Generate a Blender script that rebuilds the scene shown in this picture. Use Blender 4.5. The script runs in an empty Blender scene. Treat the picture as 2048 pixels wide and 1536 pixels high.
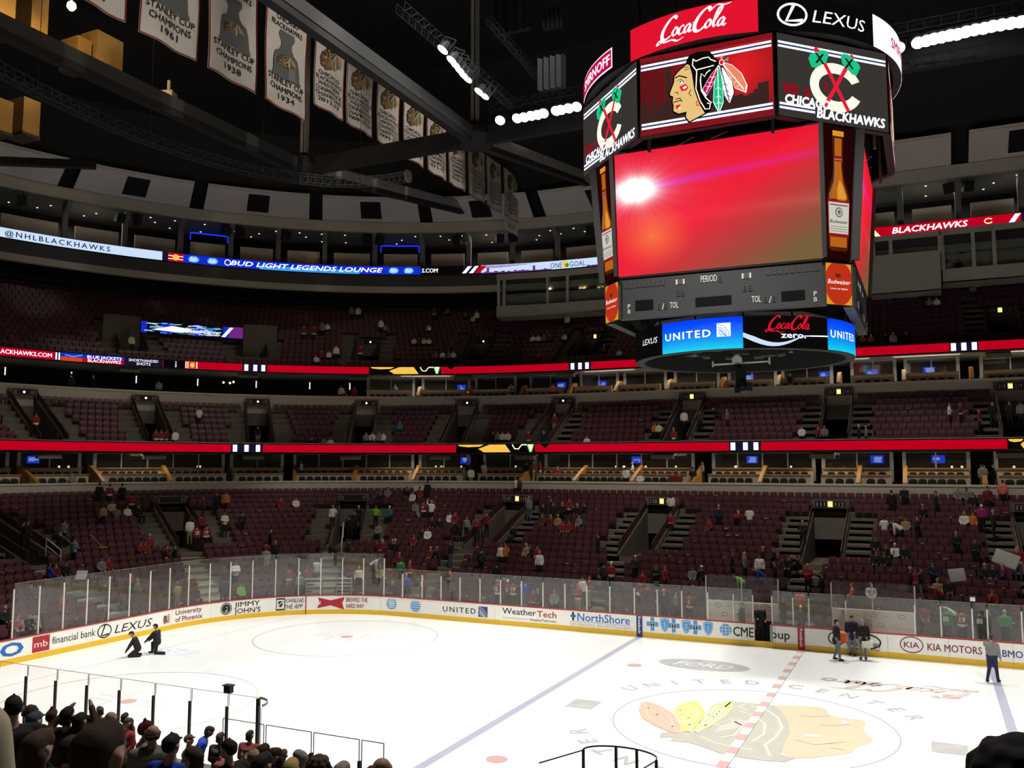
# Ice hockey arena after a game: rink, stands, suites, ribbon screens, hanging scoreboard, banners, crowd.
import bpy, math, random
import numpy as np
from mathutils import Vector, Matrix
from mathutils.geometry import tessellate_polygon

sc = bpy.context.scene
col = sc.collection
PI = math.pi
rnd = random.Random(11)

# ------------------------------------------------------------------ camera
CAM = Vector((5.649, -30.681, 8.555))
YAW, PITCH, FPX = math.radians(-25.142), math.radians(5.244), 1766.8
FWD = Vector((math.sin(YAW)*math.cos(PITCH), math.cos(YAW)*math.cos(PITCH), math.sin(PITCH)))
RGT = Vector((math.cos(YAW), -math.sin(YAW), 0.0))
UPV = RGT.cross(FWD)
cd = bpy.data.cameras.new('camera')
cd.sensor_width = 36.0
cd.lens = FPX*36.0/2048.0
cd.clip_end = 600
cam = bpy.data.objects.new('camera', cd)
col.objects.link(cam)
cam.matrix_world = Matrix(((RGT.x, UPV.x, -FWD.x, CAM.x), (RGT.y, UPV.y, -FWD.y, CAM.y), (RGT.z, UPV.z, -FWD.z, CAM.z), (0, 0, 0, 1)))
sc.camera = cam

# ------------------------------------------------------------------ world, exposure
w = bpy.data.worlds.new('world')
sc.world = w
w.use_nodes = True
w.node_tree.nodes['Background'].inputs['Color'].default_value = (0.9, 0.93, 1.0, 1)
w.node_tree.nodes['Background'].inputs['Strength'].default_value = 0.009
vs = sc.view_settings
vs.view_transform = 'Standard'
vs.look = 'None'
vs.exposure = 0.0
vs.gamma = 1.0
vs.use_curve_mapping = False

# ------------------------------------------------------------------ rink floodlights and added fill spots
def spot(name, loc, target, watts, angle, color=(1, 0.98, 0.93), radius=0.35, blend=0.5):
    l = bpy.data.lights.new(name, 'SPOT')
    l.energy = watts
    l.spot_size = math.radians(angle)
    l.spot_blend = blend
    l.shadow_soft_size = radius
    l.color = color
    o = bpy.data.objects.new(name, l)
    col.objects.link(o)
    o.location = loc
    o.rotation_euler = (Vector(target)-Vector(loc)).to_track_quat('-Z', 'Y').to_euler()
    return o

def area(name, loc, target, watts, sx, sy, color=(1, 0.9, 0.75)):
    l = bpy.data.lights.new(name, 'AREA')
    l.shape = 'RECTANGLE'
    l.size, l.size_y, l.energy, l.color = sx, sy, watts, color
    o = bpy.data.objects.new(name, l)
    col.objects.link(o)
    o.location = loc
    o.rotation_euler = (Vector(target)-Vector(loc)).to_track_quat('-Z', 'Y').to_euler()
    return o

LAMP_Z = 30.0
RINK_W, FILL_W = 15500.0, 7500.0
for x in (-14.5, -5.0, 5.0, 14.5):                     # rows of rink floodlights along both sides
    for s in (-1, 1):
        spot('rink_floodlight', (x, s*17.3, LAMP_Z-0.4), (x*1.05, s*3.5, 0), RINK_W, 58)
for y in (-9.0, 9.0):                                  # and across both ends
    for s in (-1, 1):
        spot('rink_floodlight', (s*16.8, y, LAMP_Z-0.4), (s*22.5, y*0.6, 0), RINK_W*1.05, 56)
for x, y in ((12, 24), (0, 24), (-12, 24), (-24, 22), (-33, 12), (-36, 0), (8, -24), (-10, -20), (-20, -17)):   # unseen fill spots added to brighten the stands
    spot('stand_fill_light', (x*0.36, y*0.36, 38), (x*1.1, y*1.12, 4), FILL_W*(2.2 if y < -15 else 1.0), 56, (1, 0.93, 0.86), 0.5, 0.7)

# ------------------------------------------------------------------ pixel rays of the camera above (2048 x 1536)
def ray(u, v):
    return RGT*((u-1024)/FPX) + UPV*((768-v)/FPX) + FWD
def at_x(u, v, x):
    d = ray(u, v); return CAM + d*((x-CAM.x)/d.x)
def at_y(u, v, y):
    d = ray(u, v); return CAM + d*((y-CAM.y)/d.y)
def at_z(u, v, z):
    d = ray(u, v); return CAM + d*((z-CAM.z)/d.z)
def to_px(p):
    q = Vector(p)-CAM
    z = q.dot(FWD)
    return 1024+FPX*q.dot(RGT)/z, 768-FPX*q.dot(UPV)/z

# ------------------------------------------------------------------ plan of the hall: the rink outline and its offsets
AX, BY, RC = 21.95, 4.425, 8.53
ARC = RC*PI/2
def kp(k, d):
    """point and outward normal of the outline at offset d; k runs along the outline (k = x on the far side, negative to the left)"""
    s = 1.0 if k >= 0 else -1.0
    q = abs(k)
    R = RC+d
    if q <= AX: return Vector((k, BY+R, 0)), Vector((0, 1, 0))
    q -= AX
    if q <= ARC:
        f = q/RC
        return Vector((s*(AX+R*math.sin(f)), BY+R*math.cos(f), 0)), Vector((s*math.sin(f), math.cos(f), 0))
    q -= ARC
    if q <= 2*BY: return Vector((s*(AX+R), BY-q, 0)), Vector((s, 0, 0))
    q -= 2*BY
    if q <= ARC:
        f = q/RC
        return Vector((s*(AX+R*math.cos(f)), -BY-R*math.sin(f), 0)), Vector((s*math.cos(f), -math.sin(f), 0))
    q -= ARC
    return Vector((s*(AX-q), -BY-R, 0)), Vector((0, -1, 0))
def P3(k, d, z):
    p, n = kp(k, d)
    return Vector((p.x, p.y, z))
def _mk():
    def base(k, d):
        g = (RC+d)/RC; out = 0; q = abs(k)
        for seg, f in ((AX, 1), (ARC, g), (2*BY, 1), (ARC, g), (99, 1)):
            m = min(q, seg); out += m*f; q -= m
            if q <= 0: break
        return math.copysign(out, k)
    def inv(s, d):
        g = (RC+d)/RC; out = 0; q = abs(s)
        for seg, f in ((AX, 1), (ARC, g), (2*BY, 1), (ARC, g), (99, 1)):
            m = min(q, seg*f); out += m/f; q -= m
            if q <= 0: break
        return math.copysign(out, s)
    return base, inv
k2s, s2k = _mk()
def off(p):
    """offset d of a plan point"""
    return math.hypot(max(abs(p.x)-AX, 0), max(abs(p.y)-BY, 0))-RC if max(abs(p.x)-AX, abs(p.y)-BY) > 0 else -RC
def xy2k(p):
    s = 1.0 if p.x >= 0 else -1.0
    ax, y = abs(p.x), p.y
    if y >= BY:
        if ax <= AX: return p.x
        return s*(AX+RC*math.atan2(ax-AX, y-BY))
    if y >= -BY: return s*(AX+ARC+BY-y)
    if ax >= AX: return s*(AX+ARC+2*BY+RC*math.atan2(-BY-y, ax-AX))
    return s*(AX+2*ARC+2*BY+AX-ax)
def at_d(u, v, d):
    r = ray(u, v)
    hi, t = None, 1.0
    prev = off(CAM+r*t)-d
    while t < 260:
        t2 = t+0.5
        c = off(CAM+r*t2)-d
        if prev < 0 <= c:
            a, b = t, t2
            for _ in range(30):
                m = (a+b)/2
                if off(CAM+r*m)-d < 0: a = m
                else: b = m
            return CAM+r*a
        prev, t = c, t2
    return CAM+r*60
def ku(u, v, d):
    return xy2k(at_d(u, v, d))

# ------------------------------------------------------------------ materials
MATS = {}
def M(name, rgb, rough=0.6, metal=0.0, emit=0.0, noise=0.0, scale=4.0, spec=0.4, sample=False):
    if name in MATS: return MATS[name]
    m = bpy.data.materials.new(name)
    m.use_nodes = True
    nt = m.node_tree
    b = nt.nodes['Principled BSDF']
    c = (rgb[0], rgb[1], rgb[2], 1)
    b.inputs['Base Color'].default_value = c
    b.inputs['Roughness'].default_value = rough
    b.inputs['Metallic'].default_value = metal
    b.inputs['Specular IOR Level'].default_value = spec
    if emit:
        b.inputs['Specular IOR Level'].default_value = 0.0
        b.inputs['Base Color'].default_value = (rgb[0]*0.04, rgb[1]*0.04, rgb[2]*0.04, 1)
        b.inputs['Emission Color'].default_value = c
        b.inputs['Emission Strength'].default_value = emit
        if not sample: m.cycles.emission_sampling = 'NONE'
    if noise:
        tc = nt.nodes.new('ShaderNodeTexCoord')
        nz = nt.nodes.new('ShaderNodeTexNoise')
        nz.inputs['Scale'].default_value = scale
        nz.inputs['Detail'].default_value = 5
        mx = nt.nodes.new('ShaderNodeMix')
        mx.data_type = 'RGBA'
        mx.inputs['A'].default_value = (rgb[0]*(1-noise), rgb[1]*(1-noise), rgb[2]*(1-noise), 1)
        mx.inputs['B'].default_value = (min(1, rgb[0]*(1+noise)), min(1, rgb[1]*(1+noise)), min(1, rgb[2]*(1+noise)), 1)
        nt.links.new(tc.outputs['Object'], nz.inputs['Vector'])
        nt.links.new(nz.outputs['Fac'], mx.inputs['Factor'])
        nt.links.new(mx.outputs['Result'], b.inputs['Base Color'])
    MATS[name] = m
    return m
def srgb(r, g, b):
    f = lambda c: (c/255/12.92) if c <= 10 else ((c/255+0.055)/1.055)**2.4
    return (f(r), f(g), f(b))
def E(name, r, g, b, s=1.0, sample=False):
    return M(name, srgb(r, g, b), 0.5, 0, s, sample=sample)
def glass(name, veil=0.05, gloss=0.06, tint=(0.93, 0.95, 0.94)):
    if name in MATS: return MATS[name]
    m = bpy.data.materials.new(name)
    m.use_nodes = True
    nt = m.node_tree
    nt.nodes.clear()
    out = nt.nodes.new('ShaderNodeOutputMaterial')
    tr = nt.nodes.new('ShaderNodeBsdfTransparent'); tr.inputs['Color'].default_value = (*tint, 1)
    gl = nt.nodes.new('ShaderNodeBsdfGlossy'); gl.inputs['Roughness'].default_value = 0.03
    df = nt.nodes.new('ShaderNodeBsdfDiffuse'); df.inputs['Color'].default_value = (0.75, 0.75, 0.7, 1)
    m1 = nt.nodes.new('ShaderNodeMixShader'); m1.inputs['Fac'].default_value = gloss
    m2 = nt.nodes.new('ShaderNodeMixShader'); m2.inputs['Fac'].default_value = veil
    tc = nt.nodes.new('ShaderNodeTexCoord'); nz = nt.nodes.new('ShaderNodeTexNoise'); nz.inputs['Scale'].default_value = 1.3
    mr = nt.nodes.new('ShaderNodeMapRange'); mr.inputs['To Min'].default_value = veil*0.6; mr.inputs['To Max'].default_value = veil*1.4
    nt.links.new(tc.outputs['Object'], nz.inputs['Vector']); nt.links.new(nz.outputs['Fac'], mr.inputs['Value']); nt.links.new(mr.outputs['Result'], m2.inputs['Fac'])
    nt.links.new(tr.outputs[0], m1.inputs[1]); nt.links.new(gl.outputs[0], m1.inputs[2])
    nt.links.new(m1.outputs[0], m2.inputs[1]); nt.links.new(df.outputs[0], m2.inputs[2])
    nt.links.new(m2.outputs[0], out.inputs['Surface'])
    MATS[name] = m
    return m

# ------------------------------------------------------------------ objects
def tag(o, label=None, cat=None, group=None, kind=None):
    if label: o['label'] = label
    if cat: o['category'] = cat
    if group: o['group'] = group
    if kind: o['kind'] = kind
    return o
def empty(name, loc=(0, 0, 0), label=None, cat=None, group=None, kind=None, rz=0.0):
    o = bpy.data.objects.new(name, None)
    o.empty_display_size = 0.2
    col.objects.link(o)
    o.location = loc
    o.rotation_euler = (0, 0, rz)
    return tag(o, label, cat, group, kind)
def link(name, me, parent=None, loc=None, rz=None):
    o = bpy.data.objects.new(name, me)
    col.objects.link(o)
    if parent is not None: o.parent = parent
    if loc is not None: o.location = loc
    if rz is not None: o.rotation_euler = (0, 0, rz)
    return o
def copy_tree(o, parent=None):
    c = o.copy()
    col.objects.link(c)
    c.parent = parent
    for ch in o.children:
        copy_tree(ch, c)
    return c

class MB:
    def __init__(self):
        self.v, self.f, self.m, self.mats = [], [], [], []
    def mi(self, mat):
        if mat not in self.mats: self.mats.append(mat)
        return self.mats.index(mat)
    def add(self, vs, fs, mat=None):
        n = len(self.v)
        self.v += [tuple(p) for p in vs]
        self.f += [tuple(i+n for i in f) for f in fs]
        self.m += [self.mi(mat) if mat is not None else 0]*len(fs)
        return self
    def hexa(self, b, t, mat=None):
        """b, t: four bottom and four top points, counter-clockwise seen from above"""
        return self.add(list(b)+list(t), [(3, 2, 1, 0), (4, 5, 6, 7), (0, 1, 5, 4), (1, 2, 6, 5), (2, 3, 7, 6), (3, 0, 4, 7)], mat)
    def box(self, c, s, rz=0.0, mat=None, taper=1.0):
        x, y, z = s[0]/2, s[1]/2, s[2]/2
        co, si = math.cos(rz), math.sin(rz)
        def q(a, b, e): return (c[0]+a*co-b*si, c[1]+a*si+b*co, c[2]+e)
        t = taper
        return self.hexa([q(-x, -y, -z), q(x, -y, -z), q(x, y, -z), q(-x, y, -z)], [q(-x*t, -y*t, z), q(x*t, -y*t, z), q(x*t, y*t, z), q(-x*t, y*t, z)], mat)
    def bar(self, a, b, w, h=None, mat=None, n=4, rot=None):
        """a bar from a to b: square (n=4, w wide h high) or round (n sides of radius w)"""
        a, b = Vector(a), Vector(b)
        d = (b-a).normalized()
        up = Vector((0, 0, 1)) if abs(d.z) < 0.95 else Vector((0, 1, 0))
        s = d.cross(up).normalized(); u = s.cross(d)
        ring = []
        if n == 4:
            h = h or w
            ring = [s*(-w/2)+u*(-h/2), s*(w/2)+u*(-h/2), s*(w/2)+u*(h/2), s*(-w/2)+u*(h/2)]
        else:
            ring = [s*(w*math.cos(2*PI*i/n))+u*(w*math.sin(2*PI*i/n)) for i in range(n)]
        vs = [a+r for r in ring]+[b+r for r in ring]
        fs = [(i, (i+1) % n, n+(i+1) % n, n+i) for i in range(n)]+[tuple(range(n-1, -1, -1)), tuple(range(n, 2*n))]
        return self.add(vs, fs, mat)
    def lathe(self, prof, c=(0, 0, 0), n=12, mat=None, ax='z'):
        vs, fs = [], []
        for r, z in prof:
            for i in range(n):
                a = 2*PI*i/n
                p = (r*math.cos(a), r*math.sin(a), z)
                if ax == 'y': p = (p[0], p[2], p[1])
                if ax == 'x': p = (p[2], p[0], p[1])
                vs.append((c[0]+p[0], c[1]+p[1], c[2]+p[2]))
        for j in range(len(prof)-1):
            for i in range(n):
                fs.append((j*n+i, j*n+(i+1) % n, (j+1)*n+(i+1) % n, (j+1)*n+i))
        fs.append(tuple(range(n-1, -1, -1)))
        fs.append(tuple(range((len(prof)-1)*n, len(prof)*n)))
        return self.add(vs, fs, mat)
    def sweep(self, prof, ks, mat=None, closed=False):
        """sweep a (d, z) profile along the outline"""
        n = len(prof); vs = []; fs = []
        for k in ks:
            for d, z in prof: vs.append(P3(k, d, z))
        m = n if closed else n-1
        for j in range(len(ks)-1):
            for i in range(m):
                a, b = j*n+i, j*n+(i+1) % n
                fs.append((a, b, b+n, a+n))
        if closed:
            fs.append(tuple(range(n-1, -1, -1))); fs.append(tuple(range((len(ks)-1)*n, len(ks)*n)))
        return self.add(vs, fs, mat)
    def mesh(self, name, mat=None, smooth=False):
        me = bpy.data.meshes.new(name)
        me.from_pydata(self.v, [], self.f)
        ms = self.mats or [mat]
        if mat is not None and not self.mats: ms = [mat]
        for m in ms: me.materials.append(m)
        if len(ms) > 1: me.polygons.foreach_set('material_index', self.m)
        if smooth: me.polygons.foreach_set('use_smooth', [True]*len(me.polygons))
        me.update()
        return me
    def build(self, name, mat=None, parent=None, label=None, cat=None, group=None, kind=None, smooth=False, loc=None, rz=None):
        o = link(name, self.mesh(name, mat, smooth), parent, loc, rz)
        return tag(o, label, cat, group, kind)

def kspan(k0, k1, step=0.55):
    """samples from k0 to k1 (either order): ends, straight breaks, and steps on the arcs"""
    a, b = min(k0, k1), max(k0, k1)
    pts = {a, b}
    for s in (-1, 1):
        for q in (AX, AX+ARC, AX+ARC+2*BY, AX+2*ARC+2*BY):
            if a < s*q < b: pts.add(s*q)
        for q0 in (AX, AX+ARC+2*BY):
            n = int(ARC/step)
            for i in range(1, n):
                q = s*(q0+ARC*i/n)
                if a < q < b: pts.add(q)
    return sorted(pts)

# ------------------------------------------------------------------ flat art: layers of coloured polygons and lettering, mapped on any surface
_TXT = {}
def text_mesh(s, bold=0.0, shear=0.0, space=1.0):
    key = (s, bold, shear, space)
    if key in _TXT: return _TXT[key]
    c = bpy.data.curves.new('t', 'FONT')
    c.body = s
    c.size = 1.0
    c.shear = shear
    c.offset = bold
    c.space_character = space
    c.resolution_u = 2
    c.fill_mode = 'FRONT'
    o = bpy.data.objects.new('t', c)
    me = bpy.data.meshes.new_from_object(o)
    vs = [(v.co.x, v.co.y) for v in me.vertices]
    fs = [tuple(p.vertices) for p in me.polygons]
    bpy.data.objects.remove(o); bpy.data.curves.remove(c); bpy.data.meshes.remove(me)
    _TXT[key] = (vs, fs)
    return _TXT[key]

class Art:
    def __init__(self):
        self.items = []           # (verts, faces, mat, layer)
    def poly(self, pts, mat, layer=1):
        tri = tessellate_polygon([[Vector((p[0], p[1], 0)) for p in pts]])
        fs = []
        for t in tri:
            a, b, c = (pts[i] for i in t)
            cr = (b[0]-a[0])*(c[1]-a[1])-(b[1]-a[1])*(c[0]-a[0])
            fs.append(tuple(t) if cr > 0 else (t[0], t[2], t[1]))
        self.items.append((list(pts), fs, mat, layer)); return self
    def rect(self, x0, y0, x1, y1, mat, layer=0, nx=1, ny=1):
        vs = [(x0+(x1-x0)*i/nx, y0+(y1-y0)*j/ny) for j in range(ny+1) for i in range(nx+1)]
        fs = [(j*(nx+1)+i, j*(nx+1)+i+1, (j+1)*(nx+1)+i+1, (j+1)*(nx+1)+i) for j in range(ny) for i in range(nx)]
        self.items.append((vs, fs, mat, layer)); return self
    def ell(self, cx, cy, rx, ry, mat, layer=1, n=24, a0=0, a1=2*PI):
        return self.poly([(cx+rx*math.cos(a0+(a1-a0)*i/n), cy+ry*math.sin(a0+(a1-a0)*i/n)) for i in range(n if a1-a0 > 6.28 else n+1)], mat, layer)
    def ring(self, cx, cy, rx, ry, wd, mat, layer=1, n=32, a0=0, a1=2*PI):
        vs, fs = [], []
        for i in range(n+1):
            a = a0+(a1-a0)*i/n
            vs += [(cx+(rx-wd)*math.cos(a), cy+(ry-wd)*math.sin(a)), (cx+rx*math.cos(a), cy+ry*math.sin(a))]
        for i in range(n): fs.append((2*i, 2*i+1, 2*i+3, 2*i+2))
        self.items.append((vs, fs, mat, layer)); return self
    def line(self, pts, wd, mat, layer=2, wds=None):
        n = len(pts); vs, fs = [], []
        for i, p in enumerate(pts):
            a = pts[max(i-1, 0)]; b = pts[min(i+1, n-1)]
            dx, dy = b[0]-a[0], b[1]-a[1]; L = math.hypot(dx, dy) or 1
            h = (wds[i] if wds else wd)/2
            vs += [(p[0]-dy/L*h, p[1]+dx/L*h), (p[0]+dy/L*h, p[1]-dx/L*h)]
        for i in range(n-1): fs.append((2*i+1, 2*i+3, 2*i+2, 2*i))
        self.items.append((vs, fs, mat, layer)); return self
    def text(self, s, x, y, h, mat, layer=2, bold=0.0, shear=0.0, w=None, align='l', space=1.0, rot=0.0):
        heavy = 0.0
        if bold > 0 and any(c in s for c in 'MWNK&'): heavy, bold = bold, 0.0
        vs, fs = text_mesh(s, bold, shear, space)
        if not vs: return self
        x0 = min(v[0] for v in vs); x1 = max(v[0] for v in vs)
        sc_y = h/0.73
        sc_x = (w/(x1-x0)) if w else sc_y
        wd = (x1-x0)*sc_x
        ox = {'l': 0, 'c': -wd/2, 'r': -wd}[align]
        co, si = math.cos(rot), math.sin(rot)
        pts = [((v[0]-x0)*sc_x+ox, v[1]*sc_y) for v in vs]
        pts = [(x+a*co-b*si, y+a*si+b*co) for a, b in pts]
        self.items.append((pts, fs, mat, layer))
        if heavy:
            e = heavy*sc_y
            for j, (ex, ey) in enumerate(((-e, 0), (e, 0), (0, -e*.7), (0, e*.7))):
                self.items.append(([(a+ex, b+ey) for a, b in pts], fs, mat, layer+.05*(j+1)))
        return self
    def put(self, other, x=0, y=0, sx=1, sy=None, lay=0, rot=0, swap=None):
        sy = sx if sy is None else sy
        co, si = math.cos(rot), math.sin(rot)
        for vs, fs, m, l in other.items:
            if swap: m = swap.get(m, m)
            f2 = fs if sx*sy > 0 else [tuple(reversed(f)) for f in fs]
            self.items.append(([(x+a*sx*co-b*sy*si, y+a*sx*si+b*sy*co) for a, b in vs], f2, m, l+lay))
        return self
    def clip(self, x0, y0, x1, y1):
        out = []
        for vs, fs, m, l in self.items:
            for f in fs:
                p = [vs[i] for i in f]
                for ax, lim, sg in ((0, x0, 1), (0, x1, -1), (1, y0, 1), (1, y1, -1)):
                    q = []
                    for i in range(len(p)):
                        a, b = p[i-1], p[i]
                        ia, ib = sg*(a[ax]-lim) >= 0, sg*(b[ax]-lim) >= 0
                        if ia != ib:
                            t = (lim-a[ax])/(b[ax]-a[ax]); q.append((a[0]+(b[0]-a[0])*t, a[1]+(b[1]-a[1])*t))
                        if ib: q.append(b)
                    p = q
                    if not p: break
                if len(p) >= 3: out.append((p, [tuple(range(len(p)))], m, l))
        self.items = out; return self
    def build(self, name, fn, parent=None, step=0.004, **kw):
        """fn(x, y, lift) -> 3D point"""
        b = MB()
        for vs, fs, m, l in self.items:
            b.add([fn(p[0], p[1], step*(l+1)) for p in vs], fs, MATS[m] if isinstance(m, str) else m)
        return b.build(name, None, parent, **kw) if b.v else None

def on_plane(o, ex, ey):
    o, ex, ey = Vector(o), Vector(ex).normalized(), Vector(ey).normalized()
    n = ex.cross(ey)
    return lambda x, y, l: o+ex*x+ey*y+n*l
def on_outline(k0, d, z0):
    """x runs to the viewer's right along the outline, y up, lift towards the rink"""
    s0 = k2s(k0, d)
    def f(x, y, l):
        p, n = kp(s2k(s0+x, d), d)
        return Vector((p.x-n.x*l, p.y-n.y*l, z0+y))
    return f
def on_ring(R, a0, z0, cx=0.0, cy=0.0):
    """x is arc length to the viewer's right on the outside of a ring; angle a0 counted from -y towards +x"""
    def f(x, y, l):
        a = a0+x/R
        return Vector((cx+(R+l)*math.sin(a), cy-(R+l)*math.cos(a), z0+y))
    return f
# ================================================================== materials used everywhere
M('ice', (0.86, 0.88, 0.87), 0.28, noise=0.015, scale=0.25, spec=0.35)
M('board_white', (0.90, 0.885, 0.82), 0.35, noise=0.02, scale=3)
M('kick_yellow', (0.80, 0.50, 0.03), 0.4)
M('cap_red', (0.33, 0.035, 0.03), 0.4)
M('post_white', (0.70, 0.68, 0.62), 0.4)
M('post_black', (0.012, 0.011, 0.01), 0.5)
M('pale_stair', (0.44, 0.41, 0.31), 0.8, noise=0.1, scale=3)
M('steel', (0.55, 0.55, 0.53), 0.3, 0.8)
M('black', (0.008, 0.008, 0.009), 0.7)
M('charcoal', (0.022, 0.022, 0.024), 0.6)
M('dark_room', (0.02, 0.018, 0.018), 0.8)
M('concrete', (0.17, 0.155, 0.125), 0.85, noise=0.25, scale=1.5)
M('stair', (0.17, 0.155, 0.10), 0.85, noise=0.25, scale=3)
M('stone', (0.52, 0.475, 0.39), 0.8, noise=0.08, scale=2)
M('stone_cap', (0.60, 0.54, 0.43), 0.7)
M('maroon', (0.105, 0.034, 0.042), 0.42, spec=0.5)
M('chair_black', (0.016, 0.014, 0.013), 0.55)
M('oak', (0.42, 0.20, 0.04), 0.5, noise=0.12, scale=9)
M('counter', (0.60, 0.53, 0.41), 0.7)
M('mullion', (0.40, 0.42, 0.40), 0.5)
M('beige_panel', (0.68, 0.62, 0.58), 0.85, noise=0.06, scale=8)
M('beam_mid', (0.055, 0.055, 0.054), 0.7)
M('beam_light', (0.30, 0.29, 0.27), 0.7)
M('beam_grey', (0.10, 0.10, 0.097), 0.7)
M('beam_dark', (0.02, 0.02, 0.021), 0.7)
M('white', (0.8, 0.8, 0.78), 0.6)
M('navy_print', (0.03, 0.05, 0.2), 0.5)
M('blue_print', (0.02, 0.14, 0.50), 0.5)
M('red_print', (0.42, 0.02, 0.03), 0.5)
M('black_print', (0.012, 0.012, 0.012), 0.5)
M('grey_print', (0.35, 0.35, 0.33), 0.6)
M('maroon_print', (0.20, 0.02, 0.03), 0.5)
M('sky_print', (0.08, 0.33, 0.68), 0.5)
glass('rink_glass', 0.024, 0.04)
glass('clear_glass', 0.006, 0.012, (.985, .985, .98))
glass('suite_glass', 0.012, 0.05, (0.8, 0.84, 0.84))

# ================================================================== ice
KLOOP = kspan(-(AX*2+2*ARC+2*BY), AX*2+2*ARC+2*BY, 0.4)
b = MB()
b.add([P3(k, 0, 0) for k in KLOOP[:-1]], [tuple(range(len(KLOOP)-2, -1, -1))])
ice = b.build('floor_ice', MATS['ice'], kind='structure')
# paint under the ice shows pale
M('ice_blue', (0.47, 0.47, 0.60), 0.3)
M('ice_red', (0.68, 0.43, 0.42), 0.3)
M('ice_circle', (0.60, 0.56, 0.50), 0.3)
M('ice_grey', (0.50, 0.50, 0.50), 0.3, noise=0.3, scale=2.0)
M('ice_white', (0.84, 0.84, 0.80), 0.3)
M('ice_tan', (0.74, 0.62, 0.44), 0.3, noise=0.10, scale=1.2)
M('ice_dark', (0.55, 0.54, 0.47), 0.3, noise=0.12, scale=1.5)
M('ice_coral', (0.80, 0.52, 0.38), 0.3)
M('ice_yellow', (0.85, 0.77, 0.25), 0.3)
M('ice_green', (0.62, 0.68, 0.40), 0.3)
M('ice_pink', (0.78, 0.62, 0.58), 0.3)
M('ice_cream', (0.84, 0.80, 0.62), 0.3)
flat = lambda x, y, l: Vector((x, y, l))
def on_ice(a, name, **kw): return a.build(name, flat, ice, 0.003, **kw)
for s in (-1, 1):
    on_ice(Art().rect(s*7.77-.1525, -12.93, s*7.77+.1525, 12.93, 'ice_blue'), 'blue_line')
    on_ice(Art().rect(s*27.13-.025, -11.2, s*27.13+.025, 11.2, 'ice_red'), 'goal_line')
    for t in (-1, 1):
        on_ice(Art().ring(s*21.03, t*6.706, 4.57, 4.57, .07, 'ice_circle', n=72), 'faceoff_circle')
        on_ice(Art().ell(s*21.03, t*6.706, .32, .32, 'ice_red'), 'faceoff_dot')
        on_ice(Art().ell(s*6.096, t*6.706, .32, .32, 'ice_red'), 'faceoff_dot')
        h = Art()
        for a in (-1, 1):
            for c in (-1, 1):
                h.rect(s*21.03+a*.6, t*6.706+c*.25, s*21.03+a*1.8, t*6.706+c*.25+.05, 'ice_circle')
                h.rect(s*21.03+a*.6, t*6.706+c*.25, s*21.03+a*.6+.05, t*6.706+c*1.15, 'ice_circle')
                h.rect(s*21.03+a*.87, t*6.706+c*4.57, s*21.03+a*.87+.05, t*6.706+c*5.2, 'ice_circle')
        on_ice(h, 'faceoff_mark')
a = Art()
a.rect(-.15, -12.93, .15, 12.93, 'ice_white', 8)
y = 12.9
while y > -12.6:
    a.rect(-.15, y-.62, .15, y, 'ice_red', 9); y -= 1.42
on_ice(a, 'red_line')

# emblem at centre ice: a head in profile with feathers, read from the other side of the rink
a = Art()
def IP(pts): return [tuple(at_z(u, v, 0)[:2]) for u, v in pts]
a.poly(IP([(1545, 1411), (1600, 1412), (1640, 1414), (1653, 1420), (1660, 1431), (1700, 1438), (1725, 1441), (1732, 1448), (1728, 1458), (1735, 1470), (1747, 1478), (1740, 1486), (1712, 1495), (1705, 1505), (1670, 1511), (1620, 1516), (1590, 1517), (1555, 1500), (1560, 1465), (1554, 1435)]), 'ice_tan', 1)
a.poly(IP([(1456, 1402), (1515, 1408), (1550, 1412), (1564, 1425), (1577, 1445), (1580, 1465), (1568, 1490), (1562, 1509), (1590, 1517), (1570, 1524), (1530, 1522), (1480, 1515), (1440, 1507), (1400, 1492), (1375, 1485), (1340, 1482), (1347, 1475), (1320, 1475), (1322, 1466), (1350, 1464), (1390, 1465), (1436, 1450), (1464, 1420)]), 'ice_dark', 2)
for q, w_ in (([(1500, 1412), (1530, 1418), (1556, 1436), (1564, 1456), (1550, 1476), (1530, 1490), (1540, 1512)], .09), ([(1478, 1422), (1508, 1432), (1530, 1448), (1528, 1468), (1504, 1484)], .08), ([(1400, 1474), (1430, 1486), (1470, 1496), (1505, 1500)], .08), ([(1462, 1440), (1485, 1452), (1470, 1470), (1440, 1476)], .07), ([(1490, 1408), (1478, 1414), (1492, 1420)], .07)):
    a.line(IP(q), w_, 'ice_cream', 3)
a.poly(IP([(1440, 1452), (1480, 1440), (1502, 1442), (1470, 1458), (1428, 1466)]), 'ice_pink', 3)
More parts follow.
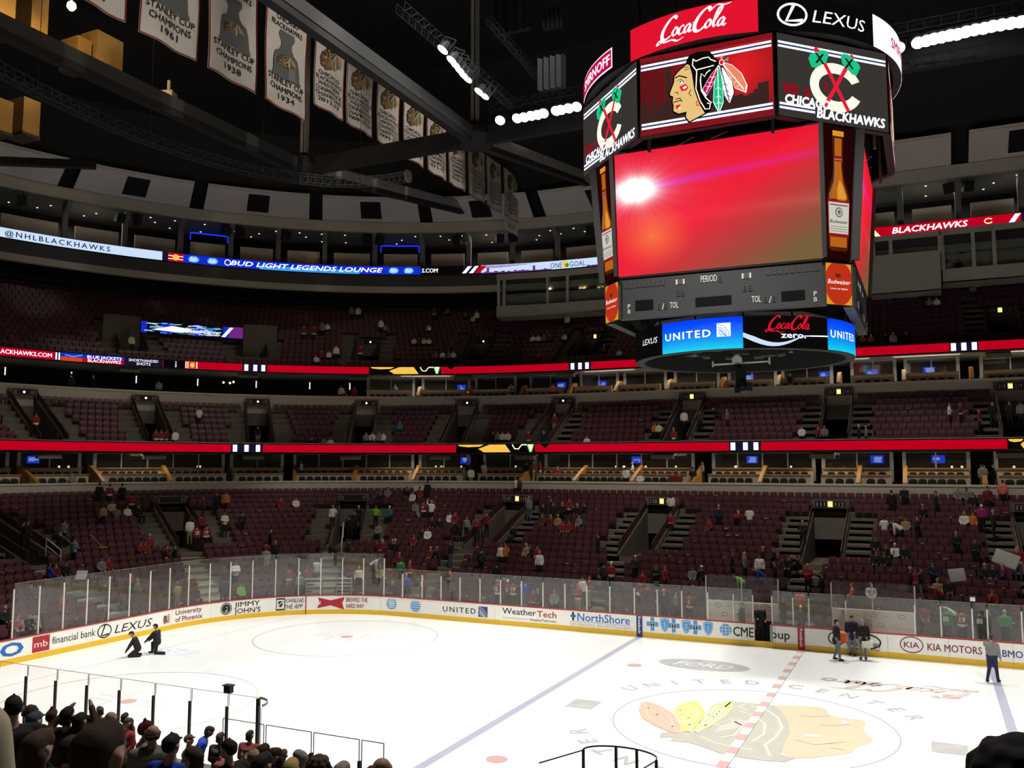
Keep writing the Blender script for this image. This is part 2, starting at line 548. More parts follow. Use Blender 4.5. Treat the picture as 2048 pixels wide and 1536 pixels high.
for m, pts, in_ in (('ice_coral', [(1283, 1405), (1277, 1420), (1284, 1436), (1310, 1452), (1345, 1467), (1362, 1467), (1360, 1450), (1347, 1428), (1320, 1412), (1297, 1404)], 'ice_pink'), ('ice_yellow', [(1350, 1416), (1362, 1408), (1392, 1402), (1401, 1410), (1410, 1425), (1400, 1445), (1380, 1464), (1364, 1464), (1358, 1440), (1348, 1425)], 'ice_cream'), ('ice_green', [(1412, 1427), (1425, 1411), (1450, 1402), (1463, 1404), (1467, 1415), (1455, 1432), (1430, 1450), (1396, 1466), (1385, 1463)], 'ice_cream')):
    a.poly(IP(pts), m, 4)
    cx = sum(p[0] for p in pts)/len(pts); cy = sum(p[1] for p in pts)/len(pts)
    inner = [(cx+(p[0]-cx)*.62, cy+(p[1]-cy)*.62) for p in pts]
    a.line(IP(inner+inner[:1]), .06, in_, 5)
    n_ = len(pts); far = pts[0] if m != 'ice_green' else pts[3]; bas = pts[5] if m == 'ice_coral' else (pts[6] if m == 'ice_yellow' else pts[7])
    a.line(IP([far, (cx, cy), bas]), .06, in_, 5)
    for t_ in (-.3, .1, .4): a.line(IP([(cx+t_*20-9, cy-t_*14-4), (cx+t_*20+9, cy-t_*14+4)]), .05, in_, 5)
a.poly(IP([(1452, 1406), (1462, 1405), (1465, 1413), (1448, 1414)]), 'ice_yellow', 5)
a.poly(IP([(1682, 1441), (1697, 1444), (1696, 1450), (1683, 1447)]), 'ice_white', 3)
a.poly(IP([(1608, 1469), (1640, 1470), (1648, 1475), (1612, 1474)]), 'ice_white', 3)
a.poly(IP([(1650, 1484), (1665, 1486), (1660, 1490), (1650, 1489)]), 'ice_white', 3)
for q in ([(1600, 1432), (1630, 1434), (1660, 1431)], [(1640, 1450), (1670, 1452), (1700, 1449)], [(1590, 1480), (1630, 1490), (1690, 1484)], [(1660, 1496), (1690, 1500)]): a.line(IP(q), .05, 'ice_dark', 3)
on_ice(a, 'centre_emblem')
on_ice(Art().ring(0, 0, 4.57, 4.57, .045, 'ice_blue', n=72), 'centre_circle')
a = Art()
for word, c0 in (('UNITED', 125), ('CENTER', 58), ('UNITED', 305), ('CENTER', 238)):
    for i, ch in enumerate(word):
        an = math.radians(c0-(i-2.5)*10.2)
        a.text(ch, 5.55*math.cos(an), 5.55*math.sin(an), .62, 'ice_grey', 1, .02, align='c', rot=an-PI/2)
for an in (math.radians(180), 0):
    a.rect(5.9*math.cos(an)-.5, -.55, 5.9*math.cos(an)+.5, .55, 'ice_grey', 1)
on_ice(a, 'centre_lettering')
pc = at_z(1407, 1330, 0)
a = Art().ell(pc.x, pc.y, 1.95, 1.0, 'ice_grey', 1, 40)
a.text('FORD', pc.x, pc.y-.42, .8, 'ice_white', 2, .01, .3, 2.5, 'c')
on_ice(a, 'oval_print')
pc = at_z(1765, 1370, 0)
def coke(mat):
    """flowing script lettering as thick and thin strokes, about 8.6 x 3 units"""
    a = Art()
    def st(pts, w=.34, thin=None):
        n = 6; q = []
        for i in range(len(pts)-1):
            p0 = pts[max(i-1, 0)]; p1 = pts[i]; p2 = pts[i+1]; p3 = pts[min(i+2, len(pts)-1)]
            for j in range(n):
                t = j/n
                q.append(tuple(.5*((2*p1[c])+(-p0[c]+p2[c])*t+(2*p0[c]-5*p1[c]+4*p2[c]-p3[c])*t*t+(-p0[c]+3*p1[c]-3*p2[c]+p3[c])*t**3) for c in (0, 1)))
        q.append(pts[-1])
        ws = []
        for i in range(len(q)):
            x0, y0 = q[max(i-1, 0)]; x1, y1 = q[min(i+1, len(q)-1)]
            ang = math.atan2(y1-y0, x1-x0)
            e = min(1, min(i, len(q)-1-i)/3)
            ws.append(w*(.35+.65*abs(math.sin(ang-.5)))*(.3+.7*e))
        q = [(x+y*.28, y) for x, y in q]
        a.line(q, w, mat, 2, ws)
    st([(1.55, 2.35), (1.35, 2.75), (.85, 2.65), (.25, 1.9), (-.05, .95), (.15, .2), (.75, .1), (1.3, .45)], .5)
    st([(.3, -.1), (-.5, -.35), (-.3, .1), (.6, -.25), (1.6, -.2), (2.4, -.5), (3.2, -.2)], .3)
    for x in (1.75, ): st([(x, 1.25), (x-.3, .75), (x-.1, .3), (x+.25, .45), (x+.35, .95), (x, 1.3), (x-.1, 1.1)], .33)
    st([(2.9, 1.15), (2.65, 1.3), (2.35, .9), (2.35, .4), (2.7, .25), (3.05, .55)], .33)
    st([(3.75, 1.15), (3.45, 1.3), (3.1, .85), (3.15, .35), (3.5, .4), (3.8, 1.2), (3.7, .5), (3.9, .28), (4.15, .5)], .33)
    st([(3.95, 1.3), (4.4, 1.35)], .2)
    st([(5.9, 2.3), (5.75, 2.85), (5.2, 2.7), (4.6, 1.9), (4.35, .95), (4.6, .2), (5.2, .15), (5.7, .6)], .5)
    st([(5.9, 2.3), (6.6, 3.0), (7.6, 2.9), (8.4, 3.1)], .25)
    st([(6.05, 1.25), (5.75, .75), (5.95, .3), (6.3, .45), (6.4, .95), (6.1, 1.3), (5.95, 1.1)], .33)
    st([(6.65, .6), (7.3, 2.2), (7.35, 2.75), (7.0, 2.5), (6.75, 1.2), (6.85, .35), (7.15, .45)], .33)
    st([(8.0, 1.15), (7.7, 1.3), (7.35, .85), (7.4, .35), (7.75, .4), (8.05, 1.2), (7.95, .5), (8.15, .28), (8.4, .5)], .33)
    return a
a = Art().put(coke('ice_pink'), 4.3, 1.0, -.52, -.52).text('zero', -1.0, 1.0, .8, 'ice_grey', 2, .02, rot=PI, w=2.3, align='r')
on_ice(Art().put(a, pc.x-1.3, pc.y-.7, 1.0), 'script_print')

# ================================================================== boards round the rink
boards = empty('rink_boards', (0, 12.955, 0), 'white rink boards with yellow kick plate and red cap, covered in advertising', 'boards')
GATE = (ku(1508, 1240, 0), ku(1541, 1240, 0))
def mesh_child(b, name, mat, parent, **kw):
    return b.build(name, MATS[mat] if isinstance(mat, str) else mat, parent, **kw)
KB = [k for k in np.arange(15.9, -62, -2.44)]
boards_loc = Vector(boards.location)
def rel(b, o=boards_loc):
    b.v = [(p[0]-o.x, p[1]-o.y, p[2]-o.z) for p in b.v]; return b
for k0, k1 in zip(KB[:-1], KB[1:]):
    spans = [(k1, k0)]
    if k1 < GATE[1] and k0 > GATE[0]:
        spans = [s for s in ((k1, min(k0, GATE[0])), (max(k1, GATE[1]), k0)) if s[1]-s[0] > .05]
    for a0, a1 in spans:
        ks = kspan(a0+.006, a1-.006, .3)
        mesh_child(rel(MB().sweep([(0, .25), (0, 1.03), (.12, 1.03), (.12, .25)], ks, closed=True)), 'board_panel', 'board_white', boards)
    ks = kspan(k1+.004, k0-.004, .3)
    mesh_child(rel(MB().sweep([(-.015, 0), (-.015, .25), (.12, .25), (.12, 0)], ks, closed=True)), 'kick_plate', 'kick_yellow', boards)
    if not (k1 < GATE[1] and k0 > GATE[0]):
        mesh_child(rel(MB().sweep([(-.02, 1.03), (-.02, 1.075), (.16, 1.075), (.16, 1.03)], ks, closed=True)), 'cap_rail', 'cap_red', boards)
    else:
        for a0, a1 in ((k1, GATE[0]), (GATE[1], k0)):
            if a1-a0 > .05: mesh_child(rel(MB().sweep([(-.02, 1.03), (-.02, 1.075), (.16, 1.075), (.16, 1.03)], [a0, a1], closed=True)), 'cap_rail', 'cap_red', boards)
# near side boards, below the front edge of the picture
for k0, k1 in ((-62, -75), (-76, -88), (88, 62)):
    mesh_child(rel(MB().sweep([(0, 0), (0, 1.05), (.12, 1.05), (.12, 0)], kspan(k0, k1, .5), closed=True)), 'board_panel', 'board_white', boards)
mesh_child(rel(MB().box(P3(GATE[1]+.03, .06, .64), (.13, .16, .80))), 'gate_jamb', 'grey_print', boards)
mesh_child(rel(MB().sweep([(.95, .05), (.95, 1.06), (1.0, 1.06), (1.0, .05)], [GATE[0]-.1, GATE[1]+.3], closed=True)), 'gate_dark_sheet', 'black', boards)  # black sheet put in for the darkness inside the open gate
# stripes where the lines meet the boards
for k, m, t in ((-7.77, 'navy_print', 1), (0.0, 'red_print', 1), (7.77, 'navy_print', 0), (xy2k(Vector((-27.13, 11.2, 0))), 'cap_red', 2)):
    a = Art()
    hw = .155 if t < 2 else .03
    a.rect(-hw, 0.0, hw, 1.03, m, 0)
    if t == 1: a.text('Reebok', -.06, 1.0, .135, 'white', 2, .02, w=.86, rot=-PI/2)
    o = a.build('line_stripe', on_outline(k, -.02, 0), None, .003)
    o.parent = boards; o.matrix_parent_inverse = Matrix.Translation(-boards_loc)

def ad(name, u0, u1, v, fn):
    """fn(art, width) draws an advert over the width between two picture columns; baseline at the foot of the white facing (height 0.78)"""
    k0, k1 = ku(u0, v, 0), ku(u1, v, 0)
    wd = k2s(k1, 0)-k2s(k0, 0)
    a = Art(); fn(a, wd)
    o = a.build(name, on_outline(k0, 0, .25), None, .003)
    o.parent = boards; o.matrix_parent_inverse = Matrix.Translation(-boards_loc)
def lexus(a, x, y, s, mat, w=3.0):
    a.ring(x+.5*s*1.15, y+.5*s, .62*s, .5*s, .085*s, mat, 2, 32)
    a.line([(x+.62*s, y+.95*s), (x+.3*s, y+.2*s), (x+.95*s, y+.24*s)], .13*s, mat, 2)
    a.text('LEXUS', x+1.45*s, y+.18*s, .62*s, mat, 2, .0, .25, w*s)
def globe(a, x, y, r, m1='sky_print'):
    a.ell(x, y, r, r, 'white', 1)
    for i, (yy, h) in enumerate(((.72, .16), (.42, .2), (.08, .24), (-.28, .22), (-.62, .2))):
        w0 = math.sqrt(max(0, 1-yy*yy)); w1 = math.sqrt(max(0, 1-(yy-h)**2))
        a.poly([(x-r*w0, y+r*yy), (x-r*w1, y+r*(yy-h)), (x, y+r*(yy-h-.1)), (x+r*w1, y+r*(yy-h)), (x+r*w0, y+r*yy), (x, y+r*(yy-.07))], m1, 2)
def united_mark(a, x, y, s, m1='navy_print', m2='white'):
    a.rect(x, y, x+s, y+s, m1, 1)
    for i in range(4):
        r = s*(.95-.2*i)
        a.line([(x+s*.02+s*.05*i, y+r), (x+r*.55, y+r*.8), (x+r*.85, y+r*.45), (x+r*.95, y+.03*s)], .045*s, m2, 2)
    for i in range(3):
        a.line([(x+.1*s, y+(.25+.2*i)*s), (x+.45*s, y+(.12+.13*i)*s), (x+.7*s, y+.02*s)], .035*s, m2, 2)
def crossshield(a, x, y, s):
    a.rect(x-.15*s, y-.5*s, x+.15*s, y+.5*s, 'sky_print', 1).rect(x-.45*s, y-.17*s, x+.45*s, y+.17*s, 'sky_print', 1)
    a.ring(x, y, .2*s, .2*s, .03*s, 'white', 2, 20).line([(x, y-.15*s), (x, y+.15*s)], .05*s, 'white', 2).line([(x-.1*s, y+.05*s), (x+.1*s, y+.05*s)], .05*s, 'white', 2)
    x += .95*s
    sh = [(-.36, .42), (0, .5), (.36, .42), (.34, -.05), (.2, -.35), (0, -.52), (-.2, -.35), (-.34, -.05)]
    a.poly([(x+p[0]*s, y+p[1]*s) for p in sh], 'sky_print', 1)
    a.line([(x+p[0]*s*.8, y+p[1]*s*.8) for p in sh+sh[:1]], .035*s, 'white', 2)
    a.line([(x+.1*s, y+.2*s), (x-.1*s, y+.1*s), (x+.1*s, y), (x-.06*s, y-.12*s), (x+.02*s, y-.25*s)], .05*s, 'white', 2)
def a_mb(a, w):
    a.rect(0, .04, w*.26, .72, 'red_print', 1).text('mb', w*.13, .24, .3, 'white', 2, align='c', w=w*.2)
    a.text('financial bank', w*.30, .25, .34, 'black_print', 2, w=w*.7)
def a_phx(a, w):
    for i in range(5):
        a.line([(.1+.05*i, .1+.02*i), (.04+.04*i, .3+.05*i), (.1+.05*i, .55-.02*i)], .04, 'maroon_print', 2)
        a.line([(.3, .12+.1*i), (.45, .2+.09*i)], .04, 'maroon_print', 2)
    a.text('University', w*.33, .44, .27, 'maroon_print', 2, .012, w=w*.66); a.text('of Phoenix', w*.33, .08, .27, 'maroon_print', 2, .012, w=w*.68)
def a_jj(a, w):
    a.ell(.36, .39, .33, .33, 'black_print', 1).ring(.36, .39, .28, .28, .03, 'white', 2).ell(.36, .39, .2, .2, 'red_print', 2).text('JJ', .36, .27, .24, 'white', 3, align='c')
    a.text('JIMMY', w*.36, .42, .28, 'black_print', 2, .012, w=w*.62); a.text("JOHN'S", w*.36, .06, .28, 'black_print', 2, .012, w=w*.64)
def a_app(a, w):
    a.rect(0, .04, .5, .72, 'black_print', 1).rect(.04, .12, .46, .64, 'white', 2)
    a.poly([(.12, .56), (.38, .56), (.36, .3), (.25, .2), (.14, .3)], 'black_print', 3).line([(.14, .32), (.36, .52)], .05, 'white', 4)
    a.text('DOWNLOAD', w*.28, .44, .24, 'black_print', 2, .01, .15, w*.72); a.text('THE APP', w*.28, .1, .26, 'black_print', 2, .01, .15, w*.68)
def a_bud(a, w):
    x = w*.53
    a.poly([(0, .08), (x*.5, .24), (x, .0), (x*.93, .36), (x*1.02, .7), (x*.5, .52), (.05, .68), (x*.1, .38)], 'red_print', 1)
    a.text('Budweiser', x*.5, .27, .25, 'white', 2, .0, .25, x*.82, 'c')
    a.text('BREWED THE', w*.57, .43, .26, 'maroon_print', 2, .012, w=w*.43); a.text('HARD WAY', w*.57, .08, .26, 'maroon_print', 2, .012, w=w*.36)
def a_united(a, w): a.text('UNITED', 0, .22, .3, 'black_print', 2, .012, w=w*.74, space=1.3); united_mark(a, w*.8, .08, .56)
def a_wt(a, w):
    a.text('Weather', 0, .36, .33, 'black_print', 2, .012, w=w*.62); a.text('Tech', w*.64, .33, .33, 'red_print', 2, .012, w=w*.35)
    a.text('Automotive Accessories', 0, .12, .1, 'grey_print', 2, 0, .2, w*.46); a.text('WeatherTech.com', w*.5, .1, .12, 'black_print', 2, .012, w=w*.48)
def a_ns(a, w):
    a.rect(.09, .3, .2, .72, 'black_print', 1).rect(0, .46, .3, .58, 'blue_print', 2)
    a.text('NorthShore', w*.12, .3, .42, 'blue_print', 2, .012, w=w*.87); a.rect(0, .235, w, .25, 'blue_print', 1)
    a.text('University HealthSystem', 0, .06, .15, 'grey_print', 2, w=w, space=1.2)
def a_bcbs(a, w):
    for i in range(3): crossshield(a, .36+i*w/3, .42, .66)
    a.text('Medical Resource Center', w*.35, .0, .05, 'grey_print', 2)
def a_cme(a, w):
    a.ell(.3, .42, .28, .28, 'sky_print', 1)
    for i in (-1, 0, 1): a.line([(.3+i*.14, .16), (.3+i*.18, .42), (.3+i*.14, .68)], .03, 'white', 2).line([(.05, .42+i*.15), (.55, .42+i*.15)], .03, 'white', 2)
    a.text('CME', .66, .17, .46, 'black_print', 2, .012, w=w-.66)
ad('advert_print', -40, 47, 1300, lambda a, w: a.text('GEICO', w, .12, .56, 'blue_print', 2, .03, w=w*2.0, align='r'))
ad('advert_print', 65, 190, 1280, a_mb)
ad('advert_print', 196, 304, 1255, lambda a, w: lexus(a, 0, .04, .66, 'black_print', (w-.96)/.66))
ad('advert_print', 326, 404, 1232, a_phx)
ad('advert_print', 440, 521, 1217, a_jj)
ad('advert_print', 552, 608, 1209, a_app)
ad('advert_print', 634, 735, 1206, a_bud)
ad('advert_print', 772, 794, 1209, lambda a, w: globe(a, w/2, .42, .34))
ad('advert_print', 820, 842, 1211, lambda a, w: globe(a, w/2, .40, .34))
ad('advert_print', 886, 975, 1221, a_united)
ad('advert_print', 1005, 1114, 1230, a_wt)
ad('advert_print', 1141, 1261, 1240, a_ns)
ad('advert_print', 1291, 1420, 1253, a_bcbs)
ad('advert_print', 1439, 1507, 1266, a_cme)
ad('advert_print', 1541, 1580, 1272, lambda a, w: a.text('oup', 0, .2, .42, 'black_print', 2, .01, w=w))
def a_csn(a, w):
    a.ring(.42, .42, .38, .3, .05, 'black_print', 1).text('(c', .22, .25, .3, 'black_print', 2)
    a.ring(w-.75, .38, .7, .36, .07, 'black_print', 1, a0=-1.2, a1=2.2)
    for i, m in enumerate(('kick_yellow', 'cap_red', 'maroon_print', 'navy_print', 'sky_print')):
        an = PI*(.9-.2*i); a.line([(w-.75, .3), (w-.75+.32*math.cos(an), .3+.32*math.sin(an))], .11, m, 2)
    a.text('SPORTSNET', w-1.5, .13, .2, 'black_print', 3, .02); a.text('CHICAGO.COM', w-1.3, -.05, .12, 'black_print', 3, .02)
ad('advert_print', 1654, 1765, 1283, a_csn)
def a_kia(a, w):
    a.ring(w*.148, .4, w*.148, .36, .045, 'maroon_print', 1); a.text('KIA', w*.148, .27, .26, 'maroon_print', 2, .012, w=w*.19, align='c'); a.text('KIA MOTORS', w*.345, .22, .32, 'maroon_print', 2, .012, w=w*.655)
ad('advert_print', 1800, 1964, 1302, a_kia)
ad('advert_print', 2005, 2046, 1310, lambda a, w: (a.text('BMO', 0, .2, .3, 'navy_print', 2, .012, w=w)))

# ================================================================== glass above the boards: every pane and post its own part
glz = empty('rink_glass_screen', (0, 13.0, 1.07), 'clear glass screen standing on the far rink boards with white posts', 'glass screen')
gl0 = Vector(glz.location)
def gtop(k):
    return 2.62 if k > -18.4 else (3.42 if k < -22.5 else 2.62+(3.42-2.62)*0)
POSTS = [1975, 1945, 1882, 1830, 1692, 1618, 1585, 1543, 1505, 1466, 1415, 1363, 1314, 1268, 1219, 1173, 1129, 1085, 1042, 1000, 959, 919, 881, 843, 804, 767, 726, 684, 641, 597, 551, 505, 461, 420, 378, 340, 301, 260, 219, 175, 128, 79, 27]
PK = []
for u in POSTS:
    v = 1262 if u > 1600 else (1225 if u > 1000 else 1195+max(0, (600-u))*.12)
    PK.append(ku(u, v-20, 0))
PK = [ku(2045, 1265, 0)+1.3]+[ku(2045, 1265, 0)]+PK
for k in (-47.5, -48.7, -49.9, -51.1, -52.3): PK.append(k)
PK = sorted(PK, reverse=True)
for i, k in enumerate(PK):
    top = gtop(k)
    p, n = kp(k, .07)
    b = MB().box((p.x, p.y, (1.07+top-.25)/2), (.055, .05, top-.25-1.07), -math.atan2(n.x, n.y))
    mesh_child(rel(b, gl0), 'post', 'post_white', glz)
for k0, k1 in zip(PK[:-1], PK[1:]):
    if k0-k1 > 3.2 or (k1 < (GATE[0]+GATE[1])/2 < k0): continue
    top = gtop((k0+k1)/2)
    b = MB().sweep([(.064, 1.09), (.064, top), (.076, top), (.076, 1.09)], kspan(k1+.02, k0-.02, .25), closed=True)
    pane_ = mesh_child(rel(b, gl0), 'glass_pane', 'rink_glass', glz)
    b = MB().sweep([(.06, top), (.06, top+.008), (.08, top+.008), (.08, top)], kspan(k1+.02, k0-.02, .25), closed=True)
    mesh_child(rel(b, gl0), 'pane_edge', 'grey_print', pane_)
# penalty and timekeeper boxes behind the far boards
def bench_box(u0, u1, v0, v1, label):
    k0, k1 = ku(u0, 1240, 1.9), ku(u1, 1255, 1.9)
    t = empty('penalty_box', P3((k0+k1)/2, 1.0, 0), label, 'penalty box', 'penalty boxes')
    o = Vector(t.location)
    mesh_child(rel(MB().hexa([P3(k0, 1.9, .1), P3(k1, 1.9, .1), P3(k1, 2.0, .1), P3(k0, 2.0, .1)], [P3(k0, 1.9, 1.75), P3(k1, 1.9, 1.75), P3(k1, 2.0, 1.75), P3(k0, 2.0, 1.75)]), o), 'back_panel', 'board_white', t)
    a = Art()
    n = int((k1-k0)/.62)
    for i in range(n):
        for j in range(2):
            x = .3+i*.62+(.3 if j else 0)
            if x > k1-k0-.4: continue
            if (i+j) % 2: a.ring(x, 1.0+j*.42, .16, .1, .03, 'grey_print', 1, 16)
            else: a.text('united', x-.2, .96+j*.42, .08, 'grey_print', 1)
    w_ = a.build('panel_print', on_outline(k0, 1.9, .1), None, .004); w_.parent = t; w_.matrix_parent_inverse = Matrix.Translation(-o)
    mesh_child(rel(MB().hexa([P3(k0, 1.3, .1), P3(k1, 1.3, .1), P3(k1, 1.8, .1), P3(k0, 1.8, .1)], [P3(k0, 1.3, .55), P3(k1, 1.3, .55), P3(k1, 1.8, .55), P3(k0, 1.8, .55)]), o), 'bench', 'cap_red', t)
    m = max(2, int((k1-k0)/1.6))
    for i in range(m+1):
        k = k0+(k1-k0)*i/m
        p = P3(k, 1.95, 0)
        mesh_child(rel(MB().box((p.x, p.y, 2.35), (.05, .05, 1.2)), o), 'post', 'post_white', t)
        if i < m: mesh_child(rel(MB().sweep([(1.944, 1.77), (1.944, 3.0), (1.956, 3.0), (1.956, 1.77)], [k+.03, k+(k1-k0)/m-.03], closed=True), o), 'glass_pane', 'clear_glass', t)
    for k in (k0, k1):
        mesh_child(rel(MB().hexa([P3(k-.006, .2, .3), P3(k+.006, .2, .3), P3(k+.006, 1.88, .3), P3(k-.006, 1.88, .3)], [P3(k-.006, .2, 2.6), P3(k+.006, .2, 2.6), P3(k+.006, 1.88, 2.6), P3(k-.006, 1.88, 2.6)]), o), 'side_glass', 'clear_glass', t)
bench_box(1413, 1558, 1207, 1240, 'white backed penalty box behind the open gate in the far boards')
bench_box(1664, 1832, 1225, 1270, 'white backed penalty box beside the three men in dark suits')

# near side glass, seen from behind in the lower corner
near = empty('near_glass_screen', (-12, -12.955, 1.07), 'row of clear glass panes with black posts on the near boards, by the crowd', 'glass screen')
n0 = Vector(near.location)
xs = [-21.9, -20.6, -19.35, -18.1, -16.86, -15.61, -14.36, -13.1, -11.82, -10.58, -9.58]
for i, x in enumerate(xs):
    wide = x == -9.58
    mesh_child(rel(MB().box((x, -13.0, (1.07+2.5+(.3 if wide else 0))/2), (.06 if not wide else .09, .06, 1.43+(.3 if wide else 0))), n0), 'post', 'post_black', near)
    if i < len(xs)-1:
        x2 = xs[i+1]
        mesh_child(rel(MB().box(((x+x2)/2, -12.95, 1.94), (x2-x-.05, .012, 1.72)), n0), 'glass_pane', 'clear_glass', near)
        mesh_child(rel(MB().box(((x+x2)/2, -12.95, 2.805), (x2-x-.05, .014, .012)), n0), 'pane_edge', 'grey_print', near)
        for xx in (x+.02, x2-.02): mesh_child(rel(MB().box((xx, -12.95, 2.65), (.012, .016, .3)), n0), 'pane_edge', 'grey_print', near)
# curved end piece and the glass behind the players' bench
seg = [(-9.58+.55*math.sin(a), -13.5+.55*math.cos(a)) for a in [PI/2*i/8 for i in range(9)]]
b = MB(); e = MB()
for (x, y), (x2, y2) in zip(seg[:-1], seg[1:]):
    b.add([(x, y, 1.07), (x2, y2, 1.07), (x2, y2, 2.82), (x, y, 2.82)], [(0, 1, 2, 3)])
    e.bar((x, y, 2.81), (x2, y2, 2.81), .02, .06)
mesh_child(rel(b, n0), 'curved_pane', 'clear_glass', near); mesh_child(rel(e, n0), 'pane_edge', 'grey_print', near)
mesh_child(rel(MB().box((-9.05, -13.55, 1.9), (.06, .05, 1.75)), n0), 'post', 'steel', near)
bench = empty('bench_glass_screen', (-6.5, -15.5, 1.0), "low glass panes behind the players' bench at the lower edge", 'glass screen')
n1 = Vector(bench.location)
xb = [-8.41, -7.23, -5.99, -4.81, -4.23]
for i, x in enumerate(xb):
    mesh_child(rel(MB().box((x, -15.53, 1.75), (.06, .06, 1.9)), n1), 'post', 'post_black', bench)
    if i < len(xb)-1:
        x2 = xb[i+1]
        mesh_child(rel(MB().box(((x+x2)/2, -15.5, 2.1), (x2-x-.06, .012, 2.0)), n1), 'glass_pane', 'clear_glass', bench)
        for c, s_ in ((((x+x2)/2, -15.5, 3.1), (x2-x-.06, .014, .014)), ((x+.03, -15.5, 2.6), (.012, .016, 1.0)), ((x2-.03, -15.5, 2.6), (.012, .016, 1.0))):
            mesh_child(rel(MB().box(c, s_), n1), 'pane_edge', 'charcoal', bench)
# rounded glass end of the other bench
rb = empty('rounded_glass_end', (-.15, -13.4, 1.0), 'rounded glass screen end with black posts at the bottom edge of the ice', 'glass screen')
n2 = Vector(rb.location)
pts = [(-.15+.76*math.cos(a), -13.3+.45*math.sin(a)) for a in [PI*i/16 for i in range(17)]]
b = MB(); e = MB()
for (x, y), (x2, y2) in zip(pts[:-1], pts[1:]):
    b.add([(x, y, 1.07), (x2, y2, 1.07), (x2, y2, 2.82), (x, y, 2.82)], [(0, 1, 2, 3)])
    e.bar((x, y, 2.82), (x2, y2, 2.82), .015, .03)
mesh_child(rel(b, n2), 'curved_pane', 'clear_glass', rb); mesh_child(rel(e, n2), 'pane_edge', 'charcoal', rb)
for x, y in ((-.91, -13.3), (-.36, -12.87), (.08, -12.87), (.61, -13.3)):
    mesh_child(rel(MB().box((x, y, 1.94), (.05, .05, 1.74)), n2), 'post', 'post_black', rb)
for x in (-.91, .61):
    mesh_child(rel(MB().bar((x, -13.3, 2.8), (x-.5 if x < 0 else x-.2, -14.4, 2.8), .02), n2), 'rail', 'charcoal', rb)
# ================================================================== stands: (d, z) profiles swept round the rink outline
KR, KL = 24.0, -54.0          # extent of the far side and left end that can be seen
LOW = [(2.7+.9*i, .33+.327*i) for i in range(18)]
MID = [(20.04+.88*i, 9.52+.49*i) for i in range(8)]
UPP = [(27.9+.86*i, 16.75+.56*i) for i in range(14)]
def steps(rows, dep, front_z, back):
    pr = [(rows[0][0]-dep*.6, front_z)]
    for d, z in rows:
        pr += [(d-dep*.6, z), (d+dep*.4, z)]
    pr.append((rows[-1][0]+dep*.4, back)); return pr
def low_floor(d):
    i = max(0, min(17, int((d-2.16)/.9))); return LOW[i][1] if d > 2.16 else .05
b = MB().add([(-70, -62, -.03), (70, -62, -.03), (70, 62, -.03), (-70, 62, -.03)], [(0, 1, 2, 3)])
b.build('floor', MATS['concrete'], label='grey concrete floor under the stands', kind='structure')
PORT = []
def portal_k(u, v, d): return ku(u, v, d)
# portals: (key pixel, tier)
LOWP = [(1655, 1010, '111', '112'), (1310, 1003, '110', '111'), (1015, 998, '109', '110'), (703, 995, '108', '109'), (355, 1000, '107', '108'), (2072, 1020, '112', '113')]
LP = [(ku(u, v, 14.0), a, c) for u, v, a, c in LOWP]+[(-(AX+RC*1.62), '106', '107')]
MIDP = [(45, 786, '209', '210'), (290, 798, '210', '211'), (515, 805, '212', '213'), (733, 809, '213', '214'), (935, 807, '214', '215'), (1128, 803, '215', '216'), (1385, 795, '216', '217'), (1678, 785, '217', '218'), (2020, 775, '218', '219')]
MP = [(ku(u, v, 26.5), a, c) for u, v, a, c in MIDP]
UPPP = [(250, 658, '', ''), (505, 675, '', ''), (740, 675, '313', '314'), (965, 672, '315', '316'), (1187, 663, '317', '318'), (2000, 607, '319', '320')]
UP = [(ku(u, v, 33.0), a, c) for u, v, a, c in UPPP]
def kw(width, d):            # width in metres at offset d -> width in k (for the arcs), chosen per location by local()
    return width
def local(k, d, w):
    """k shifted by w metres along the outline at offset d"""
    return s2k(k2s(k, d)+w, d)

# tier floors, with gaps where the portals cut in
def tier(name, rows, dep, front_z, back, portals, prow, half, plen, label):
    pr = steps(rows, dep, front_z, back)
    cut = rows[prow][0]-dep*.6
    b = MB()
    lower = [p for p in pr if p[0] <= cut+1e-6]
    b.sweep(lower, kspan(KL, KR))
    upper = [p for p in pr if p[0] >= cut-1e-6]
    ks = sorted([k for k, *_ in portals])
    edges = [KL]
    for k in ks:
        if KL+1 < k < KR-1: edges += [local(k, cut+3, -half), local(k, cut+3, half)]
    edges.append(KR)
    for a0, a1 in zip(edges[::2], edges[1::2]): b.sweep(upper, kspan(a0, a1))
    over = [p for p in upper if p[0] >= cut+plen-.1]
    for a0, a1 in zip(edges[1::2], edges[2::2]): b.sweep([(over[0][0], over[0][1]-1.0)]+over, kspan(a0, a1))
    return b.build(name, MATS['concrete'], label=label, kind='structure')
tier('lower_tier_floor', LOW, .9, 0, 5.9, LP, 8, 1.0, 6.4, 'stepped concrete floor of the lower stand')
tier('middle_tier_floor', MID, .88, 9.4, 13.0, MP, 1, .9, 6.0, 'stepped concrete floor of the middle stand')
tier('upper_tier_floor', UPP, .86, 16.6, 24.2, UP, 2, 1.1, 4.4, 'stepped concrete floor of the upper stand')
# near side of the lower stand, under and in front of the camera
b = MB()
KN = AX+2*ARC+2*BY
b.sweep(steps([(2.7+.9*i, .75+.372*i) for i in range(18)], .9, 0, 7.2), kspan(KL, -(KN+2*AX)))
b.build('near_tier_floor', MATS['concrete'], label='stepped concrete floor of the near stand below the viewer', kind='structure')

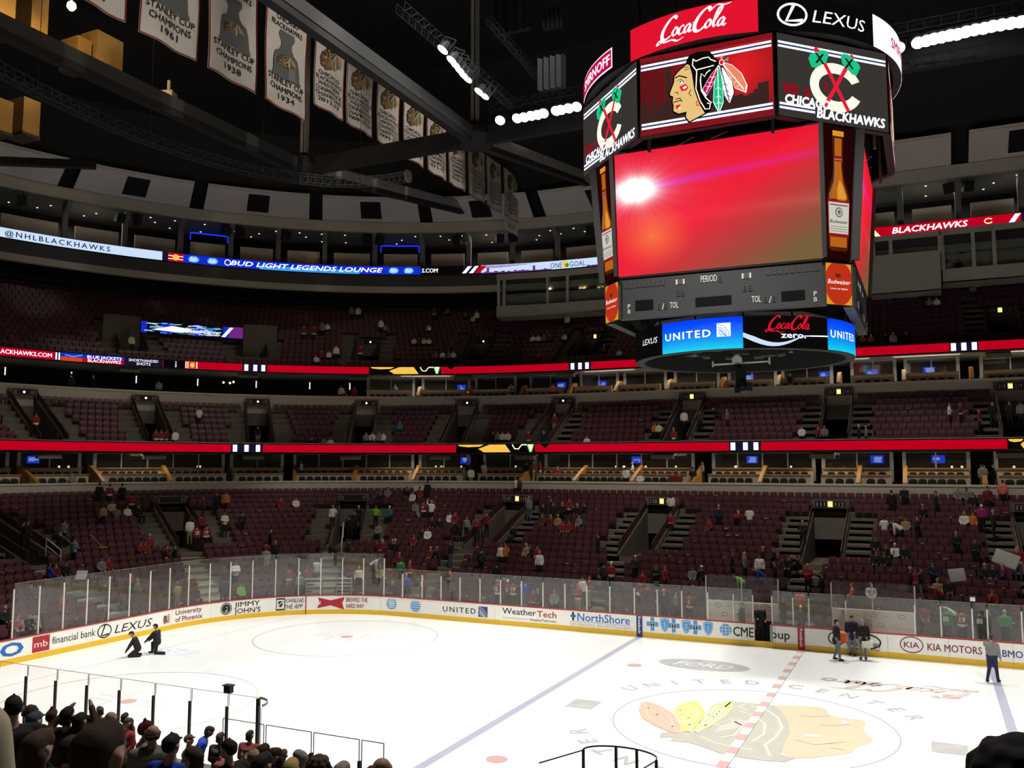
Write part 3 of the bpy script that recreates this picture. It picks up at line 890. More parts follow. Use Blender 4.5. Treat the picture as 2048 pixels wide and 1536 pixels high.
# fascias, soffits and back walls
def band(name, prof, mat, label, k0=KL, k1=KR, kind='structure'):
    return MB().sweep(prof, kspan(k0, k1)).build(name, MATS[mat], label=label, kind=kind)
band('wall_lower_fascia', [(18.36, 5.8), (18.36, 7.22), (18.75, 7.22), (18.75, 6.6), (22.0, 6.95)], 'stone', 'beige stone parapet under the lower suites')
band('trim_1', [(18.30, 7.2), (18.30, 7.33), (18.8, 7.33), (18.8, 7.2)], 'stone_cap', 'pale stone cap on the lower parapet')
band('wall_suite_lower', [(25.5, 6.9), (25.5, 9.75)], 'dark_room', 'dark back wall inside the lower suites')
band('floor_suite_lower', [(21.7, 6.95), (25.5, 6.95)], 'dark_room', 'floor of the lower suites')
band('ceiling_suite_lower', [(19.2, 9.5), (25.5, 9.5)], 'mullion', 'soffit over the lower suites')
band('wall_ribbon_lower', [(19.25, 9.48), (19.12, 9.48), (19.12, 10.24), (19.35, 10.24), (19.5, 9.4)], 'black', 'black edge of the middle stand behind the red ribbon')
band('trim_2', [(19.08, 10.24), (19.08, 10.29), (19.3, 10.29), (19.3, 10.24)], 'steel', 'thin steel rail above the lower red ribbon')
band('wall_middle_fascia', [(26.72, 12.9), (26.72, 14.55), (27.0, 14.55), (27.0, 14.0), (30.0, 14.0)], 'stone', 'beige stone parapet under the upper suites')
band('trim_3', [(26.66, 14.5), (26.66, 14.66), (27.1, 14.66), (27.1, 14.5)], 'stone_cap', 'pale stone cap on the upper parapet')
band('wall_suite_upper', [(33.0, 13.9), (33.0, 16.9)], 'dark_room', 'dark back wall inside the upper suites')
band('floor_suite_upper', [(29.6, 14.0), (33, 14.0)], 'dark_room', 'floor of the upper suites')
band('ceiling_suite_upper', [(27.0, 16.62), (33.0, 16.62)], 'mullion', 'soffit over the upper suites')
band('wall_ribbon_upper', [(27.1, 16.6), (26.95, 16.6), (26.95, 17.42), (27.2, 17.42), (27.4, 16.6)], 'black', 'black edge of the upper stand behind the red ribbon')
band('wall_upper_back', [(40.0, 23.8), (40.0, 28.0)], 'black', 'black wall behind the upper stand')
band('ceiling_upper_soffit', [(34.0, 25.5), (40.2, 25.6)], 'charcoal', 'dark soffit below the top gallery')
M('gallery_dark', (0.085, 0.08, 0.075), 0.8)
band('wall_gallery_front', [(34.0, 26.08), (34.0, 27.2)], 'gallery_dark', 'dark grey front of the top gallery')
band('trim_4', [(34.25, 25.45), (33.95, 25.5), (33.95, 26.08), (34.0, 26.1)], 'stone', 'beige lower lip of the top gallery')
band('wall_gallery_ribbon', [(34.0, 27.2), (33.95, 27.22), (33.95, 28.14), (34.3, 28.14), (34.3, 27.8), (40.2, 28.6)], 'black', 'black band behind the top ribbon and gallery floor')
band('wall_gallery_back', [(40.0, 27.8), (40.0, 31.8)], 'charcoal', 'dark back wall of the top gallery')
M('gallery_ceiling', (0.20, 0.20, 0.195), 0.8)
band('ceiling_gallery', [(33.55, 31.42), (40.1, 31.4)], 'gallery_ceiling', 'grey gallery ceiling with downlights')
band('trim_5', [(33.75, 31.40), (33.45, 31.42), (33.4, 32.2), (33.2, 32.34)], 'stone', 'beige cornice above the top gallery')
# roof: black deck, and the beige acoustic panels that lean inwards all round
b = MB()
b.sweep([(34.6, 32.0), (31.4, 34.6), (28.0, 38.5), (20.0, 42.0)], KLOOP)
b.add([P3(k, 20.0, 42.0) for k in KLOOP[:-1]], [tuple(range(len(KLOOP)-1))])
b.build('ceiling', MATS['black'], label='black roof deck high above the rink', kind='structure')

# ------------------------------------------------------------------ acoustic panels and the dark hatches in them
gaps = [(-5, -5)] and [130, 398, 638, 860, 1085, 1915]
# each bay between two black gaps is one panel
gk = [ku(140, 345, 32), ku(397, 390, 32), ku(632, 415, 32), ku(850, 430, 32), ku(1073, 420, 32), ku(1330, 380, 32), ku(1600, 330, 32), ku(1919, 290, 32)]
sp = [gk[i+1]-gk[i] for i in range(len(gk)-1)]
gk = [gk[0]-11, gk[0]-5.6]+gk+[gk[-1]+8.6]
pan = {}
for i in range(len(gk)-1):
    a0, a1 = local(gk[i], 32, .62), local(gk[i+1], 32, -.62)
    t = empty('acoustic_panel', P3((a0+a1)/2, 32, 33), None, None)
    o = Vector(t.location)
    ks = kspan(a0, a1)
    pn_ = mesh_child(rel(MB().sweep([(33.15, 32.36), (30.15, 33.95), (30.25, 34.02), (33.25, 32.43)], ks, closed=True), o), 'panel', 'beige_panel', t)
    mesh_child(rel(MB().sweep([(30.42, 33.81), (30.40, 33.79), (30.30, 33.85), (30.32, 33.87)], ks, closed=True), o), 'panel_seam', 'stone', pn_)
    c = s2k((k2s(a0, 32)+k2s(a1, 32))/2, 32)
    if i != len(gk)-2: c = local(c, 32, 0.0)
    h0, h1 = local(c, 32, -.98), local(c, 32, .98)
    mesh_child(rel(MB().sweep([(32.72, 32.55), (30.72, 33.61), (30.77, 33.68), (32.77, 32.62)], [h0, h1], closed=True), o), 'hatch', 'black', pn_)
    uu = to_px(P3(c, 32, 33))[0]
    names = ['at the far left end', 'cut by the left picture edge', 'beside the dark roof beam', 'above the white ribbon end', 'above the first blue light bar', 'above the second blue bar', 'behind the last white banner', 'at the left shoulder of the scoreboard', 'behind the scoreboard', 'at the right shoulder of the scoreboard', 'at the right picture edge']
    tag(t, 'beige roof panel with dark hatch, '+names[min(i, len(names)-1)], 'acoustic panel', 'roof panels')

# ================================================================== seats
def seat_mesh():
    b = MB()
    w_ = .24
    # back shell with rounded top corners
    pr = [(-w_, .38), (w_, .38), (w_, .80), (w_-.05, .86), (-w_+.05, .86), (-w_, .80)]
    n = len(pr)
    vs = [(x, .10+(z-.38)*.16, z) for x, z in pr]+[(x*.96, .15+(z-.38)*.16, z) for x, z in pr]
    b.add(vs, [tuple(range(n)), tuple(range(2*n-1, n-1, -1))]+[(i, n+i, n+(i+1) % n, (i+1) % n) for i in range(n)])
    # folded seat pan standing up in front of the back
    b.hexa([(-.21, -.03, .36), (.21, -.03, .36), (.21, .05, .36), (-.21, .05, .36)], [(-.20, -.02, .66), (.20, -.02, .66), (.20, .07, .66), (-.20, .07, .66)])
    b.hexa([(.235, .0, .0), (.275, .0, .0), (.275, .13, .0), (.235, .13, .0)], [(.235, -.12, .60), (.275, -.12, .60), (.275, .16, .60), (.235, .16, .60)])
    return b
SEAT = seat_mesh()
seat_v = np.array(SEAT.v); seat_f = SEAT.f
seat_me = SEAT.mesh('arena_seat', MATS['maroon'])
places = []          # (k, d, z, tier)
def fill(rows, tier_, portals, blocks, pitch=.54, k0=KL, k1=KR):
    for i, (d, z) in enumerate(rows):
        s0, s1 = k2s(k0, d), k2s(k1, d)
        n = int((s1-s0)/pitch)
        for j in range(n):
            s = s0+pitch*(j+.5)
            k = s2k(s, d)
            ok = True
            for pk, *_ in portals:
                ds = s-k2s(pk, d)
                for (r0, r1, a0, a1) in blocks:
                    if r0 <= i <= r1 and a0 <= ds <= a1: ok = False; break
                if not ok: break
            if ok: places.append((k, d, z, tier_, i))
# rows blocked near each portal: (first row, last row, from, to) in metres from the portal axis
fill(LOW, 0, LP, [(8, 15, -1.2, 1.2), (8, 14, -2.75, -1.2), (8, 14, 1.2, 2.75), (0, 7, -1.55, .2)])
fill(MID, 1, MP, [(1, 7, -1.15, 1.15), (1, 6, -2.5, -1.15), (1, 6, 1.15, 2.5), (0, 0, -1.0, .3)], k1=22)
fill(UPP, 2, UP, [(2, 6, -1.4, 1.4), (0, 7, -2.6, -1.4), (2, 7, 1.4, 2.6)], k1=22, k0=-47)
def seat_world(k, d, z):
    p, n = kp(k, d)
    return p, math.atan2(-n.x, n.y)
vis = []
for idx, (k, d, z, t, i) in enumerate(places):
    p, rz = seat_world(k, d, z)
    u, v = to_px((p.x, p.y, z+.7))
    if t == 0 and 10 < u < 2030 and i >= 5: vis.append(((Vector((p.x, p.y, z))-CAM).length, idx))
vis.sort()
near_ids = set(ix for _, ix in vis[:300])
seat_n = 0
rest = []
for idx, (k, d, z, t, i) in enumerate(places):
    p, rz = seat_world(k, d, z)
    if idx in near_ids:
        o = link('arena_seat', seat_me, None, (p.x, p.y, z), rz)
        tag(o, 'empty maroon folding seat in the lower stand behind the penalty boxes', 'seat', 'maroon seats of the lower stand')
    else:
        rest.append((p.x, p.y, z, rz))
R = np.array(rest)
c_, s_ = np.cos(R[:, 3])[:, None], np.sin(R[:, 3])[:, None]
X = R[:, 0:1]+seat_v[None, :, 0]*c_-seat_v[None, :, 1]*s_
Y = R[:, 1:2]+seat_v[None, :, 0]*s_+seat_v[None, :, 1]*c_
Z = R[:, 2:3]+seat_v[None, :, 2]
co = np.stack([X, Y, Z], 2).reshape(-1, 3)
nv = len(seat_v)
fl = [list(f) for f in seat_f]
loop_tot = np.array([len(f) for f in fl]*len(R))
base = np.concatenate([np.array(f) for f in fl])
loops = (np.arange(len(R))[:, None]*nv+base[None, :]).ravel()
me = bpy.data.meshes.new('maroon_seats')
me.vertices.add(len(co)); me.vertices.foreach_set('co', co.ravel())
me.loops.add(len(loops)); me.loops.foreach_set('vertex_index', loops)
me.polygons.add(len(loop_tot))
me.polygons.foreach_set('loop_start', np.concatenate([[0], np.cumsum(loop_tot)[:-1]]))
me.polygons.foreach_set('loop_total', loop_tot)
me.materials.append(MATS['maroon'])
me.update(calc_edges=True); me.validate(); me.shade_flat()
tag(link('maroon_seats', me), 'rows of maroon folding seats filling the stands', 'seats', kind='stuff')

# ================================================================== portals, stairs, rails, signs
M('sign_dark', (0.02, 0.006, 0.008), 0.6)
M('sign_letter', (0.62, 0.58, 0.55), 0.6)
E('exit_glow', 255, 205, 95, 1.5)
E('exit_hot', 255, 250, 215, 2.2)
M('portal_wall', (0.13, 0.12, 0.095), 0.85, noise=0.15, scale=2)
M('rail_paint', (0.07, 0.02, 0.022), 0.5)
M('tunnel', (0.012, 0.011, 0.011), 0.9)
def portal(k, sa, sb, rows, dep, prow, half, length, head, tiername, sign_z=.0):
    """an opening cut into a tier with side walls, dark tunnel, head beam, number sign, flanking stairs and rails"""
    d0 = rows[prow][0]-dep*.6
    z0 = rows[prow][1]-.25
    d1 = d0+length
    i1 = min(len(rows)-1, prow+int(length/dep)-1)
    zt = z0+head
    t = empty('stair_portal', P3(k, d0, z0), tiername, 'portal', 'stair portals of the stands')
    o = Vector(t.location)
    L = lambda w, d: local(k, d, w)
    pt = lambda w, d, z: P3(L(w, d), d, z)
    # side walls follow the slope of the rows
    for sgn in (-1, 1):
        a, c = sgn*half, sgn*(half+.14)
        lo, hi = (min(a, c), max(a, c))
        b = MB()
        zz = lambda d: rows[0][1]+(d-rows[0][0])*(rows[1][1]-rows[0][1])/dep
        b.hexa([pt(lo, d0, z0-.3), pt(hi, d0, z0-.3), pt(hi, d1, z0-.3), pt(lo, d1, z0-.3)], [pt(lo, d0, max(z0, zz(d0))+.35), pt(hi, d0, max(z0, zz(d0))+.35), pt(hi, d1, zz(d1)+.45), pt(lo, d1, zz(d1)+.45)])
        mesh_child(rel(b, o), 'side_wall', 'portal_wall', t)
        b = MB()
        m = (a+c)/2
        b.bar(pt(m, d0, zz(d0)+1.0), pt(m, d1+.4, zz(d1)+1.15), .05, .05)
        n = 5
        for j in range(n+1):
            d = d0+(d1-d0)*j/n
            b.bar(pt(m, d, zz(d)+.3), pt(m, d, zz(d)+1.02+.1*j/n), .035)
        mesh_child(rel(b, o), 'handrail', 'rail_paint', t)
        b = MB().hexa([pt(m-.01, d0+.2, zz(d0)+.5), pt(m+.01, d0+.2, zz(d0)+.5), pt(m+.01, d1, zz(d1)+.6), pt(m-.01, d1, zz(d1)+.6)], [pt(m-.01, d0+.2, zz(d0)+.97), pt(m+.01, d0+.2, zz(d0)+.97), pt(m+.01, d1, zz(d1)+1.1), pt(m-.01, d1, zz(d1)+1.1)])
        mesh_child(rel(b, o), 'rail_panel', 'rail_paint', t)
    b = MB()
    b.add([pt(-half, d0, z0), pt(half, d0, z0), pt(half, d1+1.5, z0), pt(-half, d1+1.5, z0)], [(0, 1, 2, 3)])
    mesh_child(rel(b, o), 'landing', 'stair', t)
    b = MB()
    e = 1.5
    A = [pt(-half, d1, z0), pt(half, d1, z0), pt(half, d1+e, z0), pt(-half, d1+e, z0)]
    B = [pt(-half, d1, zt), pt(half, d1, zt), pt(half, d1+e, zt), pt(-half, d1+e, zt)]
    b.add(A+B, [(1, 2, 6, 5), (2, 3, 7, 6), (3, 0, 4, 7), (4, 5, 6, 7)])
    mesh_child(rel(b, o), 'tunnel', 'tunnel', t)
    b = MB().hexa([pt(-half-.14, d1-.12, zt), pt(half+.14, d1-.12, zt), pt(half+.14, d1+.1, zt), pt(-half-.14, d1+.1, zt)], [pt(-half-.14, d1-.12, zt+.52), pt(half+.14, d1-.12, zt+.52), pt(half+.14, d1+.1, zt+.52), pt(-half-.14, d1+.1, zt+.52)])
    hb = mesh_child(rel(b, o), 'head_beam', 'portal_wall', t)
    a = Art()
    hw = half*.9
    a.rect(-hw, .06, hw, .46, 'sign_dark', 0)
    a.rect(-.15, .08, .15, .44, 'exit_glow', 1).ell(.02, .26, .09, .09, 'exit_hot', 2, 10)
    if sa:
        a.text(sa, -hw*.62, .12, .28, 'sign_letter', 1, .0, align='c', w=hw*.55); a.text(sb, hw*.62, .12, .28, 'sign_letter', 1, .0, align='c', w=hw*.55)
    sg = a.build('number_sign', on_outline(k, d1-.13, zt+sign_z), None, .006)
    sg.parent = hb; sg.matrix_parent_inverse = Matrix.Translation(-o)
    # flanking stairs beside the portal, and the aisle below it
    for sgn, r0, r1, w0, w1 in ((-1, prow, i1+1, -half-1.5, -half-.2), (1, prow, i1+1, half+.2, half+1.5), (0, 0, prow-1, -1.45, .15)):
        b = MB()
        for i in range(max(0, r0), min(r1, len(rows)-1)+1):
            d, z = rows[i]
            rise = rows[1][1]-rows[0][1]
            for st in range(2):
                dd = d-dep*.6+dep*.5*st
                zz_ = z-rise*.5+rise*.5*st+.02
                b.hexa([pt(w0, dd, zz_-.3), pt(w1, dd, zz_-.3), pt(w1, dd+dep*.5, zz_-.3), pt(w0, dd+dep*.5, zz_-.3)], [pt(w0, dd, zz_), pt(w1, dd, zz_), pt(w1, dd+dep*.5, zz_), pt(w0, dd+dep*.5, zz_)])
        if b.v: mesh_child(rel(b, o), 'aisle_stair', 'pale_stair' if (sgn == 0 and k < -24 and rows is LOW) else 'stair', t)
    return t
PN = ['first', 'second', 'third', 'fourth', 'fifth', 'sixth', 'seventh', 'eighth', 'ninth', 'tenth']
rk = sorted(k for k, *_ in LP)
for k, a_, b_ in LP: portal(k, a_, b_, LOW, .9, 8, 1.0, 6.4, 3.15, 'dark stair portal with lit number sign in the lower stand, %s from the left' % PN[rk.index(k)])
rk = sorted(k for k, *_ in MP)
for k, a_, b_ in MP: portal(k, a_, b_, MID, .88, 1, .9, 6.0, 4.0, 'stair portal with lit number sign in the middle stand, %s from the left' % PN[rk.index(k)])
rk = sorted(k for k, *_ in UP)
for j, (k, a_, b_) in enumerate(UP): portal(k, a_, b_, UPP, .86, 2, 1.05, 4.4, 2.6, 'dim stair portal with small amber sign in the upper stand, %s from the left' % PN[rk.index(k)])

# scraps of white paper, cups and painted light glints of seat edges along the rows: nobody could count them
b = MB(); r2 = random.Random(5)
M('paper', (.62, .60, .57), .7)  # also the colour of the glints painted on seat edges
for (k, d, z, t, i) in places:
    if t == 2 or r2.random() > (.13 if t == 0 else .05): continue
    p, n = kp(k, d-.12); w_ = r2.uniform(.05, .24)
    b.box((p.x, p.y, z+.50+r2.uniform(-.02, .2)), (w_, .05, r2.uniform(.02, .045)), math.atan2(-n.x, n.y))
b.build('seat_litter_glints', MATS['paper'], label='scraps of white paper, cups and painted seat edge glints along the empty seat rows', cat='litter', kind='stuff')
# ================================================================== suites, ribbon screens and the top gallery
def zat(u, v, d): return at_d(u, v, d).z
def arcbox(b, k0, k1, d0, d1, z0, z1, mat=None):
    return b.sweep([(d0, z0), (d0, z1), (d1, z1), (d1, z0)], kspan(k0, k1), mat, closed=True)
# ------------------------------------------------------------------ chairs of the suites
def chair_mesh():
    b = MB()
    pr = [(-.25, .42), (.25, .42), (.27, .70), (.22, .88), (.10, .94), (-.10, .94), (-.22, .88), (-.27, .70)]
    n = len(pr)
    vs = [(x, .16+.05*math.cos(x*5), z) for x, z in pr]+[(x, .23+.05*math.cos(x*5), z) for x, z in pr]
    b.add(vs, [tuple(range(n)), tuple(range(2*n-1, n-1, -1))]+[(i, n+i, n+(i+1) % n, (i+1) % n) for i in range(n)])
    b.box((0, -.02, .42), (.46, .44, .1)); b.box((0, .02, .2), (.08, .08, .36)); b.box((0, .02, .02), (.4, .4, .03))
    for s in (-1, 1): b.box((s*.26, .02, .58), (.05, .3, .05))
    return b.mesh('suite_chair', MATS['chair_black'])
CHAIR = chair_mesh()
GAP1 = [(38, 60), (176, 205), (452, 468), (566, 590), (818, 832), (925, 957), (1055, 1075), (1375, 1417), (1622, 1642), (1782, 1808), (1940, 1997)]
DIV1 = [58, 195, 335, 589, 710, 831, 1052, 1160, 1273, 1395, 1525, 1718, 1810, 1968]
DIV2 = [838, 941, 1045, 1143, 1235, 1338, 1445, 1559, 1679, 1809, 1945]
GAP2 = [(822, 840), (930, 944), (1020, 1050), (1127, 1148), (1222, 1237), (1320, 1340), (1428, 1450), (1545, 1560), (1660, 1702), (1790, 1812), (1920, 1968)]
g1 = sorted((ku(a, 945, 20.2), ku(b, 945, 20.2)) for a, b in GAP1)
g2 = sorted((ku(a, 785, 28), ku(b, 785, 28)) for a, b in GAP2)
K2L = ku(733, 785, 28)
def runs(gaps, k0, k1):
    e = [k0]
    for a, b in gaps:
        if k0 < a < k1: e += [a, b]
    e.append(k1)
    return [(a, b) for a, b in zip(e[::2], e[1::2]) if b-a > .8]
R1 = runs(g1, KL+6, 15); R2 = runs(g2, K2L, 17)
d1k = [ku(u, 945, 20.2) for u in DIV1]; d2k = [ku(u, 785, 28) for u in DIV2]
chairs = []
def chair_row(rs, d, z, divs):
    for a, b in rs:
        s0, s1 = k2s(a, d)+.25, k2s(b, d)-.25
        n = max(1, int((s1-s0)/.56))
        for j in range(n):
            s = s0+(s1-s0)*(j+.5)/n
            k = s2k(s, d)
            if any(abs(k2s(q, d)-s) < .3 for q in divs): continue
            chairs.append((k, d, z))
chair_row(R1, 19.45, 6.72, d1k); chair_row(R1, 20.95, 7.15, d1k); chair_row(R2, 27.55, 13.98, d2k)
chairs.sort(key=lambda c: (P3(c[0], c[1], c[2])-CAM).length)
rest_b = MB()
cv = [v.co.copy() for v in CHAIR.vertices]; cf = [tuple(p.vertices) for p in CHAIR.polygons]
for j, (k, d, z) in enumerate(chairs):
    p, n = kp(k, d); rz = math.atan2(-n.x, n.y)
    if j < 300:
        tag(link('suite_chair', CHAIR, None, (p.x, p.y, z), rz), 'black rounded swivel chair facing the ice in a suite balcony row', 'chair', 'black chairs of the suite balconies')
    else:
        c_, s_ = math.cos(rz), math.sin(rz)
        rest_b.add([(p.x+v.x*c_-v.y*s_, p.y+v.x*s_+v.y*c_, z+v.z) for v in cv], cf)
if rest_b.v: rest_b.build('suite_chairs', MATS['chair_black'], label='further black chairs of the suite balconies round the bend', cat='chairs', kind='stuff')
# ------------------------------------------------------------------ counters, dividers, windows: one thing per suite bay
glass('window_glass', .02, .07, (.8, .84, .84))
M('suite_wall', (0.10, 0.035, 0.022), 0.7)
M('suite_grey', (0.22, 0.235, 0.23), 0.7)
E('tv_blue', 40, 70, 235, .9)
E('tv_light', 150, 175, 255, .9)
E('warm_lamp', 255, 235, 180, 1.6)
def side(k, d, z):
    u, v = to_px(P3(k, d, z)); return u
def where(u):
    if u < 0: return 'beyond the left picture edge'
    return None
ORD = ['first', 'second', 'third', 'fourth', 'fifth', 'sixth', 'seventh', 'eighth', 'ninth', 'tenth', 'eleventh', 'twelfth', 'thirteenth', 'fourteenth', 'fifteenth', 'sixteenth']
def suites(rs, lower):
    for j, (a, b) in enumerate(rs):
        t = empty('suite_balcony', P3((a+b)/2, 20.2 if lower else 28, 7 if lower else 14), None, 'suite balcony', None)
        tag(t, 'beige counter and window bay of a suite, %s from the left in the %s row' % (ORD[min(j, 15)], 'lower' if lower else 'upper'), 'suite balcony', 'suite balconies')
        o = Vector(t.location)
        if lower:
            cs = ((20.05, 20.3, 6.7, 7.86), (21.45, 21.7, 7.1, 8.30))
        else:
            cs = ((28.15, 28.4, 14.0, 15.30),)
        for d0, d1, z0, z1 in cs:
            cn_ = mesh_child(rel(arcbox(MB(), a, b, d0, d1, z0, z1), o), 'counter', 'counter', t)
            mesh_child(rel(arcbox(MB(), a-.02, b+.02, d0-.12, d1+.05, z1, z1+.06), o), 'counter_top', 'oak', cn_)
        # windows
        gd, z0, z1 = (21.95, 8.34, 9.46) if lower else (29.8, 15.32, 16.6)
        L = k2s(b, gd)-k2s(a, gd)
        n = max(1, round(L/2.0))
        for i in range(n):
            q0, q1 = s2k(k2s(a, gd)+L*i/n, gd), s2k(k2s(a, gd)+L*(i+1)/n, gd)
            mesh_child(rel(arcbox(MB(), local(q0, gd, .05), local(q1, gd, -.05), gd, gd+.012, z0, z1), o), 'window_pane', 'window_glass', t)
        for i in range(n+1):
            q = s2k(k2s(a, gd)+L*i/n, gd)
            w2 = .12 if i in (0, n) else .045
            mesh_child(rel(arcbox(MB(), local(q, gd, -w2), local(q, gd, w2), gd-.04, gd+.06, z0-(.9 if i in (0, n) else 0), z1), o), 'mullion', 'mullion', t)
        mesh_child(rel(arcbox(MB(), a, b, gd-.03, gd+.05, z1-.05, z1+.02), o), 'window_head', 'mullion', t)
        # inside: partition, back wall panel, a screen or lamps
        mesh_child(rel(arcbox(MB(), local(a, gd, -.06), local(a, gd, .06), gd+.1, gd+3.3, z0-1.1, z1), o), 'partition', 'suite_grey', t)
        mesh_child(rel(arcbox(MB(), a, b, gd+3.0, gd+3.1, z0-1.1, z1), o), 'back_wall', 'suite_wall' if j % 3 else 'suite_grey', t)
        r2 = random.Random(j+(50 if lower else 0))
        if r2.random() < .6:
            q = a+(b-a)*r2.uniform(.2, .8)
            sc_ = MB().sweep([(gd+2.9, z0+.35), (gd+2.9, z0+.9), (gd+2.95, z0+.9), (gd+2.95, z0+.35)], [local(q, gd+2.9, -.42), local(q, gd+2.9, .42)], closed=True)
            s_ = mesh_child(rel(sc_, o), 'television', 'tv_blue', t)
            aa = Art()
            for m_ in range(6): aa.rect(-.35+r2.random()*.5, .05+r2.random()*.4, -.1+r2.random()*.45, .1+r2.random()*.4, 'tv_light', 1)
            g = aa.build('television_picture', on_outline(q, gd+2.9, z0+.35), None, .01); g.parent = s_; g.matrix_parent_inverse = Matrix.Translation(-o)
        bl = MB()
        for m_ in range(r2.randint(2, 5)):
            q = a+(b-a)*r2.uniform(.05, .95); p = P3(q, gd+r2.uniform(.8, 2.5), z0+.02)
            bl.lathe([(.05, 0), (.09, .1), (.02, .16)], (p.x, p.y, p.z), 6)
        mesh_child(rel(bl, o), 'table_lamp', 'warm_lamp' if r2.random() < .5 else 'white', t)
suites(R1, True); suites(R2, False)
for lower, ks in ((True, d1k), (False, d2k)):
    for j, k in enumerate(sorted(ks)):
        b = MB()
        if lower: pr = [(18.85, 6.7), (18.85, 7.42), (20.0, 7.95), (21.6, 8.55), (21.75, 8.55), (21.75, 6.9)]
        else: pr = [(27.1, 14.0), (27.1, 14.8), (28.2, 15.6), (28.9, 15.75), (29.2, 15.75), (29.2, 14.0)]
        a, c = local(k, 20 if lower else 28, -.13), local(k, 20 if lower else 28, .13)
        n = len(pr)
        vs = [P3(a, d, z) for d, z in pr]+[P3(c, d, z) for d, z in pr]
        b.add(vs, [tuple(range(n)), tuple(range(2*n-1, n-1, -1))]+[(i, n+i, n+(i+1) % n, (i+1) % n) for i in range(n)])
        b.build('suite_divider', MATS['oak'], label='orange wooden divider between suite seats, %s from the left in the %s row' % (ORD[min(j, 15)], 'lower' if lower else 'upper'), cat='divider', group='wooden suite dividers')
# lights in the soffit over the suites (the place's own downlights)
for i in range(9):
    k = 12-i*6.2
    p, n = kp(k, 20.6); q, _ = kp(k, 19.6)
    area('suite_soffit_lamp', (p.x, p.y, 9.44), (q.x, q.y, 6.5), 70, 4.5, .5)
    p, n = kp(k, 28.6); q, _ = kp(k, 27.5)
    if k > K2L-2: area('suite_soffit_lamp', (p.x, p.y, 16.56), (q.x, q.y, 13.5), 80, 4.5, .5)
# dark lounge left of the upper suites: slim light tubes and small pendants
E('tube', 235, 235, 225, 1.1)
for j, u in enumerate((10, 143, 273, 396, 513, 620, 700)):
    p = at_d(u, 748, 29.0)
    b = MB().box((0, 0, 0), (.09, .05, .62)); b.build('light_tube', MATS['tube'], loc=(p.x, p.y, 15.75), label='slim white vertical light tube in the dark lounge, %s from the left' % ORD[j], cat='light', group='light tubes of the lounge')
for j, (u, v) in enumerate(((447, 765), (460, 766), (467, 764))):
    p = at_d(u, v, 30.0)
    MB().lathe([(.05, -.1), (.11, 0), (.05, .1)], (0, 0, 0), 8).build('pendant_lamp', MATS['warm_lamp'], loc=p, label='small warm pendant lamp in the dark lounge, %s of three' % ORD[j], cat='lamp', group='pendant lamps')

# ================================================================== ribbon screens
E('led_red', 190, 0, 30, .95)
E('led_white', 240, 242, 255, 1.15)
E('led_navy', 28, 22, 52, .8)
E('led_black', 14, 10, 14, .4)
E('led_gold', 250, 195, 80, 1.0)
E('led_cream', 250, 245, 190, 1.05)
E('led_green', 20, 160, 90, .9)
E('led_blue', 20, 45, 200, .95)
E('led_sky', 60, 160, 240, 1.0)
E('led_pale', 195, 215, 250, 1.1)
E('led_purple', 120, 40, 140, .9)
E('led_orange', 225, 70, 25, .9)
def ribbon(name, d, z0, h, u_list, v, draw, label, extra=None):
    """u_list: (u0, u1) picture columns that limit the ribbon; draw(art, X) with X(u) -> arc length from the middle"""
    t = empty(name, P3(0, d, z0), label, 'ribbon screen')
    o = Vector(t.location)
    for u0, u1 in u_list:
        k0, k1 = ku(u0, v, d), ku(u1, v, d)
        kc = (k0+k1)/2
        X = lambda u, vv=v, kc=kc: k2s(ku(u, vv, d), d)-k2s(kc, d)
        a = Art(); draw(a, X, u0, u1)
        ob = a.build('screen', on_outline(kc, d, z0), None, .006); ob.parent = t; ob.matrix_parent_inverse = Matrix.Translation(-o)
    return t
def seg(a, X, u0, u1, m, h, lay=0):
    n = max(1, int(abs(u1-u0)/14)); x0, x1 = X(u0), X(u1)
    a.rect(x0, 0, x1, h, m, lay, nx=n)
def bars3(a, X, us, h, w=.33):
    for u in us: x = X(u); a.rect(x-w/2, .03, x+w/2, h-.03, 'led_white', 2)
def head_bit(a, X, u0, u1, h):
    x0, x1 = X(u0), X(u1); w_ = x1-x0
    seg(a, X, u0, u1, 'led_black', h, 1)
    a.poly([(x0+.02*w_, h), (x0+.35*w_, h), (x0+.3*w_, h*.75), (x0+.15*w_, h*.68), (x0+.05*w_, h*.8)], 'led_gold', 2)
    a.poly([(x0+.35*w_, 0), (x0+.28*w_, h*.45), (x0+.42*w_, h), (x0+.62*w_, h), (x0+.69*w_, 0)], 'led_gold', 2)
    a.line([(x0+.71*w_, h), (x0+.74*w_, h*.45), (x0+.79*w_, h*.42), (x0+.83*w_, h*.95), (x0+.9*w_, h*.95)], .1, 'led_cream', 2)
    a.poly([(x0+.89*w_, h), (x0+.925*w_, 0), (x0+.965*w_, 0), (x0+.995*w_, h)], 'led_green', 2)
    a.poly([(x0+.905*w_, h), (x0+.935*w_, .03), (x0+.955*w_, .03), (x0+.98*w_, h)], 'led_cream', 3)
def dr1(a, X, u0, u1):
    h = .6
    seg(a, X, -130, 2110, 'led_red', h)
    for c in ((470, 493, 516), (1466, 1491, 1512)):
        seg(a, X, c[0]-8, c[2]+10, 'led_navy', h, 1); bars3(a, X, c, h)
    head_bit(a, X, 912, 1070, h)
    x = X(1090); a.poly([(x-.4, h), (x, h*.5), (x+.4, h)], 'led_black', 2)
    head_bit(a, X, 2015, 2110, h)
ribbon('ribbon_screen', 19.10, 9.56, .6, [(-130, 2110)], 895, dr1, 'red ribbon screen with white bars below the middle stand')
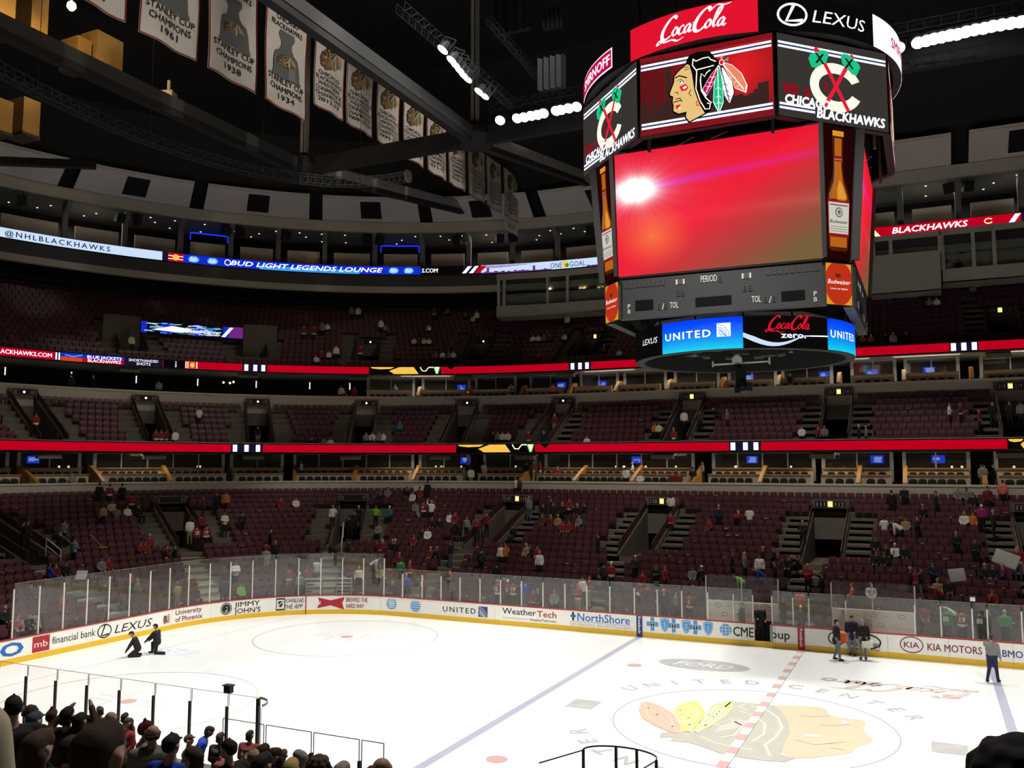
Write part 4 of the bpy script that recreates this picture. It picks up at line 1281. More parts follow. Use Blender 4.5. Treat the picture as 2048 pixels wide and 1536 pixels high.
def dr2(a, X, u0, u1):
    h = .62
    seg(a, X, -120, 2110, 'led_red', h)
    a.text('CHICAGOBLACKHAWKS.COM', X(103), .16, .33, 'led_white', 2, .03, align='r', w=6.2)
    seg(a, X, 109, 121, 'led_navy', h, 1); bars3(a, X, (112, 118), h, .12)
    x0, x1 = X(121), X(247); a.rect(x0, h/2, x1, h, 'led_blue', 1, 4).rect(x0, 0, x1, h/2, 'led_orange', 1, 4).rect(x0+1.6, 0, x1, h/2, 'led_red', 2, 3)
    a.line([(x0+.3, h*.75), (x0+.9, h*.6), (x0+1.6, h*.85)], .1, 'led_sky', 2)
    a.text('BLUE JACKETS', x1-.15, h*.55, .24, 'led_white', 3, .04, w=2.6, align='r'); a.text('BLACKHAWKS', x1-.2, .05, .24, 'led_white', 3, .04, w=2.5, align='r')
    x0, x1 = X(248), X(326); a.rect(x0, 0, x1, h, 'led_navy', 1, 3); a.text('SHORTHANDED', (x0+x1)/2, h*.54, .23, 'led_white', 2, .01, w=2.3, align='c'); a.text('SHOTS', (x0+x1)/2, .06, .23, 'led_white', 2, .01, w=1.1, align='c')
    x0, x1 = X(327), X(370); a.rect(x0, 0, x1, h, 'led_black', 1, 2); a.text('2', X(350), h*.52, .25, 'led_white', 2); a.text('0', X(350), .05, .25, 'led_white', 2)
    bars3(a, X, (372, 376), h, .08)
    x0, x1 = X(378), X(392); a.rect(x0, 0, x1, h, 'led_orange', 1); a.ell((x0+x1)/2, h/2, .18, .22, 'led_gold', 2, 12); bars3(a, X, (394,), h, .08)
    for c in ((493, 511, 527), (1145, 1160, 1174), (1908, 1929, 1950)):
        seg(a, X, c[0]-8, c[2]+8, 'led_navy', h, 1); bars3(a, X, c, h)
    head_bit(a, X, 738, 882, h)
    x = X(902); a.poly([(x-.35, h), (x, h*.6), (x+.35, h)], 'led_black', 2)
ribbon('ribbon_screen', 26.93, 16.70, .62, [(-120, 2110)], 720, dr2, 'red ribbon screen with score panel and bars below the upper stand')
def bud(a, x, h):
    a.ell(x, h/2, .5, h*.4, 'led_sky', 2, 14); a.text('BUD', x, h*.5, .2, 'led_white', 3, .03, .2, .6, 'c'); a.text('LIGHT', x, h*.24, .2, 'led_white', 3, .03, .2, .8, 'c')
def dr4(a, X, u0, u1):
    h = .80
    VV = lambda u: 459+max(0, min(81, u*.15)) if u < 700 else 538
    seg(a, X, -150, 325, 'led_pale', h)
    a.text('@NHLBLACKHAWKS', X(8), .17, .46, 'led_navy', 2, .015, w=X(220)-X(8), space=1.35)
    seg(a, X, 325, 337, 'led_navy', h, 0)
    x0, x1 = X(337), X(367); a.rect(x0, 0, x1, h, 'led_red', 0); a.rect(x0, h*.25, x1, h*.35, 'led_white', 1).rect(x0, h*.6, x1, h*.7, 'led_white', 1); a.ell((x0+x1)/2, h/2, .3, .3, 'led_gold', 2, 12)
    seg(a, X, 367, 450, 'led_blue', h); seg(a, X, 450, 842, 'led_blue', h)
    seg(a, X, 520, 720, 'led_sky', h*.5, 1) 
    bud(a, X(388), h); bud(a, X(426), h); bud(a, X(788), h); bud(a, X(818), h)
    a.ring(X(456), h/2, .3, .3, .08, 'led_white', 2, 14)
    a.text('BUD LIGHT LEGENDS LOUNGE', X(462), .2, .46, 'led_white', 3, .04, .25, w=X(766)-X(462))
    seg(a, X, 842, 926, 'led_black', h); a.text('S.COM', X(844), .2, .42, 'led_white', 2, .03, .1, w=X(876)-X(844))
    seg(a, X, 926, 962, 'led_navy', h)
    for u in (934, 948): x = X(u); a.poly([(x-.5, .05), (x-.1, .05), (x+.5, h-.05), (x+.1, h-.05)], 'led_white', 1)
    x = X(958); a.poly([(x-.5, .05), (x+.1, .05), (x+.8, h-.05), (x+.2, h-.05)], 'led_red', 1)
    seg(a, X, 962, 1215, 'led_pale', h)
    x0, x1 = X(962), X(1100)
    for j in range(5): a.rect(x0+.3, .5+j*.05, x0+2.2+j*.8, .53+j*.05, 'led_purple', 1, 2)
    r2 = random.Random(4); x = x0
    while x < X(1210):
        w_ = r2.uniform(.1, .3)
        if not X(1102) < x < X(1172): a.rect(x, 0, x+w_, r2.uniform(.05, .2), 'led_purple', 2)
        x += w_
    for u in (976, 1068): a.rect(X(u)-.12, 0, X(u)+.12, .52, 'led_purple', 2)
    a.text('ONE', X(1101), .12, .52, 'led_navy', 3, 0, w=X(1124)-X(1101)); a.text('GOAL', X(1139), .12, .52, 'led_navy', 3, 0, w=X(1171)-X(1139))
    a.ell(X(1131), h/2, .35, .38, 'led_gold', 3, 14).ell(X(1134), h/2-.1, .2, .2, 'led_green', 4, 10)
    seg(a, X, 1215, 1745, 'led_black', h)
    seg(a, X, 1745, 2130, 'led_red', h)
    x = X(1752); a.poly([(x-.6, h), (x-.2, h), (x+.4, .05), (x, .05)], 'led_cream', 1)
    x0 = k2s(ku(1786, 455, 33.93), 33.93)-k2s(ku((1786), 455, 33.93), 33.93)
    a.text('BLACKHAWKS', X(1786), .16, .5, 'led_white', 2, .04, .2, w=X(1938)-X(1786))
    a.ring(X(1980), h/2, .32, .24, .09, 'led_cream', 2, 14, .5, 5.8)
    x = X(2040); a.poly([(x-.7, .05), (x-.3, .05), (x+.2, h-.05), (x-.2, h-.05)], 'led_white', 1); a.rect(X(2046), 0, X(2130), h, 'led_navy', 1)
ribbon('ribbon_screen', 33.93, 27.30, .8, [(-150, 2130)], 500, dr4, 'white, blue and red ribbon screen along the front of the top gallery')

# ================================================================== top gallery: columns, counters, downlights, speakers
E('downlight', 255, 244, 215, 1.3)
E('blue_neon', 30, 50, 255, 1.1)
gc_u = [(-20, 405), (130, 430), (250, 450), (362, 465), (462, 475), (557, 480), (650, 485), (750, 488), (845, 488), (938, 486), (1025, 480), (1115, 468), (1800, 410), (1915, 385), (2040, 365)]
for j, (u, v) in enumerate(gc_u):
    k = ku(u, v, 35.2)
    p, n = kp(k, 35.2)
    b = MB().box((p.x, p.y, 29.7), (.45, .45, 3.5), math.atan2(-n.x, n.y))
    b.hexa([P3(local(k, 35, -.2), 33.8, 31.1), P3(local(k, 35, .2), 33.8, 31.1), P3(local(k, 35, .2), 35.4, 30.3), P3(local(k, 35, -.2), 35.4, 30.3)], [P3(local(k, 35, -.2), 33.8, 31.42), P3(local(k, 35, .2), 33.8, 31.42), P3(local(k, 35, .2), 35.4, 31.42), P3(local(k, 35, -.2), 35.4, 31.42)])
    b.build('gallery_column', MATS['gallery_ceiling'], kind='structure', label='grey column and bracket of the top gallery')
rs = []
ks = sorted(ku(u, v, 36) for u, v in gc_u)
for i in range(len(ks)-1):
    a, b_ = local(ks[i], 36, .9), local(ks[i+1], 36, -.5)
    if k2s(b_, 36)-k2s(a, 36) < 2: continue
    o_ = MB(); arcbox(o_, a, b_, 36.0, 36.2, 28.2, 29.85)
    o_.build('gallery_counter', MATS['counter'], label='beige counter front in the top gallery, %s bay from the left' % ORD[min(i, 15)], cat='counter', group='gallery counters')
    for r in range(3):
        L = k2s(b_, 36)-k2s(a, 36)
        for q in range(max(2, int(L/2.2))):
            if (q+r+i) % 3 == 1: continue
            kk = local(a, 36, (q+.5+.3*(r % 2))*2.2)
            p = P3(kk, 34.9+r*1.5, 31.38)
            MB().lathe([(.07, -.02), (.085, .0), (.085, .03)], (0, 0, 0), 8).build('downlight', MATS['downlight'], loc=p, label='small round downlight in the grey gallery ceiling', cat='downlight', group='gallery downlights')
sb = MB().box((0, 0, 0), (.75, .55, .85)).box((0, -.29, 0), (.6, .05, .7)).mesh('loudspeaker', MATS['black'])
SPK = [(45, 390), (240, 425), (275, 430), (453, 455), (480, 456), (572, 463), (735, 472), (760, 473), (915, 473), (1000, 468), (1026, 466), (1180, 453), (1898, 365), (1935, 357)]
for j, (u, v) in enumerate(SPK):
    p = at_d(u, v, 33.9); _, n = kp(xy2k(p), 33.9)
    t = empty('loudspeaker', (p.x, p.y, 31.45), 'black box loudspeaker hung below the gallery cornice, %s from the left' % ORD[j], 'loudspeaker', 'gallery loudspeakers', rz=math.atan2(-n.x, n.y)+(.35 if j % 2 else -.35))
    q = link('cabinet', sb, t, (0, 0, -.75)); q.rotation_euler = (.35, 0, 0)
    MB().bar((0, 0, 0), (0, 0, -.4), .04).build('bracket', MATS['charcoal'], t)
for u0, u1, v in ((381, 456, 469), (762, 838, 492)):
    k0, k1 = ku(u0, v, 37), ku(u1, v, 37); z = zat((u0+u1)/2, v, 37)
    t = empty('neon_frame', P3((k0+k1)/2, 37, z), 'glowing blue light bar frame in the gallery, above the %s' % ('white pixel lettering' if u0 < 500 else 'lounge advertising'), 'light frame', 'blue light frames')
    o = Vector(t.location)
    mesh_child(rel(arcbox(MB(), k0, k1, 37, 37.06, z-.06, z+.06), o), 'top_bar', 'blue_neon', t)
    mesh_child(rel(arcbox(MB(), local(k0, 37, -.05), local(k0, 37, .05), 37, 37.06, z-.7, z), o), 'side_bar', 'blue_neon', t)
    mesh_child(rel(arcbox(MB(), local(k1, 37, -.05), local(k1, 37, .05), 37, 37.06, z-.7, z), o), 'side_bar', 'blue_neon', t)
for i in range(8):
    k = 14-i*7.6
    p = P3(k, 36.4, 31.3); q = P3(k, 36.0, 28)
    area('gallery_lamp', p, q, 190, 4, 1.2, (1, .93, .8))
# ------------------------------------------------------------------ press boxes that project under the gallery
def pressbox(name, u0, u1, vt, vw0, vw1, vb, d, cols, label, dark=None):
    k0, k1 = ku(u0, vb, d), ku(u1, vb, d)
    um = u0+5
    zt, za, zb, z0 = (zat(um, v, d) for v in (vt, vw0, vw1, vb))
    t = empty(name, P3((k0+k1)/2, d, z0), label, 'press box'); o = Vector(t.location)
    mesh_child(rel(arcbox(MB(), k0, k1, d, d+.15, z0, zb), o), 'front_wall', 'stone', t)
    mesh_child(rel(arcbox(MB(), k0, k1, d, d+.15, za, zt), o), 'head_band', 'stone', t)
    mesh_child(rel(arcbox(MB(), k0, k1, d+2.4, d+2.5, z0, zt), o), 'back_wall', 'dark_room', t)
    mesh_child(rel(arcbox(MB(), k0, k1, d, d+2.5, z0-.02, z0+.1), o), 'floor_slab', 'stone', t)
    mesh_child(rel(arcbox(MB(), k0+.05, k1-.05, d+.9, d+1.1, z0, zb+(za-zb)*.5), o), 'desk_front', 'counter', t)
    for u in cols:
        k = ku(u, vb, d)
        mesh_child(rel(arcbox(MB(), local(k, d, -.13), local(k, d, .13), d-.02, d+.2, zb, za), o), 'frame_post', 'stone_cap', t)
    for a_, b_ in zip(cols[:-1], cols[1:]):
        mesh_child(rel(arcbox(MB(), local(ku(a_, vb, d), d, .15), local(ku(b_, vb, d), d, -.15), d+.05, d+.06, zb, za), o), 'window_pane', 'window_glass', t)
    return t
pressbox('press_box', 993, 1250, 548, 560, 612, 634, 33.0, (997, 1008, 1095, 1135, 1212, 1250), 'beige press box with wide windows left of the scoreboard')
pressbox('press_box', 1742, 1884, 474, 484, 512, 590, 33.0, (1750, 1785, 1884), 'tall beige press box wall with dark screens right of the scoreboard')
pressbox('press_box', 1886, 2120, 458, 470, 538, 566, 33.6, (1888, 1950, 1992, 2120), 'open press box with white doors at the right picture edge')
dk = ku(1922, 492, 34.2); p = at_d(1922, 492, 34.2); 
MB().lathe([(.62, 0), (.62, .05)], (0, 0, 0), 20, ax='y').build('round_emblem', MATS['black'], loc=p, label='black round emblem on the press box back wall', cat='emblem')
M('door_white', (.62, .66, .64), .5)
for j, (u0, u1) in enumerate(((1955, 1977), (1991, 2010))):
    a, b_ = ku(u0, 520, 35.2), ku(u1, 520, 35.2)
    arcbox(MB(), a, b_, 35.2, 35.3, zat(u0, 530, 35.2), zat(u0, 490, 35.2)).build('door_%d' % (j+1), MATS['door_white'], kind='structure', label='white door at the back of the open press box')
# ------------------------------------------------------------------ blue screen board in the upper stand
k0, k1 = ku(281, 655, 31.0), ku(487, 660, 31.0)
zt = zat(384, 648, 31.0)
t = empty('screen_board', P3((k0+k1)/2, 31.0, zt-1.1), 'bright blue and white screen board over a portal in the upper stand', 'screen'); o = Vector(t.location)
mesh_child(rel(arcbox(MB(), k0, k1, 31.0, 31.25, zt-1.12, zt+.05), o), 'frame', 'black', t)
a = Art(); W_ = k2s(k1, 31)-k2s(k0, 31)
a.rect(.05, 0, W_-.05, 1.0, 'led_blue', 0, 12)
r2 = random.Random(8)
for i in range(60):
    x = r2.uniform(.2, W_*.72); y = r2.uniform(.08, .9); a.line([(x, y), (x+r2.uniform(.3, 1.2), y+r2.uniform(-.12, .12))], r2.uniform(.02, .09), 'led_pale' if i % 3 else 'led_sky', 1)
a.text('United Center', W_*.42, .25, .35, 'led_white', 3, .02, .3, W_*.36)
a.poly([(W_*.1, .3), (W_*.3, .75), (W_*.5, .55), (W_*.4, .2)], 'led_white', 2)
a.rect(W_*.86, 0, W_-.05, 1.0, 'led_purple', 1, 2); a.poly([(W_*.78, .05), (W_*.82, .05), (W_*.9, .95), (W_*.86, .95)], 'led_white', 2)
g = a.build('picture', on_outline(k0, 31.0, zt-1.06), None, .01); g.parent = t; g.matrix_parent_inverse = Matrix.Translation(-o)
for sgn, kk in ((-1, k0), (1, k1)):
    mesh_child(rel(arcbox(MB(), *(sorted((kk, local(kk, 31, sgn*3.0)))), 31.1, 31.3, zt-3.2, zt+.3), o), 'side_wall', 'portal_wall', t)
# ================================================================== hanging scoreboard over centre ice
def video_mat(name, strength=1.0):
    if name in MATS: return MATS[name]
    m = bpy.data.materials.new(name); m.use_nodes = True
    nt = m.node_tree; b = nt.nodes['Principled BSDF']
    at = nt.nodes.new('ShaderNodeVertexColor'); at.layer_name = 'picture'
    b.inputs['Base Color'].default_value = (.01, .01, .01, 1)
    b.inputs['Specular IOR Level'].default_value = 0
    nt.links.new(at.outputs['Color'], b.inputs['Emission Color'])
    b.inputs['Emission Strength'].default_value = strength
    m.cycles.emission_sampling = 'NONE'
    MATS[name] = m; return m
video_mat('video', 1.0)
def video(name, fn, pic, x0, y0, x1, y1, nx, ny, parent, o, lift=.004):
    """a screen picture: colour pic(s, t) in sRGB over the unit square, on the surface fn"""
    vs = [fn(x0+(x1-x0)*i/nx, y0+(y1-y0)*j/ny, lift) for j in range(ny+1) for i in range(nx+1)]
    fs = [(j*(nx+1)+i, j*(nx+1)+i+1, (j+1)*(nx+1)+i+1, (j+1)*(nx+1)+i) for j in range(ny) for i in range(nx)]
    b = MB().add(vs, fs); rel(b, o)
    ob = b.build(name, MATS['video'], parent)
    ca = ob.data.color_attributes.new('picture', 'FLOAT_COLOR', 'POINT')
    cl = []
    for j in range(ny+1):
        for i in range(nx+1):
            c = pic(i/nx, j/ny); cl += [*srgb(*[max(0, min(255, q)) for q in c]), 1.0]
    ca.data.foreach_set('color', cl)
    return ob
sb_ = empty('scoreboard', (0, 0, 12.0), 'huge multi-sided hanging scoreboard with red video screens, rings and beer bottle panels', 'scoreboard')
so = Vector(sb_.location)
def on_board(a, name, fn, parent=None, step=.006):
    o = a.build(name, fn, None, step)
    o.parent = parent or sb_; o.matrix_parent_inverse = Matrix.Translation(-so)
    return o
def part(b, name, mat, parent=None): return mesh_child(rel(b, so), name, mat, parent or sb_)
E('px_red', 235, 30, 55, .95); E('px_darkred', 150, 28, 38, .7); E('px_white', 245, 248, 255, 1.15); E('px_blue', 45, 60, 110, .8)
E('px_grey', 62, 58, 55, .8); E('px_black', 20, 16, 17, .5); E('px_tan', 238, 200, 128, .95); E('px_skyline', 70, 45, 42, .7)
E('px_green', 30, 200, 140, .95); E('px_cream', 252, 248, 225, 1.1); E('px_magenta', 200, 15, 90, .9); E('px_orange', 245, 140, 105, .95); E('px_deepgreen', 15, 110, 80, .8)
E('px_coke', 232, 20, 48, .95); E('px_cokered', 225, 20, 45, 1.0); E('px_olive', 105, 95, 35, .6)
E('amber', 205, 110, 30, .75); E('amber_dark', 95, 40, 10, .6); E('amber_light', 235, 160, 60, .85); E('label_white', 215, 212, 200, .85); E('label_red', 150, 30, 30, .75); E('label_grey', 120, 120, 118, .7)
E('bud_red', 205, 55, 25, .8); E('bud_gold', 235, 160, 40, .85); E('bottle_bg', 48, 8, 10, .5); E('bud_brown', 120, 50, 25, .6)
M('frame_grey', (.045, .045, .045), .6); M('frame_dark', (.012, .012, .013), .6)

# ------------------------------------------------------------------ top ring
R0, ZA, ZB = 5.35, 21.22, 22.25
def ringmesh(R, r, z0, z1, n=72):
    b = MB(); vs = []
    for i in range(n):
        a = 2*PI*i/n
        for q, z in ((R, z0), (R, z1), (r, z1), (r, z0)): vs.append((q*math.sin(a), -q*math.cos(a), z))
    fs = []
    for i in range(n):
        j = (i+1) % n
        for c in range(4): fs.append((4*i+c, 4*j+c, 4*j+(c+1) % 4, 4*i+(c+1) % 4))
    return b.add(vs, fs)
rg_ = part(ringmesh(R0, R0-.25, ZA, ZB), 'upper_ring', 'frame_dark')
def rseg(a, R, d0, d1, m, h, lay=0): a.rect(R*math.radians(d0), 0, R*math.radians(d1), h, m, lay, nx=max(2, int((d1-d0)/2)))
h = ZB-ZA
a = Art()
rseg(a, R0, -26.1, 17.7, 'px_coke', h); rseg(a, R0, 17.7, 60, 'px_black', h); rseg(a, R0, 60, 110, 'px_white', h); rseg(a, R0, -90, -26.1, 'px_black', h)
x0 = R0*math.radians(-13.5); a.put(coke('px_white'), x0, .24, .235, .24, 2)
x0 = R0*math.radians(22.5)
a.ring(x0+.55, .5, .46, .36, .07, 'px_white', 2); a.line([(x0+.62, .84), (x0+.36, .3), (x0+.86, .33)], .1, 'px_white', 3)
a.text('LEXUS', x0+1.15, .3, .40, 'px_white', 2, .0, .2, 1.95)
x0, x1 = R0*math.radians(-68), R0*math.radians(-35.5)
a.rect(x0, .16, x1, .84, 'px_white', 1, 10).rect(x0+.05, .21, x1-.05, .79, 'label_red', 2, 10).rect(x0+.05, .21, x1-.05, .79, 'px_magenta', 3, 10)
a.text('SMIRNOFF', x1-.12, .33, .34, 'px_white', 4, .03, 0, 2.3, 'r')
a.text('SMIRNOFF', R0*math.radians(72), .33, .34, 'px_magenta', 4, .03, 0, 2.3)
on_board(a, 'upper_ring_screen', on_ring(R0, 0, ZA), rg_)

# ------------------------------------------------------------------ upper octagon of screens
def octo(ap, z0, z1):
    return [[Vector((ap/math.cos(PI/8)*math.sin(PI/4*i+s*PI/8), -ap/math.cos(PI/8)*math.cos(PI/4*i+s*PI/8), 0)) for s in (-1, 1)] for i in range(8)]
AP, Z0, Z1 = 5.0, 18.66, 21.16
HW, HH = 2.0, Z1-Z0
def crop_head(px, py):
    t = 355-.2067*(px-408); bt = 795-.168*(px-420)
    return ((px-410)/778*2*HW-HW, (1-(py-t)/(bt-t))*HH)
def crop_c(px, py):
    t = 383+(px-150)*.186; bt = 1225+(px-150)*.147
    return ((px-150)/1178*2*HW-HW, (1-(py-t)/(bt-t))*HH)
def head_logo(f, lay=3, mats=None):
    """profile head emblem with feathers in crop coordinates mapped through f"""
    g = lambda pts: [f(*p) for p in pts]
    m = dict(face='px_tan', hair='px_black', line='px_cream', f1='px_magenta', f2='px_green', f3='px_white', f4='px_orange', red='px_red', white='px_white', dark='px_black')
    if mats: m.update(mats)
    a = Art()
    a.poly(g([(690, 372), (712, 328), (760, 308), (830, 302), (868, 345), (905, 372), (890, 405), (800, 535), (820, 560), (848, 600), (835, 640), (806, 660), (790, 655), (735, 540)]), m['hair'], lay)
    a.poly(g([(696, 372), (640, 420), (612, 452), (612, 480), (584, 550), (588, 568), (606, 572), (600, 600), (606, 620), (604, 655), (640, 672), (680, 662), (678, 685), (702, 716), (806, 662), (770, 600), (745, 520), (735, 430), (718, 378)]), m['dark'], lay)
    a.poly(g([(698, 380), (645, 425), (620, 455), (620, 482), (592, 550), (596, 561), (613, 566), (608, 598), (614, 615), (612, 648), (642, 662), (690, 650), (686, 682), (706, 706), (798, 658), (764, 604), (738, 525), (726, 435), (712, 385)]), m['face'], lay+1)
    L = lambda pts, w=.035, c='line', l=2: a.line(g(pts), w, m[c], lay+l)
    L([(732, 350), (752, 362), (790, 345), (826, 338), (838, 352), (868, 362)]); L([(735, 350), (730, 385), (755, 420), (748, 520), (772, 590), (800, 635), (826, 632), (830, 605), (812, 600)])
    L([(752, 412), (800, 400), (856, 385)]); L([(835, 410), (812, 428), (800, 450), (782, 432), (775, 470), (780, 530), (805, 570), (838, 600)])
    L([(622, 462), (650, 447), (697, 458)], .04, 'dark'); a.poly(g([(640, 478), (655, 470), (676, 482), (660, 492)]), m['white'], lay+2); L([(638, 478), (658, 468), (678, 483)], .025, 'dark', 3); a.ell(*f(656, 481), .03, .03, m['dark'], lay+3, 8)
    a.poly(g([(650, 508), (690, 492), (704, 515), (690, 530), (662, 535)]), m['red'], lay+2); a.poly(g([(670, 512), (690, 503), (694, 515), (674, 524)]), m['white'], lay+3)
    L([(612, 600), (650, 588), (664, 594), (652, 575), (626, 580)], .03, 'dark'); L([(620, 545), (640, 540), (640, 556)], .025, 'dark'); L([(720, 525), (706, 545), (718, 562)], .025, 'dark')
    a.poly(g([(624, 618), (656, 608), (650, 622), (632, 640)]), m['red'], lay+2); a.poly(g([(638, 630), (655, 622), (650, 640)]), m['white'], lay+2)
    L([(676, 402), (705, 395)], .02, 'dark'); L([(680, 415), (712, 405)], .02, 'dark')
    a.ring(*f(760, 602), .075, .085, .028, m['red'], lay+3, 14)
    for c, pts, mid in (('f1', [(880, 388), (838, 440), (788, 525), (812, 556), (850, 490), (888, 402)], (808, 540)), ('f2', [(878, 402), (856, 500), (850, 590), (880, 652), (904, 590), (902, 480), (889, 402)], (879, 640)), ('f3', [(896, 402), (903, 500), (914, 560), (942, 602), (967, 540), (958, 480), (908, 398)], (941, 592)), ('f4', [(912, 380), (938, 430), (974, 510), (1030, 534), (1037, 495), (1010, 430), (962, 385), (922, 373)], (1024, 522))):
        cx = sum(p[0] for p in pts)/len(pts); cy = sum(p[1] for p in pts)/len(pts)
        a.poly(g([(cx+(p[0]-cx)*1.12, cy+(p[1]-cy)*1.08) for p in pts]), m['white'] if c != 'f3' else m['dark'], lay+3); a.poly(g(pts), m[c], lay+4)
        q = pts[0]; a.line(g([q, mid]), .025, m['white'] if c != 'f3' else m['dark'], lay+5)
        for t in (.45, .65, .8):
            bx, by = q[0]+(mid[0]-q[0])*t, q[1]+(mid[1]-q[1])*t
            for e in (-1, 1): a.line(g([(bx, by), (bx+e*16, by+ (14 if c != 'f1' else -6))]), .015, m['white'] if c != 'f3' else m['dark'], lay+5)
    a.poly(g([(884, 333), (912, 330), (903, 356)]), m['f4'], lay+4); a.poly(g([(915, 356), (941, 338), (938, 362)]), m['f2'], lay+4)
    a.ell(*f(901, 368), .08, .09, m['white'], lay+5, 14); a.ell(*f(901, 368), .06, .07, m['red'], lay+6, 12)
    return a
HEAD = head_logo(crop_head)
def stripes(a, y, x0=-HW+.03, x1=HW-.03):
    a.rect(x0, y, x1, y+.07, 'px_white', 1).rect(x0, y+.07, x1, y+.12, 'px_blue', 1).rect(x0, y+.12, x1, y+.19, 'px_white', 1)
def c_logo():
    a = Art(); f = crop_c
    g = lambda pts: [f(*p) for p in pts]
    cx, cy = f(760, 945); rx = 275/1178*2*HW; ry = .68
    a.ring(cx, cy, rx*1.02, ry*1.1, .32, 'px_cream', 3, 40, .42, 2*PI-.42)
    for p, q in (((575, 560), (885, 1185)), ((945, 640), (620, 1150))): a.line(g([p, q]), .13, 'px_red', 4)
    a.ell(*f(557, 562), .08, .1, 'px_red', 4, 10); a.ell(*f(940, 640), .08, .1, 'px_red', 4, 10)
    a.poly(g([(470, 650), (490, 605), (620, 562), (675, 575), (690, 610), (660, 690), (540, 748), (500, 735)]), 'px_green', 5)
    a.poly(g([(818, 625), (845, 598), (900, 608), (1020, 710), (1030, 745), (985, 828), (935, 810), (835, 705)]), 'px_green', 5)
    for x, y in ((590, 648), (908, 700)):
        a.text('X', f(x, y)[0], f(x, y)[1]-.15, .3, 'px_black', 6, .03, align='c')
    p0, p1 = f(212, 1080), f(690, 1140); a.text('CHICAGO', p0[0], p0[1]-.05, .27, 'px_white', 6, .045, .15, p1[0]-p0[0])
    p0, p1 = f(545, 1240), f(1282, 1340); a.text('BLACKHAWKS', p0[0], p0[1]-.02, .30, 'px_white', 6, .045, .15, p1[0]-p0[0])
    for x, y, w_ in ((200, 960, 160), (420, 1010, 60), (630, 945, 40)):
        q = f(x, y); a.rect(q[0], q[1]-.1, q[0]+w_/1178*2*HW, q[1]+.2, 'px_darkred', 2)
    return a
CLOGO = c_logo()
for i in range(8):
    an = PI/4*i
    nrm = Vector((math.sin(an), -math.cos(an), 0)); ex = Vector((math.cos(an), math.sin(an), 0))
    fr = MB()
    c = nrm*(AP-.12)
    fr.box((c.x, c.y, (Z0+Z1)/2), (2*HW+.04, .22, HH+.06), an)
    sf_ = part(fr, 'screen_frame', 'frame_dark')
    fn = on_plane(nrm*AP+Vector((0, 0, Z0)), ex, (0, 0, 1))
    a = Art()
    if i % 2 == 0:
        def bgp(s, t):
            k = max(0, min(1, 1-abs(s-.78)*1.6))*max(0, min(1, 1.1-abs(t-.62)*1.2))
            return (95+130*k, 20+10*k, 25+12*k)
        video('screen_picture', fn, bgp, -HW, 0, HW, HH, 24, 12, sf_, so, .002)
        r2 = random.Random(3); x = -HW+.02
        while x < HW-.2:
            w_ = r2.uniform(.08, .2); hgt = r2.uniform(.35, 1.0)
            if -HW+.65 < x < -HW+.85: hgt = 1.75
            a.rect(x, .3, min(x+w_, HW), .3+hgt*(1 if x < .9 else .8), 'px_skyline', 0); x += w_
        a.rect(-HW, .0, HW, .16, 'px_darkred', 0).rect(-HW, HH-.16, HW, HH, 'px_darkred', 0)
        stripes(a, .2); stripes(a, HH-.42)
        a.put(HEAD, 0, 0, 1)
    else:
        a.rect(-HW, 0, HW, HH, 'px_grey', 0)
        stripes(a, HH-.42); stripes(a, .22, -HW+.03, -.72)
        a.put(CLOGO)
    on_board(a, 'screen_graphics', fn, sf_, .003)
# bare structure between the tiers
for i in range(8):
    an = PI/4*i+PI/8
    for r, z0, z1 in ((4.9, 18.3, 22.2), (4.2, 18.4, 21.6)): part(MB().bar((r*math.sin(an), -r*math.cos(an), z0), (r*math.sin(an), -r*math.cos(an), z1), .09), 'frame_post', 'beam_grey')
part(MB().lathe([(4.3, 18.6), (4.3, 21.0), (4.6, 22.0), (3.0, 22.4)], (0, 0, 0), 8), 'upper_core', 'frame_dark')

# ------------------------------------------------------------------ main cube: four big screens, chamfered corners with bottles
ZT, ZM, ZS = 18.50, 14.57, 13.20
TP, BT, HS = 4.2, 3.9, 3.13
def star_pic(s, t):
    # a red flare: white burst at the left, warm glow, brown-green lower right
    x, y = s*1.58, t
    r, g, b = 238., 26., 50.
    k = max(0, min(1, (s*.95+(1-t)*1.0-1.0)/.75)); r, g, b = r+(118-r)*k, g+(92-g)*k, b+(55-b)*k
    k = max(0, 1-math.hypot(x-.30, (y-.30)*1.2)/.33)*.8; r, g, b = r+(250-r)*k, g+(130-g)*k, b+(60-b)*k
    k = max(0, min(1, (t-.86)/.14))*.35; r, g, b = r+(225-r)*k, g*(1-k), b+(40-b)*k
    ly = .68+.115*s; k = math.exp(-((t-ly)/(.035*(1-.5*s)+.008))**2)*(.75-.45*s); r, g, b = r+(190-r)*k*.4, g+(60-g)*k*.3, b+(200-b)*k
    ly = .42+.03*s; k = math.exp(-((t-ly)/.05)**2)*.12*s; r, g, b = r+60*k*2, g+60*k*2, b+60*k*2
    dx, dy = x-.17, y-.69
    d = math.hypot(dx*.62, dy); an = math.atan2(dy, dx)
    rays = .5+.5*math.sin(an*17+1.3)*math.sin(an*11)
    k = min(1, 1.5*math.exp(-(d/.10)**2)+(.5+.45*rays)*math.exp(-d/.12)); r, g, b = r+(255-r)*k, g+(255-g)*k, b+(255-b)*k
    return r, g, b
def crop_stat(px, py):
    t = 193-(px-212)*.1; bt = 465-(px-220)*.0935
    return ((px-212)/1396*2*HS-HS, (1-(py-t)/(bt-t))*(14.48-ZS))
